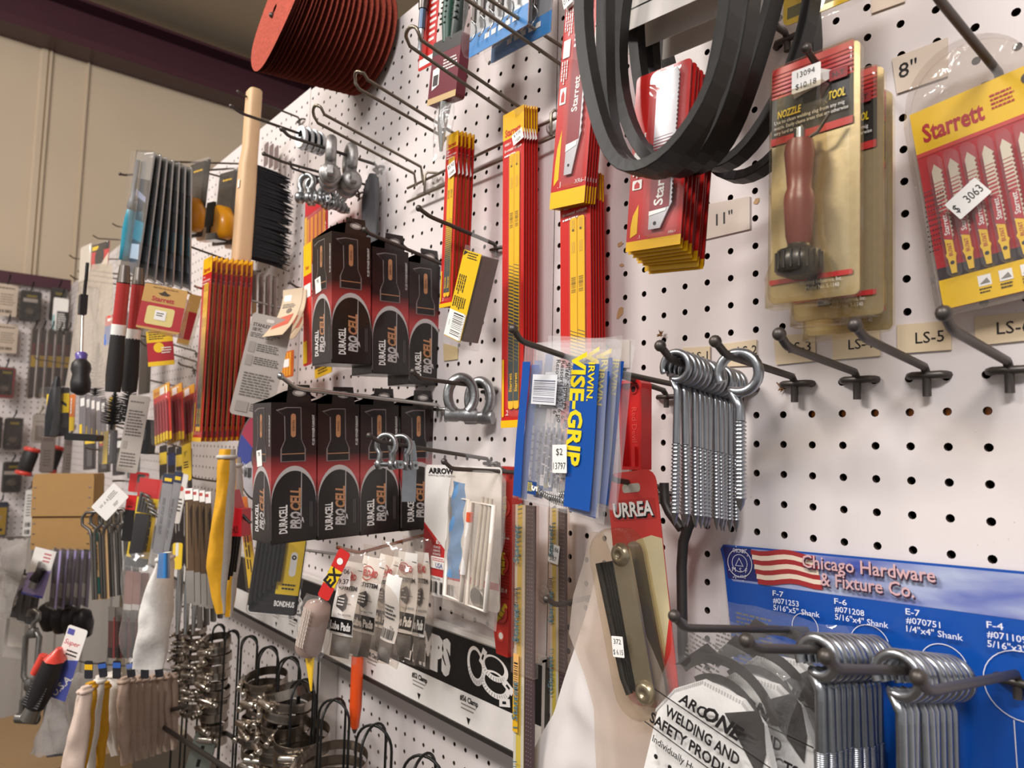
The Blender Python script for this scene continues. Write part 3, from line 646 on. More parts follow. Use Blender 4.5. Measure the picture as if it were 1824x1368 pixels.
# corner of another pack at the top edge
M, W, H = fr((1395, -60), (1560, -130), (1398, 48), -.06)
root = thing('blister_pack', 'clear pack with a yellow card at the top edge of the photo', 'blister pack', M)
sub(root, card_mb(W, H * .92, .001, PR('#e9bf22'), [('r', .05, .7, .9, .9, C('#6a5f2a', .5))], .006), 'card'); mb = MB(); o = rr(W * 1.05, H * 1.05, .008); mb.loft([[(x, .003, z) for x, z in o], [(x, -.004, z) for x, z in o], [(x * .95, -.008, z * .95) for x, z in o]], CLEAR()); sub(root, mb, 'clamshell')
# ================================================================ the middle of the board
# ---------------------------------------------------------------- zip bags of springs
IX = at(1187, 697, -.006)[0]
hook('dark peg hook holding the blue printed bags and the red scraper', (1187, 697), (929, 608), (914, 586), r=.0026)
hook('dark peg hook beside the blue printed bags, pointing left past the eye screws', (1225, 690), (1098, 663), (1079, 646), r=.0026)
YI = on_hook(1002, 645, IX)[1]
M, W, H = fr((937, 616), (1092, 604), (910, 890), YI)
def spring_bag(M, lb):
    root = thing('spring_bag', lb, 'bag of springs', M); bl, yl = PR('#0c4ea2', .28), PR('#f2d716', .4)
    sub(root, pouch_mb(W, H, .0035, FILM('#ffffff', .10, .10, .45, .10, 30), 5, .0012, 14, 22), 'bag', label='clear zip bag')
    mb = MB(); y0 = -.0035
    def band(u0, u1, v0, v1, m):
        def fn(a, b):
            u = u0 + (u1 - u0) * a; v = v0 + (v1 - v0) * b
            return ((u - .5) * W, y0 + .0006 * math.sin(7 * v + 3 * u), (.5 - v) * H)
        mb.surf(4, 14, fn, m)
    band(.65, .94, .13, .975, bl); band(.03, .13, .12, .98, bl); sub(root, mb, 'printed_band', label='blue printed bands')
    mb = MB()
    prt(mb, W, H, [('t', 'VISE-GRIP', .725, .395, .110, yl, dict(rot=-90, bold=.035, w=.90)), ('t', 'IRWIN.', .865, .235, .048, yl, dict(rot=-90, bold=.02, w=.30)),
                   ('t', '5"/6" Springs', .605, .265, .036, INK(), dict(rot=-90, bold=.01, w=.38)), ('t', 'Ressorts de 5 / 6 po', .55, .30, .036, INK(), dict(rot=-90, bold=.01, w=.50)), ('t', 'Resortes de 5" / 6"', .495, .28, .036, INK(), dict(rot=-90, bold=.01, w=.46)),
                   ('lv', .36, .20, .50, .38, 3, INK()), ('lv', .24, .52, .62, .88, 6, C('#8a8a92', .6)), ('r', .20, .20, .50, .385, C('#dcdde2', .6)), ('bh', .22, .235, .48, .375, C('#6d7080', .6)),
                   ('r', .235, .865, .345, .945, PR('#0b3d7a')), ('lv', .24, .872, .30, .94, 3, yl), ('t', '5', .325, .905, .05, W_(), dict(rot=-90, bold=.04))], -.0043)
    sub(root, mb, 'printing')
    mb = MB()
    for k, (u, v) in enumerate(((.40, .93), (.52, .945), (.62, .92), (.66, .955))):
        cx, cz = (u - .5) * W, (.5 - v) * H; pts = [(cx + t * .00055 - .006, .0012 * math.cos(t * 1.3), cz + .0028 * math.sin(t * 1.3) + t * .0001 * (k - 1)) for t in range(24)]
        mb.tube(pts, .0006, STEEL(), 5)
    sub(root, mb, 'spring', label='small steel springs')
    return root
sb = spring_bag(M, 'clear zip bag of springs with blue and yellow print, frontmost')
sticker(sb, .10 * W, -.20 * H, .017, .0235, -.0062, 6, ('$2', '13797'))
for i in range(1, 4): dup(sb, move(M, (.003, .004, .006)[i - 1], .0066 * i, (-.004, .004, .006)[i - 1], roll=(2, -2.5, 3)[i - 1]), 'clear zip bag of springs with blue and yellow print, ' + ('second from the front', 'third from the front', 'rearmost')[i - 1])
# ---------------------------------------------------------------- red scraper with a hollow handle
Yr = on_hook(1129, 690, IX)[1]
M, W, H = fr((1104, 678), (1134, 676), (1110, 836), Yr)
root = thing('paint_scraper', 'red plastic scraper handle between the blue bags and the eye screws', 'scraper', M); m = PR('#c4201f', .3); mb = MB()
D = .015
oo = [(-.0145, H / 2 - .004), (-.011, H / 2), (.011, H / 2), (.0145, H / 2 - .004), (.0125, -H / 2), (-.0115, -H / 2)][::-1]; ii = [(x * .80, z * .93) for x, z in oo]
V = [(x, 0, z) for x, z in oo] + [(x, 0, z) for x, z in ii] + [(x * .95, .007, z) for x, z in ii] + [(x, D, z) for x, z in oo]; n = 6
mb.add(V, [(k, (k + 1) % n, (k + 1) % n + n, k + n) for k in range(n)] + [(k + n, (k + 1) % n + n, (k + 1) % n + 2 * n, k + 2 * n) for k in range(n)] + [tuple(range(2 * n, 3 * n))] + [(k, k + 3 * n, (k + 1) % n + 3 * n, (k + 1) % n) for k in range(n)] + [tuple(range(4 * n - 1, 3 * n - 1, -1))], m)
mb.plate(rr(.004, .05, .001, 0, -.045), .004, .0075, m); mb.text('Red Devil', .0, .0, .006, PR('#e04a42', .3), .0066, rot=-90, bold=.01)
mb.frame(circ(.0042, 0, H * .40), circ(.0030, 0, H * .40), .0055, m); sub(root, mb, 'handle')
mb = MB(); mb.flat(circ(.0030, 0, H * .40), .0064, C('#2a0c0c', .7)); sub(root, mb, 'hang_hole')
mb = MB(); mb.plate([(-.012, -H / 2 - .035), (.012, -H / 2 - .035), (.011, -H / 2), (-.010, -H / 2)], .010, .012, STEEL()); sub(root, mb, 'blade')
# ---------------------------------------------------------------- hex key set on a red card
UX = at(1179, 868, -.006)[0]; hook('dark peg hook holding the red hex key card', (1179, 868), (1093, 855), (1081, 838), r=.0026)
YU = on_hook(1119, 862, UX)[1]
M, W, H = fr((1071, 843), (1157, 839), (1128, 1250), YU); Q = uvmap(M, W, H)
root = thing('hex_key_set', 'folding hex key set in a blister on a red and cream card', 'hex key set', M)
rd = PR('#c93a34', .4)
lay = [('p', [(.0, .34), (.16, .34), (.55, .30), (.80, .285), (1, .30), (1, .70), (.95, .80), (.70, .90), (0, .95)], C('#d8c9a0', .4, .1)), ('p', [(1, .60), (1, 1), (.55, 1), (.80, .80)], rd),
       ('o', .06, .125, .94, .215, .002, PR('#b5312d')), ('t', 'URREA', .515, .175, .062, INK(), dict(bold=.05, w=.80)), ('t', 'URREA', .49, .168, .062, W_(), dict(bold=.03, w=.80))]
mb = MB(); mb.plate(rr(W, H, .012), -.0005, .0005, rd); prt(mb, W, H, lay, -.0005); mb.plate(rr(W * .36, .008, .003, 0, H * .425), -.0009, -.0006, C('#b8b0a2', .5)); sub(root, mb, 'card')
ax = lambda u, v, y: ((u - .5) * W, y, (.5 - v) * H)
Q2 = uvmap(M, W, H, -.022); q0, q1 = Q2(1106, 988), Q2(1150, 1234); A, B_ = ax(*q0, -.014), ax(*q1, -.014); A, B_ = np.array(A), np.array(B_); dv = (B_ - A); Ln = np.linalg.norm(dv); dv /= Ln; sd = np.array([-dv[2], 0, dv[0]])
def bar(mb, o0, o1, w0, w1, y0, y1, m, rnd=True):
    pts = []
    for c, w_, a0 in ((o1, w1, -90), (o0, w0, 90)):
        for k in range(9):
            a = math.radians(a0 + 180 * k / 8); pts.append(c + dv * w_ * math.cos(a) + sd * w_ * math.sin(a))
    mb.plate([(p[0], p[2]) for p in pts], y0, y1, m)
mb = MB(); sm = C('#b5ab97', .30, .85, .1, 60); bar(mb, A, B_, .0105, .0100, -.0225, -.020, sm); sub(root, mb, 'side_plate'); mb = MB(); bar(mb, A, B_, .0105, .0100, -.004, -.002, sm); sub(root, mb, 'side_plate')
for k in range(4):
    mb = MB(); s0 = -sd * (.0125 + .0042 * k); a, b = A + s0 + dv * .004, B_ + s0 * .8 - dv * .006
    for p in (a, b): p[1] = -.0200 + .0006 * k
    mb.tube([a, b, b + dv * .004 + sd * .006], .0027 - .0001 * k, C('#1a1716', .4, .3), 6); sub(root, mb, 'hex_key', label='black hex key')
mb = MB(); a, b = A - sd * .0315, B_ - sd * .0255; a[1] = b[1] = -.0185; mb.tube([a + dv * .004, b - dv * .012, b + dv * .002 + sd * .004], .0046, C('#2a2523', .35, .3), 4); sub(root, mb, 'hex_key', label='largest black hex key')
for p in (A, B_):
    mb = MB(); mb.lathe([(.0105, 0), (.0100, .0018), (.0078, .0036), (.0075, .0040), (.003, .0046), (.0028, .0030), (.0001, .0030)], sm, (p[0], -.0222, p[2]), (0, -1, 0), 22); sub(root, mb, 'bolt')
mb = MB(); pts = []
for c, w_, a0 in ((B_ - sd * .010, .023, -90), (A - sd * .012, .025, 90)):
    for k in range(9): a = math.radians(a0 + 180 * k / 8); pts.append(c + dv * w_ * math.cos(a) + sd * w_ * math.sin(a))
cx, cz = (A + B_)[0] / 2, (A + B_)[2] / 2
mb.loft([[(p[0], -.001, p[2]) for p in pts], [(p[0], -.024, p[2]) for p in pts], [(cx + (p[0] - cx) * .9, -.0285, cz + (p[2] - cz) * .96) for p in pts]], FILM('#fbf8f0', .012, .07, .45, .1)); sub(root, mb, 'bubble')
u, v = uvmap(M, W, H, -.029)(1101, 1152); sticker(root, (u - .5) * W, (.5 - v) * H, .013, .0175, -.0292, 0, ('372', '$ 6.15'))
# ---------------------------------------------------------------- crumpled white plastic bag behind it
def sheet_pts(name, lb, cat, pts, Y, mat, amp=.012, seed=1, n=26, kids=None, thick=True):
    """crumpled film hanging in the plane y=Y; pts = picture outline left and right edges top to bottom [(xl, xr, y)]"""
    o = at(pts[0][0], pts[0][2], Y); mb = MB(); O = Vector((seed * 5.3, 1.1, seed))
    ys = [p[2] for p in pts]
    def fn(sg):
        def f(u, v):
            yy = ys[0] + (ys[-1] - ys[0]) * v; xl = np.interp(yy, ys, [p[0] for p in pts]); xr = np.interp(yy, ys, [p[1] for p in pts])
            p = at(xl + (xr - xl) * u, yy, Y) - o; q = Vector((p[0] * 14, seed, p[2] * 9)) + O
            e = min(1, 5 * min(u, 1 - u, v + .02))
            d = noise.noise(q) * amp + noise.noise(q * 2.7) * amp * .45 + (.5 - abs(noise.noise(q * 1.6))) * amp * .6
            return (p[0] + noise.noise(q * 2) * amp * .3, p[1] - e * (d + sg * amp * .35), p[2] + noise.noise(q * 1.5 + O) * amp * .3)
        return f
    for sg in ((-1, 1) if thick else (1,)): mb.surf(n, int(n * 1.6), fn(sg), mat)
    r = mb.build(name, None, Matrix.Translation(tuple(o))); tag(r, lb, cat); return r
sheet_pts('plastic_bag', 'crumpled white plastic bag hanging low behind the red hex key card', 'plastic bag', [(1066, 1120, 1005), (1044, 1165, 1100), (1012, 1180, 1190), (985, 1190, 1270), (948, 1200, 1340), (930, 1210, 1400)], -.040, C('#e4dedb', .35, 0, .03), .010, 2)
sheet_pts('plastic_bag', 'clear crumpled bag behind the hex key card, in front of the white bag', 'plastic bag', [(1050, 1075, 948), (1040, 1095, 1000), (1022, 1130, 1060), (1014, 1150, 1130), (1040, 1180, 1200), (1058, 1190, 1260), (1064, 1200, 1400)], -.062, FILM('#f3ebe4', .22, .12, .4, .12, 25), .006, 6)
# ---------------------------------------------------------------- blade strips in long clear sleeves
def long_blade(tl, tr, bl, Y, lb, sleeve_v, seed):
    M, W, H = fr(tl, tr, bl, Y); root = thing('blade_sleeve', lb, 'packed saw blade', M, 'long blades in sleeves'); ye, te, dk = PR('#d9c052', .45), C('#5d7f86', .5), C('#4a3a3c', .6, 0, .2, 200)
    mb = MB(); mb.box(-W / 2, W * .02, -.0012, .0012, -H / 2, H / 2, ye); lay = [('r', .0, .0, .13, 1, C('#d8d3c4', .5)), ('r', .38, .0, .52, 1, C('#cfcabb', .5))]
    for i in range(60):
        v = i / 60
        if (i // 6) % 3 != 2: lay.append(('p', [(.14, v), (.36, v - .006), (.36, v - .001 - .006 * ((i + seed) % 6) / 6), (.14, v + .005 - .006 * ((i + seed) % 6) / 6)], te))
    for v in (.14, .42, .69): lay.append(('t', 'Starrett', .25, v, .030, te, dict(rot=90, bold=.02)))
    lay.append(('bh', .16, .30, .36, .36, INK())); prt(mb, W, H, lay, -.0012); sub(root, mb, 'paper_sleeve')
    mb = MB(); mb.box(W * .02, W / 2, -.0008, .0008, -H / 2, H / 2, dk)
    rnd = random.Random(seed)
    for k in range(int(H / .0042)):
        z = H / 2 - k * .0042
        for x in (.14, .24, .36): mb.flat(circ(.00055, x * W, z, 6), -.0010, C('#a3868a', .4))
    sub(root, mb, 'saw_blade', label='dark saw blade edge')
    mb = MB(); mb.box(-W * .56, W * .56, -.004, .003, -H * (sleeve_v - .5), H / 2, FILM('#f8f0ea', .06, .12, .4, .1)); sub(root, mb, 'plastic_sleeve')
    mb = MB(); prt(mb, W, H, [('r', .08, .53, .36, .68, PR('#e9b46a')), ('bh', .12, .56, .32, .66, INK()), ('r', .08, .68, .34, .80, PR('#f0bb28')), ('t', 'Starrett', .21, .74, .012, INK(), dict(rot=90, w=.28))] if seed == 1 else [], -.0045); 
    if seed == 1: sub(root, mb, 'label_sticker')
    return root, M, W, H
ls1, *_ = long_blade((926, 900), (961, 901), (909, 1400), -.055, 'long saw blade strip in a clear sleeve, left one of two below the blue bags', .60, 1)
ls2, M2, W2, H2 = long_blade((986, 905), (1014, 906), (977, 1325), -.022, 'long saw blade strip in a clear sleeve, right one of two below the blue bags', .68, 2)
Q = uvmap(M2, W2, H2); u, v = Q(992, 986); sticker(ls2, (u - .5) * W2, (.5 - v) * H2, .016, .020, -.0046, -8, ('$1.86', '387'))
hook('dark peg hook with a ball tip between the long blade strips and the clear bag', (1060, 1062), (992, 1078), (974, 1067), r=.0026)
# ---------------------------------------------------------------- red torpedo level
M, W, H = fr((897, 830), (922, 832), (889, 1160), -.016)
root = thing('spirit_level', 'red torpedo level half hidden behind the clear bag and the long blade strip', 'level', M); m = PR('#b3261f', .45); mb = MB()
mb.plate([(-W / 2, -H * .40), (-W * .3, -H / 2), (W / 2, -H / 2), (W / 2, H / 2), (-W / 2, H / 2)], -.008, .008, m)
for k in range(30): mb.box(-W * .48, W * .48, -.0086, -.008, -H * .2 + k * .0035, -H * .2 + k * .0035 + .0014, C('#8f1d18', .5))
mb.frame(circ(.0065, 0, -.40 * H), circ(.0040, 0, -.40 * H), -.0085, PR('#d24a40')); mb.flat(circ(.0040, 0, -.40 * H), -.0083, W_()); mb.text('Johnson', 0, .12 * H, .006, W_(), -.0085, wid=W * .8); mb.text('A-581-9', 0, -.16 * H, .005, W_(), -.0087, wid=W * .7); sub(root, mb, 'body')
for z, rt in ((.28, 0), (-.02, 0), (-.28, 35)):
    mb = MB(); mb.frame(circ(W * .46, 0, z * H), circ(W * .30, 0, z * H), -.0095, PR('#c23a30')); mb.lathe([(.001, -.014), (.0042, -.012), (.0042, .012), (.001, .014)], C('#d9b92a', .2, 0, .04), (0, -.006, z * H), (math.sin(math.radians(rt)), 0, math.cos(math.radians(rt))), 10)
    for t in (-.004, .004): mb.lathe([(.0044, t - .0004), (.0044, t + .0004)], INK(), (0, -.006, z * H), (math.sin(math.radians(rt)), 0, math.cos(math.radians(rt))), 10)
    sub(root, mb, 'vial', label='yellow bubble vial')
# ---------------------------------------------------------------- rubber belts
SX = at(1385, 40, -.006)[0]
def belt(px, py_bottom, Y, ax_, bz, lb, seed, roll=0):
    p = at(px, py_bottom, Y); c = p + np.array([0, 0, bz]); root = None; mb = MB(); n = 56; rings = []
    m = C('#0b0a0a', .5, 0, .25, 120, .12)
    for k in range(n):
        a = 2 * math.pi * k / n; dx, dz = math.sin(a), -math.cos(a); wob = .006 * math.sin(2 * a + seed) + .004 * math.sin(3 * a + 2 * seed)
        x, z = (ax_ + wob) * dx, bz * dz; nx, nz = dx / ax_, dz / bz; l = math.hypot(nx, nz); nx, nz = nx / l, nz / l; yw = .004 * math.sin(a * 2 + seed)
        rings.append([(x + nx * t_, yw + q_, z + nz * t_) for t_, q_ in ((.0040, -.0080), (.0046, -.0073), (.0046, .0073), (.0040, .0080), (-.0040, .0054), (-.0040, -.0054))])
    mb.loft(rings, m, False, False, True)
    o = mb.build('rubber_belt', None, pose(c, roll=roll)); mb = None; tag(o, lb, 'belt', 'black rubber belts'); return o
for i, (px, py, Y, a_, b_, rl) in enumerate(((1166, 292, -.198, .064, .150, 4), (1184, 296, -.168, .064, .150, 3), (1222, 296, -.138, .064, .145, 2), (1250, 296, -.113, .064, .143, 1), (1280, 298, -.088, .068, .150, -3), (1306, 320, -.050, .070, .160, -5))):
    belt(px, py, Y, a_, b_, 'black rubber v-belt loop, %s of the six' % od(i, 6), i * 1.3, rl)
hook('dark steel arm high up that carries the black belts', (1402, 60), (1130, -130), (1120, -150), r=.003, group=None)
for i, (xa, ya, xb, yb, Y) in enumerate(((1066, 66, 1300, -38, -.125), (1120, 86, 1330, -2, -.095), (1185, 98, 1370, 20, -.065))):
    M, W, H = fr((xa, ya - 160), (xb, yb - 165), (xa, ya), Y); mb = MB(); mb.plate(rr(W, H, .001), -.0004, .0004, C('#ddd6cf', .6)); 
    if i == 0: mb.flat([(-W / 2, -H * .30), (W / 2, -H * .30), (W / 2, -H * .285), (-W / 2, -H * .285)], -.0006, INK())
    o = mb.build('cardboard_sleeve', None, M); tag(o, 'white cardboard sleeve above the belt loops, ' + od(i, 3), 'sleeve', 'white sleeves in the belts')
# ================================================================ saw blade cards, prong hooks, boxes
def saw_strip(M, W, H, lb, vshape='long'):
    """long red and yellow card with two yellow blades under clear plastic"""
    root = thing('saw_blade_card', lb, 'saw blade card', M); rd, yl, gr = PR('#c9241f'), PR('#f2bc14'), C('#38474a', .45)
    lay = [('r', 0, 0, 1, .088, yl), ('p', [(.55, .0), (1, .0), (1, .02), (.6, .03)], C('#d8a410', .4)), ('t', 'Starrett', .48, .067, .023, rd, dict(bold=.03, w=.74)), ('t', 'RRB11', .25, .105, .008, W_(), dict(bold=.01)), ('t', 'bi-metal unique', .5, .125, .010, W_(), dict(bold=.01, w=.8)), ('l', .1, .14, .8, .152, 1, W_()),
           ('r', 0, .978, 1, 1, yl), ('o', .05, .79, .14, .968, .002, yl), ('t', '.2', .28, .955, .016, W_())]
    sub(root, card_mb(W, H, .0009, rd, lay, .0015, PR('#8a1718')), 'card')
    for k, (ua, ub) in enumerate(((.37, .595), (.615, .84))):
        mb = MB(); x0, bw = ((ua + ub) / 2 - .5) * W, (ub - ua) * W
        mb.plate(rr(bw, H * .80, .003, x0, -H * .045), -.0024, -.0016, yl)
        xl, xr = x0 - bw / 2, x0 + bw / 2; rnd = random.Random(k)
        for i in range(34):   # slanted stripes growing towards the foot
            v = .50 + i * .0105; z = (.5 - v) * H; hgt = H * .0100 * min(.95, .2 + i / 30)
            mb.flat([(xl, z), (xr, z - bw * .35), (xr, z - bw * .35 - hgt), (xl, z - hgt)][::-1], -.0026, gr) if i % 1 == 0 else 0
        mb.flat(rr(bw * .98, H * .12, 0, (xl + xr) / 2, -H * .36), -.0027, gr); mb.text('Starrett', (xl + xr) / 2, -H * .365, bw * .55, yl, -.0029, rot=90, bold=.02)
        for v0 in (.17, .24): mb.flat(rr(bw * .5, H * .035, 0, (xl + xr) / 2, (.5 - v0) * H), -.0026, C('#d9a818', .45))
        prt(mb, W, H, [('bh', .5 + xl / W + .04, .335, .5 + xr / W - .04, .385, C('#9a7a1c', .5)), ('c', .5 + (xl + xr) / 2 / W, .185, .03, C('#5a4a1c', .5))], -.0026)
        sub(root, mb, 'saw_blade', label='yellow printed saw blade')
    mb = MB(); mb.loft([[(x, -.0006, z) for x, z in rr(W * .56, H * .84, .004, W * .105, -H * .05)], [(x, -.0036, z) for x, z in rr(W * .52, H * .83, .004, W * .105, -H * .05)]], FILM('#ffffff', .02, .06, .45, .05), True, True); sub(root, mb, 'bubble')
    return root
def recip_card(M, W, H, lb, u0=.36, name='saw_blade_card'):
    """red card with one long silver and red blade in a clear bubble"""
    root = thing(name, lb, 'saw blade card', M); rd, yl = PR('#bf2320'), PR('#f2bc14')
    lay = [('r', 0, .945, 1, 1, yl), ('p', [(.07, .86), (.10, .80), (.20, .74), (.20, .905), (.07, .925)], yl), ('t', '.1', .24, .925, .020, W_()), ('t', 'XR6-1', .84, .925, .014, W_()), ('o', .06, .60, .24, .655, .001, W_()), ('p', [(.10, .648), (.10, .625), (.15, .608), (.20, .625), (.20, .648)], rd), ('o', .06, .44, .26, .50, .001, W_()),
           ('lv', .06, .34, .30, .43, 4, W_()), ('lv', .06, .51, .26, .59, 3, W_())]
    sub(root, card_mb(W, H, .0010, rd, lay, .004, PR('#7d1416')), 'card')
    mb = MB(); sl, db = C('#b9b7ba', .35, .4, .06), PR('#8e2a33'); xa, xb = (u0 - .5 + .05) * W, (u0 - .5 + .43) * W
    tz = [(xb + (.0012 if q % 2 else 0), H * (-.28) + q * H * .72 / 60) for q in range(61)]
    mb.plate([(xa, -H * .40), (xb * .55 + xa * .45, -H * .40)] + [(xb * .8 + xa * .2, -H * .33)] + tz + [(xb * .9 + xa * .1, H * .47), (xa, H * .36)], -.0036, -.0024, sl)
    zb, zt = -H * .30, H * .02; mb.flat([(xa, zb), (xb * .93 + xa * .07, zb + .01 * H), (xb * .93 + xa * .07, zt), (xa, zt)], -.0038, db)
    for k in range(5): z = zt + H * (.010 + .018 * k); mb.flat([(xa, z), (xb * .9 + xa * .1, z + .004 * H), (xb * .9 + xa * .1, z + (.014 - .002 * k) * H), (xa, z + (.010 - .002 * k) * H)], -.0038, db)
    mb.text('Starrett', (xa * .55 + xb * .45), (zb + zt) / 2, (xb - xa) * .42, W_(), -.0040, rot=88, bold=.02); mb.flat(circ(.0016, xa * .7 + xb * .3, -H * .37, 10), -.0039, INK()); mb.flat([(xa, -H * .325), (xb * .8 + xa * .2, -H * .31), (xb * .8 + xa * .2, -H * .295), (xa, -H * .30)], -.0040, W_())
    sub(root, mb, 'saw_blade', label='silver saw blade with a red print')
    mb = MB(); o = rr((xb - xa) * 1.6, H * .92, .006, (xa + xb) / 2, H * .02); mb.loft([[(x, -.0006, z) for x, z in o], [(x * .97 + .03 * (xa + xb) / 2, -.0056, z * .985) for x, z in o]], FILM('#ffffff', .02, .05, .5, .04)); sub(root, mb, 'bubble')
    return root
# centre strip pack
M, W, H = fr((906, 203), (944, 179), (884, 764), -.038); s0 = saw_strip(M, W, H, '')
u, v = uvmap(M, W, H)(927, 245); sticker(s0, (u - .5) * W, (.5 - v) * H, .019, .014, -.0042, 14, ('$ 7.73', '1029'))
stack(s0, M, 6, (.0, .0042, .0008), lambda i: 'tall red and yellow blade card, %s in the middle stack' % od(i, 6), 'middle stack of blade cards', (.0004, .15), 3)
# left strip pack
M, W, H = fr((817, 240), (839, 221), (764, 553), -.060); s1 = saw_strip(M, W, H, ''); u, v = uvmap(M, W, H)(809, 303); sticker(s1, (u - .5) * W, (.5 - v) * H, .016, .018, -.0042, 14, ('$5.92', '1049'))
stack(s1, M, 5, (.0, .0062, .0006), lambda i: 'red and yellow blade card, %s in the stack behind the staples' % od(i, 5), 'left stack of blade cards', (.0005, .4), 5)
# right: reciprocating blade above, strip cards below
M, W, H = fr((1010, -150), (1072, -185), (991, 368), -.052); r0 = recip_card(M, W, H, ''); u, v = uvmap(M, W, H)(1018, 4); sticker(r0, (u - .5) * W, (.5 - v) * H, .014, .015, -.0062, 20, ('0123',))
stack(r0, M, 5, (.0, .0040, .0004), lambda i: 'long red blade card, %s in the stack left of the belts' % od(i, 5), 'upper right stack of blade cards', (.0003, .1), 7)
M, W, H = fr((1008, 318), (1062, 292), (990, 880), -.040); r1 = saw_strip(M, W, H, '')
stack(r1, M, 6, (.0, .0042, -.0004), lambda i: 'tall blade card, %s in the stack below the silver blades' % od(i, 6), 'lower right stack of blade cards', (.0003, .1), 9)
M, W, H = fr((1139, 140), (1238, 98), (1111, 452), -.118); r2 = recip_card(M, W, H, '', .40)
stack(r2, M, 8, (.0004, .0042, -.0020), lambda i: 'short red blade card, %s in the stack behind the belts' % od(i, 8), 'blade cards behind the belts', (.001, .8), 11, .25)
# wire rail and long double prong hooks
mb = MB(); WM = C('#8b8172', .38, .9, .1); o = at(860, 280, -.014)
for (ya, yb) in ((335, 205), (352, 240)):
    a, b = at(726, ya, -.014) - o, at(1003, yb - (0 if yb == 205 else -6), -.014) - o; b[2] = a[2] = (a[2] + b[2]) / 2; mb.tube([a, b], .0020, WM, 8)
r = thing('wire_rail', 'double wire rail fixed across the board behind the yellow-topped blade cards', 'rail', Matrix.Translation(tuple(o))); sub(r, mb, 'rail_wire')
for px, py in ((760, 322), (985, 215)):
    mb = MB(); c = at(px, py, -.014) - o; mb.tube([c + np.array([.01, .012, .012]), c + np.array([.002, .0, .012]), c + np.array([0, -.003, .008]), c + np.array([0, -.003, -.018]), c + np.array([.004, .004, -.020])], .0019, WM, 8)
    mb.frame(circ(.010, c[0] + .012, c[2]), circ(.005, c[0] + .012, c[2]), c[1] + .008, C('#d8d2ca', .4)); sub(r, mb, 'bracket')
def prong(lb, rootA, rootB, tip, wA, wB):
    A, B = at(*rootA, -.014), at(*rootB, -.014); X = (A[0] + B[0]) / 2; a1, b1 = np.array(atX(*wA, A[0])), np.array(atX(*wB, B[0])); t = np.array(atX(*tip, X)); o = (A + B) / 2
    root = thing('prong_hook', lb, 'hook', Matrix.Translation(tuple(o)), 'double prong hooks'); mb = MB(); up = np.array([0, 0, 1.])
    mid = (a1 + b1) / 2; e = t - mid
    P_ = [A + up * -.02, A + np.array([0, -.004, -.002]), a1, a1 + e * .55 + (A - B) * .03]
    for k in range(1, 8):
        f = k / 8; ang = math.pi * f; P_.append(mid + e * (.55 + .45 * math.sin(ang)) + (A - B) / 2 * math.cos(ang) * 1.0)
    P_ += [b1 + e * .55, b1, B + np.array([0, -.004, -.002]), B + up * -.02]
    mb.tube([p - o for p in P_], .0021, WM, 8); sub(root, mb, 'prong'); return root
prong('long double prong wire hook, empty, left one of three', (754, 296), (742, 308), (560, 190), (578, 204), (566, 219))
prong('long double prong wire hook carrying the left blade cards', (823, 243), (812, 253), (634, 129), (655, 142), (640, 159))
prong('long double prong wire hook carrying the middle blade cards', (936, 194), (915, 206), (729, 50), (750, 71), (730, 82))
prong('double prong wire hook crossing the clear pack at the top', (1006, 83), (1003, 114), (700, -110), (720, -100), (710, -85))
# ---------------------------------------------------------------- flashlight boxes
bk = PR('#1a1514', .30)
def box_grad(D, Hh):
    """black box face printed with a red glow in the middle, flashlight and oval name plate"""
    m = bpy.data.materials.get('printed_black_red')
    if m: return m
    m = bpy.data.materials.new('printed_black_red'); m.use_nodes = True; nt = m.node_tree; b = nt.nodes['Principled BSDF']; b.inputs['Roughness'].default_value = .28
    tc = nt.nodes.new('ShaderNodeTexCoord'); sp = nt.nodes.new('ShaderNodeSeparateXYZ'); nt.links.new(tc.outputs['Object'], sp.inputs[0])
    mr = nt.nodes.new('ShaderNodeMapRange'); mr.inputs[1].default_value = -Hh / 2; mr.inputs[2].default_value = Hh / 2; nt.links.new(sp.outputs['Z'], mr.inputs[0])
    cr = nt.nodes.new('ShaderNodeValToRGB'); e = cr.color_ramp.elements; e[0].position = 0; e[0].color = lin('#120e0e') + [1]; e[1].position = 1; e[1].color = lin('#191312') + [1]
    for p, h in ((.30, '#5a1c1e'), (.46, '#b04444'), (.52, '#9c3636'), (.63, '#2c1616')): x = cr.color_ramp.elements.new(p); x.color = lin(h) + [1]
    nt.links.new(mr.outputs[0], cr.inputs[0]); nt.links.new(cr.outputs[0], b.inputs['Base Color']); return m
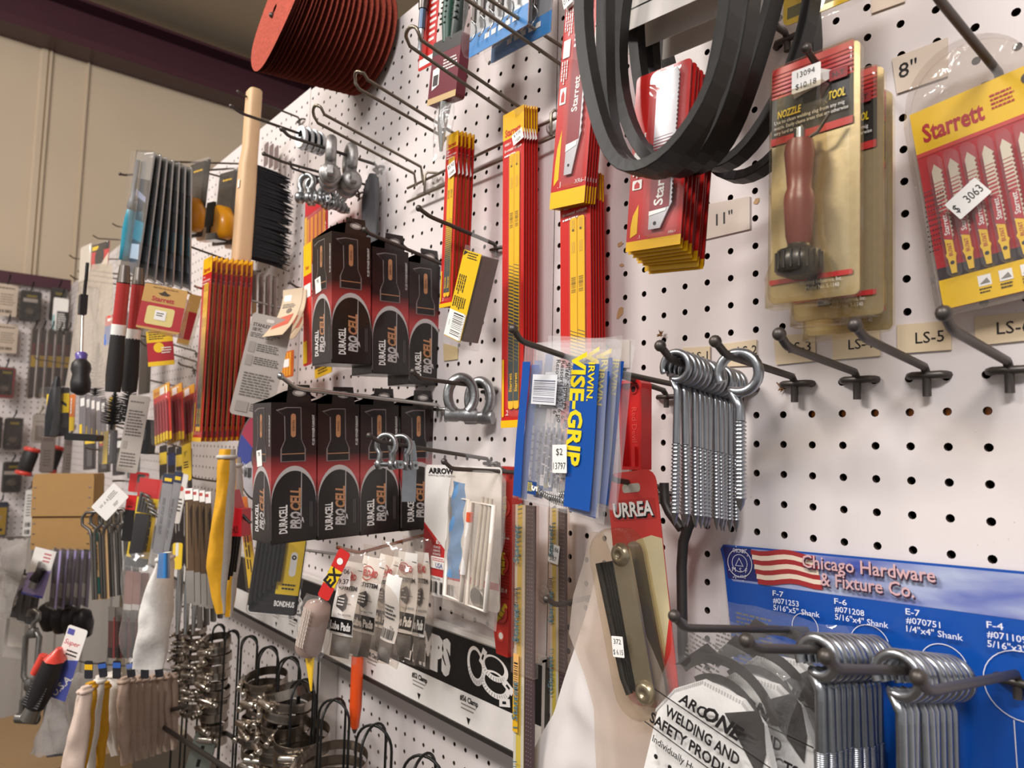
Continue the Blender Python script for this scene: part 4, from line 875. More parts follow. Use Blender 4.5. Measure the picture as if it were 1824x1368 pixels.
def flash_box(M, W, D, H, lb):
    root = thing('flashlight_box', lb, 'boxed flashlight', M, 'boxed flashlights'); g = box_grad(D, H)
    mb = MB(); mb.box(-W / 2, W / 2, -D / 2, D / 2, -H / 2, H / 2, g); v0 = len(mb.v)
    cop, wt, gy = C('#c08a63', .35, .3), C('#e7e2de', .4), C('#b9b2b0', .4)
    def face(w_):
        f = MB(); hw = w_ / 2; y = -.0002
        base = [(-.5 * w_, -.5 * H)] + [(.5 * w_, -.5 * H)]
        oval = [(hw * math.cos(math.radians(a)), -.20 * H + .245 * H * math.sin(math.radians(a))) for a in range(0, 181, 10)]
        f.flat([(hw * .99, -.47 * H)] + [(x * .99, z) for x, z in oval] + [(-hw * .99, -.47 * H)], y, gy)
        oval2 = [(hw * .985 * math.cos(math.radians(a)) * (1 - .0 * a), -.225 * H + .235 * H * math.sin(math.radians(a))) for a in range(0, 181, 10)]
        f.flat([(hw * .985, -.49 * H)] + oval2 + [(-hw * .985, -.49 * H)], y - .0001, bk)
        f.text('DURACELL', -.24 * w_, -.33 * H, .17 * w_, wt, y - .0002, rot=90, bold=.03, wid=.20 * H)
        f.text('PRO', .03 * w_, -.345 * H, .22 * w_, gy, y - .0002, rot=90, bold=.04, shear=.2, wid=.125 * H); f.text('CELL', .03 * w_, -.195 * H, .22 * w_, cop, y - .0002, rot=90, bold=.04, shear=.2, wid=.16 * H)
        f.flat([(.13 * w_, -.40 * H), (.16 * w_, -.40 * H), (.17 * w_, .0), (.155 * w_, .0)], y - .0002, gy); f.flat([(.04 * w_, -.30 * H), (.22 * w_, -.37 * H), (.20 * w_, -.33 * H)], y - .0002, gy)
        for k in range(2): f.flat([(.35 * w_ + k * .04 * w_, -.40 * H), (.36 * w_ + k * .04 * w_, -.40 * H), (.36 * w_ + k * .04 * w_, -.22 * H), (.35 * w_ + k * .04 * w_, -.22 * H)], y - .0002, C('#6a6463', .5))
        fl = [(-.16, .46), (-.36, .44), (-.20, .40), (-.19, .235), (-.27, .17), (-.27, .08), (.23, .08), (.23, .17), (.15, .235), (.14, .46)]
        f.flat([(x * w_ * 1.12 + .02 * w_ * 0, z * H + (.006 * H if z > .3 else -.005 * H)) for x, z in fl], y - .0001, C('#7d706e', .5)); f.flat([(x * w_, z * H) for x, z in fl], y - .0002, C('#1d191a', .3))
        f.flat([(-.27 * w_, .128 * H), (.23 * w_, .128 * H), (.23 * w_, .134 * H), (-.27 * w_, .134 * H)], y - .0003, cop)
        f.flat(rr(.11 * w_, .17 * H, .004, -.02 * w_, .335 * H), y - .0003, cop); f.text('DURACELL', -.02 * w_, .335 * H, .05 * w_, INK(), y - .0004, rot=90, bold=.01, wid=.08 * H)
        f.text('PC LED VOYAGER FLASHLIGHT', .43 * w_, .30 * H, .055 * w_, wt, y - .0003, rot=90, bold=.01, wid=.22 * H)
        return f
    f = face(W); [mb.add([(x, y - D / 2, z) for x, y, z in f.v], [q], f.mats[k]) if False else None for q, k in ()]
    for fa, w_, tr in ((face(W), W, lambda x, y, z: (x, y - D / 2, z)), (face(D), D, lambda x, y, z: (W / 2 - y, x, z))):
        vv = [tr(*p) for p in fa.v]; b = len(mb.v); mb.v.extend(vv)
        for q, k, s_ in zip(fa.f, fa.mi, fa.sm): mb.f.append(tuple(i + b for i in q)); mb.mi.append(mb._m(fa.mats[k])); mb.sm.append(s_)
    ct = sub(root, mb, 'carton')
    mb = MB()
    def lid(u, v): return (W / 2 - W * v, -D / 2 + D * u, H / 2 + .010 * math.sin(math.pi * u) * (1 - v) + .006 * (1 - v))
    mb.surf(8, 5, lid, bk); lf = sub(ct, mb, 'lid_flap', label='black glossy lid flap')
    mb = MB(); mb.plate([(-D * .28, 0), (D * .28, 0), (D * .24, .022), (-D * .24, .022)], -.0006, .0006, bk); mb.frame(circ(.009, 0, .012, 12, .0045), circ(.0065, 0, .012, 12, .0028), -.0009, C('#8b8380', .4)); mb.flat(circ(.0062, 0, .012, 12, .0026), -.0010, C('#c9bfb8', .5))
    sub(ct, mb, 'hang_tab', Matrix.Translation((W * .47, D * .12, H / 2)) @ Matrix.Rotation(math.radians(90), 4, 'Z'))
    return root
def flash_row(edges, ytop, ybot, X, lbls, n, dark_tilt=0):
    out = []
    for i in range(n):
        (xa, ya0, ya1), (xb, yb0, yb1) = edges[i]
        p0, p1, p2, p3 = atX(xa, ya0, X), atX(xa, ya1, X), atX(xb, yb0, X), atX(xb, yb1, X)
        D = abs((p2[1] + p3[1]) / 2 - (p0[1] + p1[1]) / 2) * .97; Hh = (p0[2] - p1[2] + p2[2] - p3[2]) / 2; c = (p0 + p1 + p2 + p3) / 4
        tilt = -math.degrees(math.atan2(((p1 + p3) - (p0 + p2))[1] / 2, Hh)); out.append((c, D, Hh, tilt))
    Dm = sum(o[1] for o in out) / n; Hm = sum(o[2] for o in out) / n; print('box', Dm, Hm, [o[3] for o in out]); proto = None
    for i, (c, D, Hh, tilt) in enumerate(out):
        c = c.copy(); c[0] -= Dm / 2; M = pose(c, tilt=-tilt)
        if proto is None: proto = flash_box(M, Dm, min(Dm, D), Hm, lbls[i])
        else: dup(proto, M, lbls[i], 'boxed flashlights')
    return proto, Dm, Hm
nm = 'black and red flashlight box, %s of the %s row'
pr, Dm, Hm = flash_row([((588, 408, 650), (663, 428, 645)), ((663, 440, 671), (728, 448, 663)), ((728, 465, 690), (789, 474, 683))], 0, 0, -.845, [nm % (q, 'upper') for q in ('front', 'middle', 'rear')], 3)
sticker(pr, -.17 * Dm, .12 * Hm, .016, .020, -Dm / 2 - .0006, 8, ('70', ''))
pr2, Dm2, Hm2 = flash_row([((481, 724, 973), (565, 716, 953)), ((566, 722, 966), (640, 716, 952)), ((641, 724, 956), (711, 718, 945)), ((712, 724, 951), (780, 718, 940))], 0, 0, -.850, [nm % (q, 'lower') for q in ('front', 'second', 'third', 'rear')], 4)
sticker(pr2, -.10 * Dm2, .10 * Hm2, .016, .020, -Dm2 / 2 - .0006, 8, ('70', ''))
hook('dark peg hook through the tabs of the upper flashlight boxes', (806, 478), (658, 416), (650, 409), r=.0026, base_y=-.006)
hook('plated peg hook through the tabs of the lower flashlight boxes', (783, 722), (528, 692), (500, 670), r=.0028, mat=STEEL())
# ---------------------------------------------------------------- clear box of staples
M, W, H = fr((826, 440), (858, 452), (792, 598), -.095); Q = uvmap(M, W, H); D = .028
root = thing('staple_box', 'clear plastic box of staples with a yellow label and barcode', 'staples', M); clr = FILM('#ffffff', .06, .06, .4, .03)
mb = MB(); mb.box(-W / 2, W / 2, 0, D, -H / 2 - .006, H / 2 + .004, clr); cs = sub(root, mb, 'case', label='clear plastic case')
mb = MB(); mb.box(-W * .44, W * .46, .003, D - .003, -H * .47, H * .47, C('#77706d', .45, .5, .15, 300)); sub(root, mb, 'staples', label='grey staple sticks')
for k in range(40): pass
mb = MB(); yl = PR('#e8bd1a'); mb.plate(rr(W * .94, H * .97, .001), -.0008, -.0004, yl)
prt(mb, W, H, [('p', [(.06, .02), (.30, .03), (.06, .08)], INK()), ('l', .30, .03, .90, .11, 3, INK()), ('lv', .12, .28, .56, .50, 4, INK()), ('lv', .12, .52, .80, .66, 6, INK()), ('r', .04, .68, .96, .975, W_()), ('bh', .32, .70, .86, .95, INK()), ('t', 'U.S.A.', .18, .82, .018, INK(), dict(rot=90)), ('t', '076174157155', .92, .83, .014, INK(), dict(rot=90, w=.9))], -.0008); sub(cs, mb, 'label', label='yellow label')
mb = MB(); mb.plate(rr(W * .9, .032, .005, 0, H / 2 + .019), .004, .0048, clr); sub(root, mb, 'hang_tab')
hook('dark peg hook with the clear staple box', (884, 436), (766, 386), (746, 371), r=.0026)
# ---------------------------------------------------------------- bow shackles
def shackle(name, M, lb, s, m, grp='galvanised shackles', thick=.24):
    """bow at the origin top, pin below, s = inner width"""
    root = thing(name, lb, 'shackle', M, grp); mb = MB(); r0 = s * thick; pts = []; rad = []
    for k in range(25):
        a = math.radians(-52 + 284 * k / 24); pts.append((s * .92 * math.cos(a), 0, -s * .95 + s * .95 * math.sin(a)))
    pts = [(s * .62, 0, -s * 2.55)] + [(s * .62, 0, -s * 2.2)] + pts + [(-s * .62, 0, -s * 2.2), (-s * .62, 0, -s * 2.55)]
    mb.tube(pts, r0, m, 10); sub(root, mb, 'bow')
    for sx in (-1, 1):
        mb = MB(); mb.lathe([(r0 * .9, -r0 * 1.0), (r0 * 1.9, -r0 * .9), (r0 * 2.0, 0), (r0 * 1.9, r0 * .9), (r0 * .9, r0 * 1.0)], m, (sx * s * .62, 0, -s * 2.65), (1, 0, 0), 16); sub(root, mb, 'lug')
    mb = MB(); mb.lathe([(r0 * .95, -s * .98), (r0 * .95, s * 1.0), (r0 * 1.7, s * 1.0), (r0 * 1.7, s * 1.2), (r0 * .7, s * 1.25)], m, (0, 0, -s * 2.65), (1, 0, 0), 14)
    mb.plate(rr(s * .55, s * .75, s * .15, s * 1.45, -s * 2.65), -r0 * .5, r0 * .5, m); mb.flat(circ(s * .14, s * 1.5, -s * 2.65, 10), -r0 * .55, C('#3c3a38', .6)); sub(root, mb, 'pin')
    return root
GZ = C('#a5a7a8', .38, 1.0, .3, 160, .5)
XS = at(872, 818, -.006)[0]; hook('dark peg hook with two bow shackles and a hasp, in front of the lower boxes', (872, 818), (676, 787), (658, 776), r=.0024)
for (x, y, yaw, n_) in ((688, 790, 35, 'front'), (713, 792, 48, 'rear')):
    p = on_hook(x, y, XS); p[2] += .010; shackle('bow_shackle', pose(p, yaw=yaw), 'small galvanised bow shackle with a pin, %s of two before the boxes' % n_, .0125, GZ)
p = on_hook(731, 797, XS); M = pose(p, yaw=62); root = thing('hasp', 'flat zinc hasp hanging behind the two small shackles', 'hasp', M)
mb = MB(); mb.plate([(-.008, -.062), (.008, -.062), (.008, -.012), (.006, .002), (.004, .008), (-.004, .008), (-.006, .002), (-.008, -.012)], -.001, .001, ZINC()); mb.frame(circ(.0045, 0, 0), circ(.002, 0, 0), -.0013, STEEL()); sub(root, mb, 'plate')
mb = MB(); mb.tube([(0, -.001, .006), (0, -.005, -.002), (0, -.005, -.016), (0, -.001, -.022)], .0022, ZINC()); sub(root, mb, 'loop')
XT = at(868, 688, -.006)[0]; hook('dark peg hook with two chain connector shackles', (868, 690), (748, 674), (736, 662), r=.0026)
for k, (x, y, yaw) in enumerate(((822, 686, 60), (855, 692, 20))):
    p = on_hook(x, y, XT); p[2] += .009; root = thing('screw_pin_ring', 'thick steel ring with a flat threaded foot, %s of two right of the boxes' % ('front', 'rear')[k], 'ring', pose(p, yaw=yaw), 'steel rings'); mb = MB(); s = .020
    pts = [(s * .82 * math.sin(math.radians(a)), 0, -.022 + .0225 * math.cos(math.radians(a))) for a in range(-150, 151, 12)]; mb.tube(pts, .0062, GZ, 12); sub(root, mb, 'ring')
    mb = MB(); mb.lathe([(.0085, -.020), (.0088, -.006), (.0075, .0), (.0088, .006), (.0085, .020)], GZ, (0, 0, -.046), (1, 0, 0), 16, .7); sub(root, mb, 'foot')
# ---------------------------------------------------------------- staple card and the clear bag in front of it
M, W, H = fr((758, 826), (893, 834), (754, 1054), -.045); Q = uvmap(M, W, H); root = thing('staple_card', 'white and red hang card with a barcode under a clear tab', 'hang card', M); rd = PR('#c42a2c')
lay = [('p', [(0, .52), (.40, .80), (.99, .80), (.99, .85), (0, .85)], rd), ('p', [(0, .45), (.52, .77), (.52, .85), (0, .85)], rd), ('p', [(0, .47), (.26, .65), (.20, .80), (0, .80)], PR('#8f2226')), ('t', 'ARROW', .23, .045, .040, INK(), dict(bold=.05, w=.36)), ('t', 'HOW IT ALL COMES TOGETHER', .24, .082, .013, INK(), dict(w=.38)), ('t', 'MULTI-PACK', .78, .03, .022, INK(), dict(bold=.02, w=.28)),
       ('t', '875', .22, .59, .030, W_(), dict(bold=.02)), ('t', 'STAPLES', .20, .63, .018, W_()), ('t', 'GRAPAS', .20, .656, .018, W_()), ('t', 'AGRAFES', .20, .682, .018, W_()), ('o', .12, .70, .36, .79, .002, W_()), ('t', 'USA', .24, .765, .036, PR('#1c4a90'), dict(bold=.02)), ('l', .15, .712, .33, .74, 2, rd), ('t', 'ITEM# 50MP', .20, .865, .016, INK()), ('b', .10, .885, .46, .975, INK()), ('t', '0 79055 00054', .25, .985, .014, INK())]
sub(root, card_mb(W, H, .0009, PR('#efebe6', .4), lay, .006), 'card'); mb = MB(); mb.plate(rr(W, .036, .006, 0, H / 2 + .012), -.0006, .0006, CLEAR()); sub(root, mb, 'hang_tab', label='clear plastic hang tab')
XB = at(935, 838, -.006)[0]; hook('dark peg hook with a ball tip holding the clear bag of fittings', (935, 842), (805, 835), (791, 822), r=.0024, X=None)
hook('short dark peg hook whose tip shows at the corner of the blue bags', (925, 850), (893, 836), (884, 827), r=.0024)
YB = -.085; M, W, H = fr((808, 836), (902, 852), (790, 1078), YB)
root = thing('parts_bag', 'clear bag of repair parts with blue and orange marks, in front of the white card', 'bag', M); sub(root, pouch_mb(W * 1.04, H * 1.04, .030, FILM('#f8f4f0', .12, .12, .5, .25, 30), 8, .004, 18, 28), 'bag', label='clear crumpled bag')
mb = MB()
def pad(u, v): return ((u * .26 - .40) * W, -.006 - .004 * math.sin(u * 3.1) + .0015 * math.sin(v * 22 + u * 4), (.42 - v * .68) * H)
mb.surf(8, 24, pad, C('#5f8fc0', .5, 0, .12, 60)); sub(root, mb, 'blue_pad')
mb = MB(); cr = C('#e9e2d8', .5, 0, .05)
for x0, x1 in ((-.46, -.06), (-.02, .40)):
    mb.tube([(x0 * W, -.004, .30 * H), (x1 * W, -.006, .31 * H), (x1 * W, -.008, -.40 * H), (x0 * W + .004, -.006, -.41 * H)], .0028, cr, 8, True)
sub(root, mb, 'frame', label='off-white wire frames'); mb = MB(); mb.tube([(.06 * W, -.012, .22 * H), (.0 * W, -.012, -.20 * H)], .0035, C('#eeeae6', .4)); mb.lathe([(.0039, 0), (.0039, .010)], PR('#e2572c'), (.055 * W, -.012, .17 * H), (0, 0, 1), 10); sub(root, mb, 'rod', label='white rod with an orange band')
mb = MB(); [mb.tube([(x * W, -.004, .35 * H), ((x - .05) * W, -.006, -.30 * H)], .0022, C('#cfc6b6', .4)) for x in (.16, .24, .32)]; mb.lathe([(.012, -.003), (.014, 0), (.012, .003)], C('#8d8880', .4, .5), (.22 * W, -.004, -.34 * H), (0, 1, .2), 16); sub(root, mb, 'strip')
# ================================================================ the crowded left half
def plane_pt(px, py, P0, n_):
    d = ray(px, py); return CAM + d * (((P0 - CAM) @ n_) / (d @ n_))
def frN(tl, tr, bl, Y, yaw=0):
    """like fr, for a card turned by yaw degrees from facing the aisle (0) to facing along it (90)"""
    mid = ((tr[0] + bl[0]) / 2, (tr[1] + bl[1]) / 2); P0 = at(*mid, Y); a = math.radians(yaw); n_ = np.array([math.sin(a), -math.cos(a), 0.0])
    A, B, C_ = (plane_pt(*q, P0, n_) for q in (tl, tr, bl)); u, v = B - A, A - C_; wd, ht = np.linalg.norm(u), np.linalg.norm(v); cen = (B + C_) / 2
    u, v = u / wd, v / ht; e1, e2 = u + v, u - v; e1 /= np.linalg.norm(e1); e2 /= np.linalg.norm(e2)
    x, z = (e1 + e2) / math.sqrt(2), (e1 - e2) / math.sqrt(2); y = np.cross(z, x)
    return Matrix(((x[0], y[0], z[0], cen[0]), (x[1], y[1], z[1], cen[1]), (x[2], y[2], z[2], cen[2]), (0, 0, 0, 1))), wd, ht
def pack(name, lb, cat, tl, tr, bl, Y, yaw, body, layers=(), r=.004, bub=None, clam=None, inner=None, n=1, step=(0, .01, 0), labels=None, group=None, jit=(.001, .8), seed=1, T=.001, tab=False):
    """a hang card, optionally with a bubble (u0,v0,u1,v1,depth), a clear clamshell depth, and things inside drawn by inner(root, W, H)"""
    M, W, H = frN(tl, tr, bl, Y, yaw); root = thing(name, lb, cat, M, group)
    sub(root, card_mb(W, H, T, body, list(layers), min(r, W * .2)), 'card')
    if inner: inner(root, W, H)
    if bub:
        u0, v0, u1, v1, d = bub; mb = blister_mb((u1 - u0) * W, (v1 - v0) * H, d, FILM('#ffffff', .04, .06, .5, .05), .006, ((u0 + u1) / 2 - .5) * W, (.5 - (v0 + v1) / 2) * H); sub(root, mb, 'bubble')
    if clam:
        mb = MB(); o = rr(W * 1.06, H * 1.04, .008); mb.loft([[(x, clam * .2, z) for x, z in o], [(x, -clam * .5, z) for x, z in o], [(x * .9, -clam, z * .96) for x, z in o]], FILM('#ffffff', .02, .07, .4, .05), True, True); sub(root, mb, 'clamshell')
    if tab: mb = MB(); mb.plate(rr(W * .5, H * .07, .004, 0, H * .53), -.0005, .0005, CLEAR()); sub(root, mb, 'hang_tab')
    if n > 1: stack(root, M, n, step, labels, group, jit, seed)
    return root, M, W, H
def wire_hook(lb, base, bend, tip, r=.0022, mat=None, X=None, by=-.006):
    return hook(lb, base, bend, tip, r, by, False, X is None, mat or WIRE(), X)
# ---------------------------------------------------------------- fan of sanding discs
XD = at(658, 96, -.006)[0]; hook('dark peg hook carrying the fan of sanding discs, at the top of the board', (658, 96), (500, 36), (484, 27), r=.0028)
def disc_mb(R0, curl, seed):
    mb = MB(); top = C('#a94632', .9, 0, .65, 230, .6); back = C('#4a2420', .8, 0, .15, 90)
    def fn(dy):
        def f(u, v):
            a = 2 * math.pi * u; rr0 = .008 + (R0 - .008) * v; x, z = rr0 * math.cos(a), rr0 * math.sin(a)
            return (x, dy + curl * (x * x) * 4 - curl * 1.5 * z * abs(z) * 3 + .0015 * math.sin(3 * a + seed) * v, z)
        return f
    mb.surf(40, 6, fn(0), top, True); mb.surf(40, 6, fn(.0009), back, True); return mb
c0, c1 = on_hook(489, 16, XD), on_hook(640, 66, XD); proto = None; nd = 22
Rr = random.Random(5)
for i in range(nd):
    t = i / (nd - 1); t = t ** 1.5; p = c0 + (c1 - c0) * t; p[2] += .004 * t; tl_ = -12 + 16 * t + Rr.uniform(-.4, .4); M = pose(p, yaw=Rr.uniform(-.5, .5) - 3 + 9 * t, tilt=tl_ * .9, roll=Rr.uniform(-3, 3))
    lb = 'rust red sanding disc, %s in the fan under the ceiling' % od(i, nd)
    if proto is None: proto = disc_mb(.098, .10, 1).build('sanding_disc', None, M); tag(proto, lb, 'sanding disc', 'fan of sanding discs')
    else: dup(proto, M, lb, 'fan of sanding discs')
# ---------------------------------------------------------------- top middle: nut driver card, pliers, drill bits
r, M, W, H = pack('nut_driver_card', 'red card with a small nut driver at the top edge, left of the green pliers', 'hang card', (753, -60), (781, -75), (752, 121), -.05, 0, PR('#c1241f'), [('r', .05, .9, .95, .97, W_()), ('l', .55, .4, .95, .8, 7, W_()), ('t', 'XT', .7, .36, .05, W_())])
mb = MB(); mb.lathe([(.0065, .45 * 0 - .012), (.0072, .0), (.0072, .022), (.0055, .024)], C('#5a5552', .35, .8), (-.12 * W, -.009, .10 * H), (0, 0, 1), 12); mb.lathe([(.0052, -.04), (.0050, -.012)], C('#46566a', .4, .6), (-.12 * W, -.009, .10 * H), (0, 0, 1), 10); mb.lathe([(.0024, -.075), (.0034, -.070), (.0030, -.058), (.0042, -.055), (.0042, -.04)], ZINC(), (-.12 * W, -.009, .10 * H), (0, 0, 1), 6); sub(r, mb, 'nut_driver')
r, M, W, H = pack('pliers_card', 'green handled pliers in a maroon card sleeve with a bagged jaw', 'pliers', (777, 78), (826, 66), (774, 184), -.075, 0, PR('#6f2b38'), [('r', 0, 0, 1, .22, C('#3c3a3a', .4)), ('r', 0, .9, 1, 1, C('#c6a878', .5)), ('l', .45, .35, .95, .55, 4, W_()), ('p', [(.1, .45), (.34, .42), (.36, .72), (.12, .78)], W_()), ('r', .14, .55, .32, .72, C('#3a3436', .5))], T=.014)
for sx in (-1, 1):
    mb = MB(); mb.tube([(sx * .008, 0, H * .5 - .004), (sx * .012, 0, H * .5 + .03), (sx * .013, 0, H * .5 + .09), (sx * .010, 0, H * .5 + .14)], [.008, .0105, .0095, .008], C('#1f4a3c' if sx < 0 else '#2f3a36', .45), 10, False, True, (1, .8))
    for k in range(7): mb.tube([(sx * .013 - .006, -.0088, H * .5 + .02 + k * .007), (sx * .013 + .006, -.0088, H * .5 + .02 + k * .007)], .0012, C('#26302c', .5), 5)
    sub(r, mb, 'handle', label='dark green handle')
mb = MB(); pm = pouch_mb(.036, .075, .014, FILM('#ffffff', .10, .1, .5, .25, 60), 4, .003, 10, 14); sub(r, pm, 'jaw_bag', Matrix.Translation((.002, 0, -H * .5 - .034)), 'clear bag around the jaw')
mb = MB(); mb.tube([(0, 0, -H * .5), (-.002, 0, -H * .5 - .03), (.002, 0, -H * .5 - .062)], [.008, .006, .002], STEEL(), 8); sub(r, mb, 'jaw')
def bits(root, W, H):
    for k in range(5):
        mb = MB(); x = (-.34 + .16 * k) * W; mb.tube([(x, -.008, H * .5), (x, -.008, -H * .22)], .0030, C('#3a3330', .35, .6), 8); mb.tube([(x + .004 * math.cos(t * .9), -.008 + .003 * math.sin(t * .9), H * .4 - t * .004) for t in range(26)], .0011, STEEL(), 5); sub(root, mb, 'drill_bit')
wh, bl = C('#dfe3e8', .3), PR('#3b86c8')
pack('drill_bit_pack', 'clear pack of dark drill bits with a blue lower label, front one of two at the top', 'blister pack', (838, -80), (938, -130), (846, 85), -.085, 0, C('#c9ccd0', .25, .6), [('r', 0, .80, 1, 1, bl)] + [('r', .28 + .12 * i, .85, .36 + .12 * i, .90, W_()) for i in range(5)], clam=.014, inner=bits, n=2, step=(.012, .025, -.003), labels=lambda i: 'clear pack of dark drill bits with a blue label, ' + ('front', 'rear')[i] + ' one of two', group='drill bit packs')
# ---------------------------------------------------------------- pulleys and big shackles
XP = at(580, 252, -.006)[0]; hook('dark peg hook reaching left in front of the wooden brush handle', (580, 254), (430, 202), (412, 189), r=.0026)
for i, (x, y) in enumerate(((538, 240), (549, 243), (560, 247), (570, 251))):
    p = on_hook(x, y, XP); p[2] += .004; root = thing('wire_rope_clip', 'zinc rope clip on the hook right of the wooden brush, ' + od(i, 4), 'rope clip', pose(p, yaw=20), 'rope clips'); mb = MB()
    o = [(x_ * .0125, z_ * .022 - .010) for x_, z_ in circ(1, 0, 0, 20)]; mb.frame(o, [(x_ * .45, (z_ + .010) * .62 - .010) for x_, z_ in o], -.004, ZINC()); mb.frame(o, [(x_ * .45, (z_ + .010) * .62 - .010) for x_, z_ in o], .004, ZINC()); mb.loft([[(x_, -.004, z_) for x_, z_ in o], [(x_, .004, z_) for x_, z_ in o]], ZINC(), True, False); i_ = [(x_ * .45, (z_ + .010) * .62 - .010) for x_, z_ in o]; mb.loft([[(x_, .004, z_) for x_, z_ in i_], [(x_, -.004, z_) for x_, z_ in i_]], ZINC(), True, False); mb.box(-.008, .008, -.004, .004, -.012, -.009, ZINC()); sub(root, mb, 'body')
    mb = MB(); mb.lathe([(.009, -.006), (.0095, -.004), (.0095, .004), (.009, .006)], STEEL(), (0, 0, -.021), (0, 1, 0), 16); sub(root, mb, 'wheel')
XH = at(672, 293, -.006)[0]; hook('dark peg hook with the large shackles', (672, 294), (515, 243), (502, 230), r=.0026)
for i, (x, y, yw) in enumerate(((590, 264, 12), (624, 277, 22))):
    p = on_hook(x, y, XH); p[2] += .012; shackle('bow_shackle', pose(p, yaw=-38 + yw), 'large grey bow shackle, %s of two above the red blade card' % ('left', 'right')[i], .0225, C('#a09d9b', .5, .9, .3, 140, .6), 'large grey shackles', .38)
hook('dark peg hook with the cluster of small shackles', (655, 330), (505, 289), (470, 274), r=.0022)
for i, (x, y) in enumerate(((548, 312), (560, 317), (574, 321), (590, 326), (606, 330))):
    p = at(x, y, -.10 + .016 * i); shackle('bow_shackle', pose(p, yaw=30 + 17 * i, roll=6 * (-1) ** i), 'small bright shackle in the cluster below the large ones, ' + od(i, 5), .0140, GZ, 'cluster of small shackles', .33)
hook('short dark hook behind the brush bristles', (640, 340), (520, 300), (516, 290), r=.002)
# ---------------------------------------------------------------- paint brush in a bag
r, M, W, H = pack('paint_brush', 'grey paint brush bristles in a clear bag on the open board', 'paint brush', (652, 290), (684, 272), (655, 470), -.012, 0, FILM('#ffffff', .12, .1, .45, .3, 40), T=.0005)
mb = MB(); gm = C('#4b494c', .75, 0, .45, 260, .5, 0, (1, 1, .05)); mb.loft([[(x * W, y * .012 - .008, z * H) for x, y in circ(1, 0, 0, 14) for z in (zz,)] if False else [(cx + wx * math.cos(a), -.010 + .006 * math.sin(a), zz * H) for a in [2 * math.pi * k / 14 for k in range(14)]] for zz, wx, cx in ((.30, .006, .10 * W), (.24, .020, .06 * W), (.10, .027, .0), (-.15, .026, -.01 * W), (-.42, .020, .02 * W), (-.5, .017, .03 * W))], gm); sub(r, mb, 'bristles')
# ---------------------------------------------------------------- wooden counter brush
XB_ = at(534, 210, -.006)[0]; hook('thin dark hook through the hole of the wooden brush', (534, 210), (438, 172), (424, 163), r=.002)
pt = on_hook(452, 178, XB_); pb = atX(441, 468, XB_); L = pt[2] - pb[2] + .02; tilt = -math.degrees(math.atan2(pt[1] - pb[1], pt[2] - pb[2])); root = thing('counter_brush', 'wooden counter brush with long black bristles hanging upright', 'brush', pose(pt + np.array([0, 0, .018]), tilt=tilt * -1))
wood = C('#d9b48a', .55, 0, .16, 9, .08, 0, (6, 6, .6)); mb = MB(); rings = []
for t, wx, wy, oy in ((0, .015, .011, 0), (.003, .0165, .0125, 0), (.03, .0170, .0130, 0), (.09, .0165, .0130, 0), (.115, .0165, .0130, 0), (.150, .0175, .0150, -.002), (.20, .0180, .0160, -.002), (L - .01, .0180, .0160, -.002), (L, .0165, .0150, -.002)):
    rings.append([(wx * math.copysign(abs(math.cos(a)) ** .55, math.cos(a)), oy + wy * math.copysign(abs(math.sin(a)) ** .55, math.sin(a)), -t) for a in [2 * math.pi * k / 20 for k in range(20)]])
mb.loft(rings, wood); hn = sub(root, mb, 'handle')
mb = MB(); mb.plate(rr(.010, .016, .001), -.0170, -.0168, C('#efe6da', .6)); sub(hn, mb, 'label', Matrix.Translation((.006, -.002, -.19)), 'small white sticker')
mb = MB(); bm = C('#17151a', .8, 0, .5, 60, .3); Rb = random.Random(2); z = -.148
while z > -L + .012:
    for x in (-.010, -.005, 0, .005, .010):
        ln = .060 + Rb.uniform(-.004, .006) + .010 * min(1, (-z - .14) / .05); a = Rb.uniform(-.05, .05) - .10; fl = Rb.uniform(.9, 1.1)
        mb.tube([(x, .012, z), (x * 1.25 * fl, .012 + ln * .6, z + ln * .6 * a), (x * 1.7 * fl, .012 + ln, z + ln * a * 1.5)], [.0026, .0022, .0006], bm, 4, False, False)
    z -= .0034
o = sub(root, mb, 'bristles', label='black bristles')
# ---------------------------------------------------------------- fan of chisel packs with teal handles
teal, ste = C('#2a8aa0', .35, 0, .05), C('#b8babd', .25, .9, .1)
def knife(root, W, H):
    mb = MB(); mb.lathe([(.004, -.05), (.0085, -.048), (.0090, -.02), (.010, .01), (.0085, .03), (.007, .045), (.0035, .05)], teal, (-.12 * W, -.0085, -.20 * H), (0, 0, 1), 12); sub(root, mb, 'handle', label='teal handle')
    mb = MB(); mb.lathe([(.0065, .048), (.0075, .052), (.0065, .065), (.0045, .07), (.0045, .14)], ste, (-.12 * W, -.0085, -.20 * H), (0, 0, 1), 10); sub(root, mb, 'shaft', label='steel shaft')
M, W, H = frN((248, 283), (282, 262), (212, 482), -.26, 0)
root = thing('chisel_pack', '', 'blister pack', M); mb = MB(); mb.plate(rr(W, H, .004), -.0006, .0006, C('#1b1c22', .3)); prt(mb, W, H, [('r', 0, .0, 1, .22, C('#8f8a84', .4)), ('r', 0, .56, 1, .72, PR('#1f7f98')), ('r', 0, .72, 1, 1, PR('#15314c')), ('p', [(.1, .78), (.9, .74), (.95, .86), (.2, .90)], C('#c3d6ea', .3)), ('p', [(.2, .30), (.9, .36), (.9, .40), (.2, .36)], C('#9aa4c4', .4)), ('t', 'K', .36, .82, .10, PR('#1c3550'), dict(bold=.05))]); sub(root, mb, 'card'); knife(root, W, H)  # pale blue patch under the letter is a reflection painted into the card
clr = FILM('#ffffff', .02, .07, .45, .05)
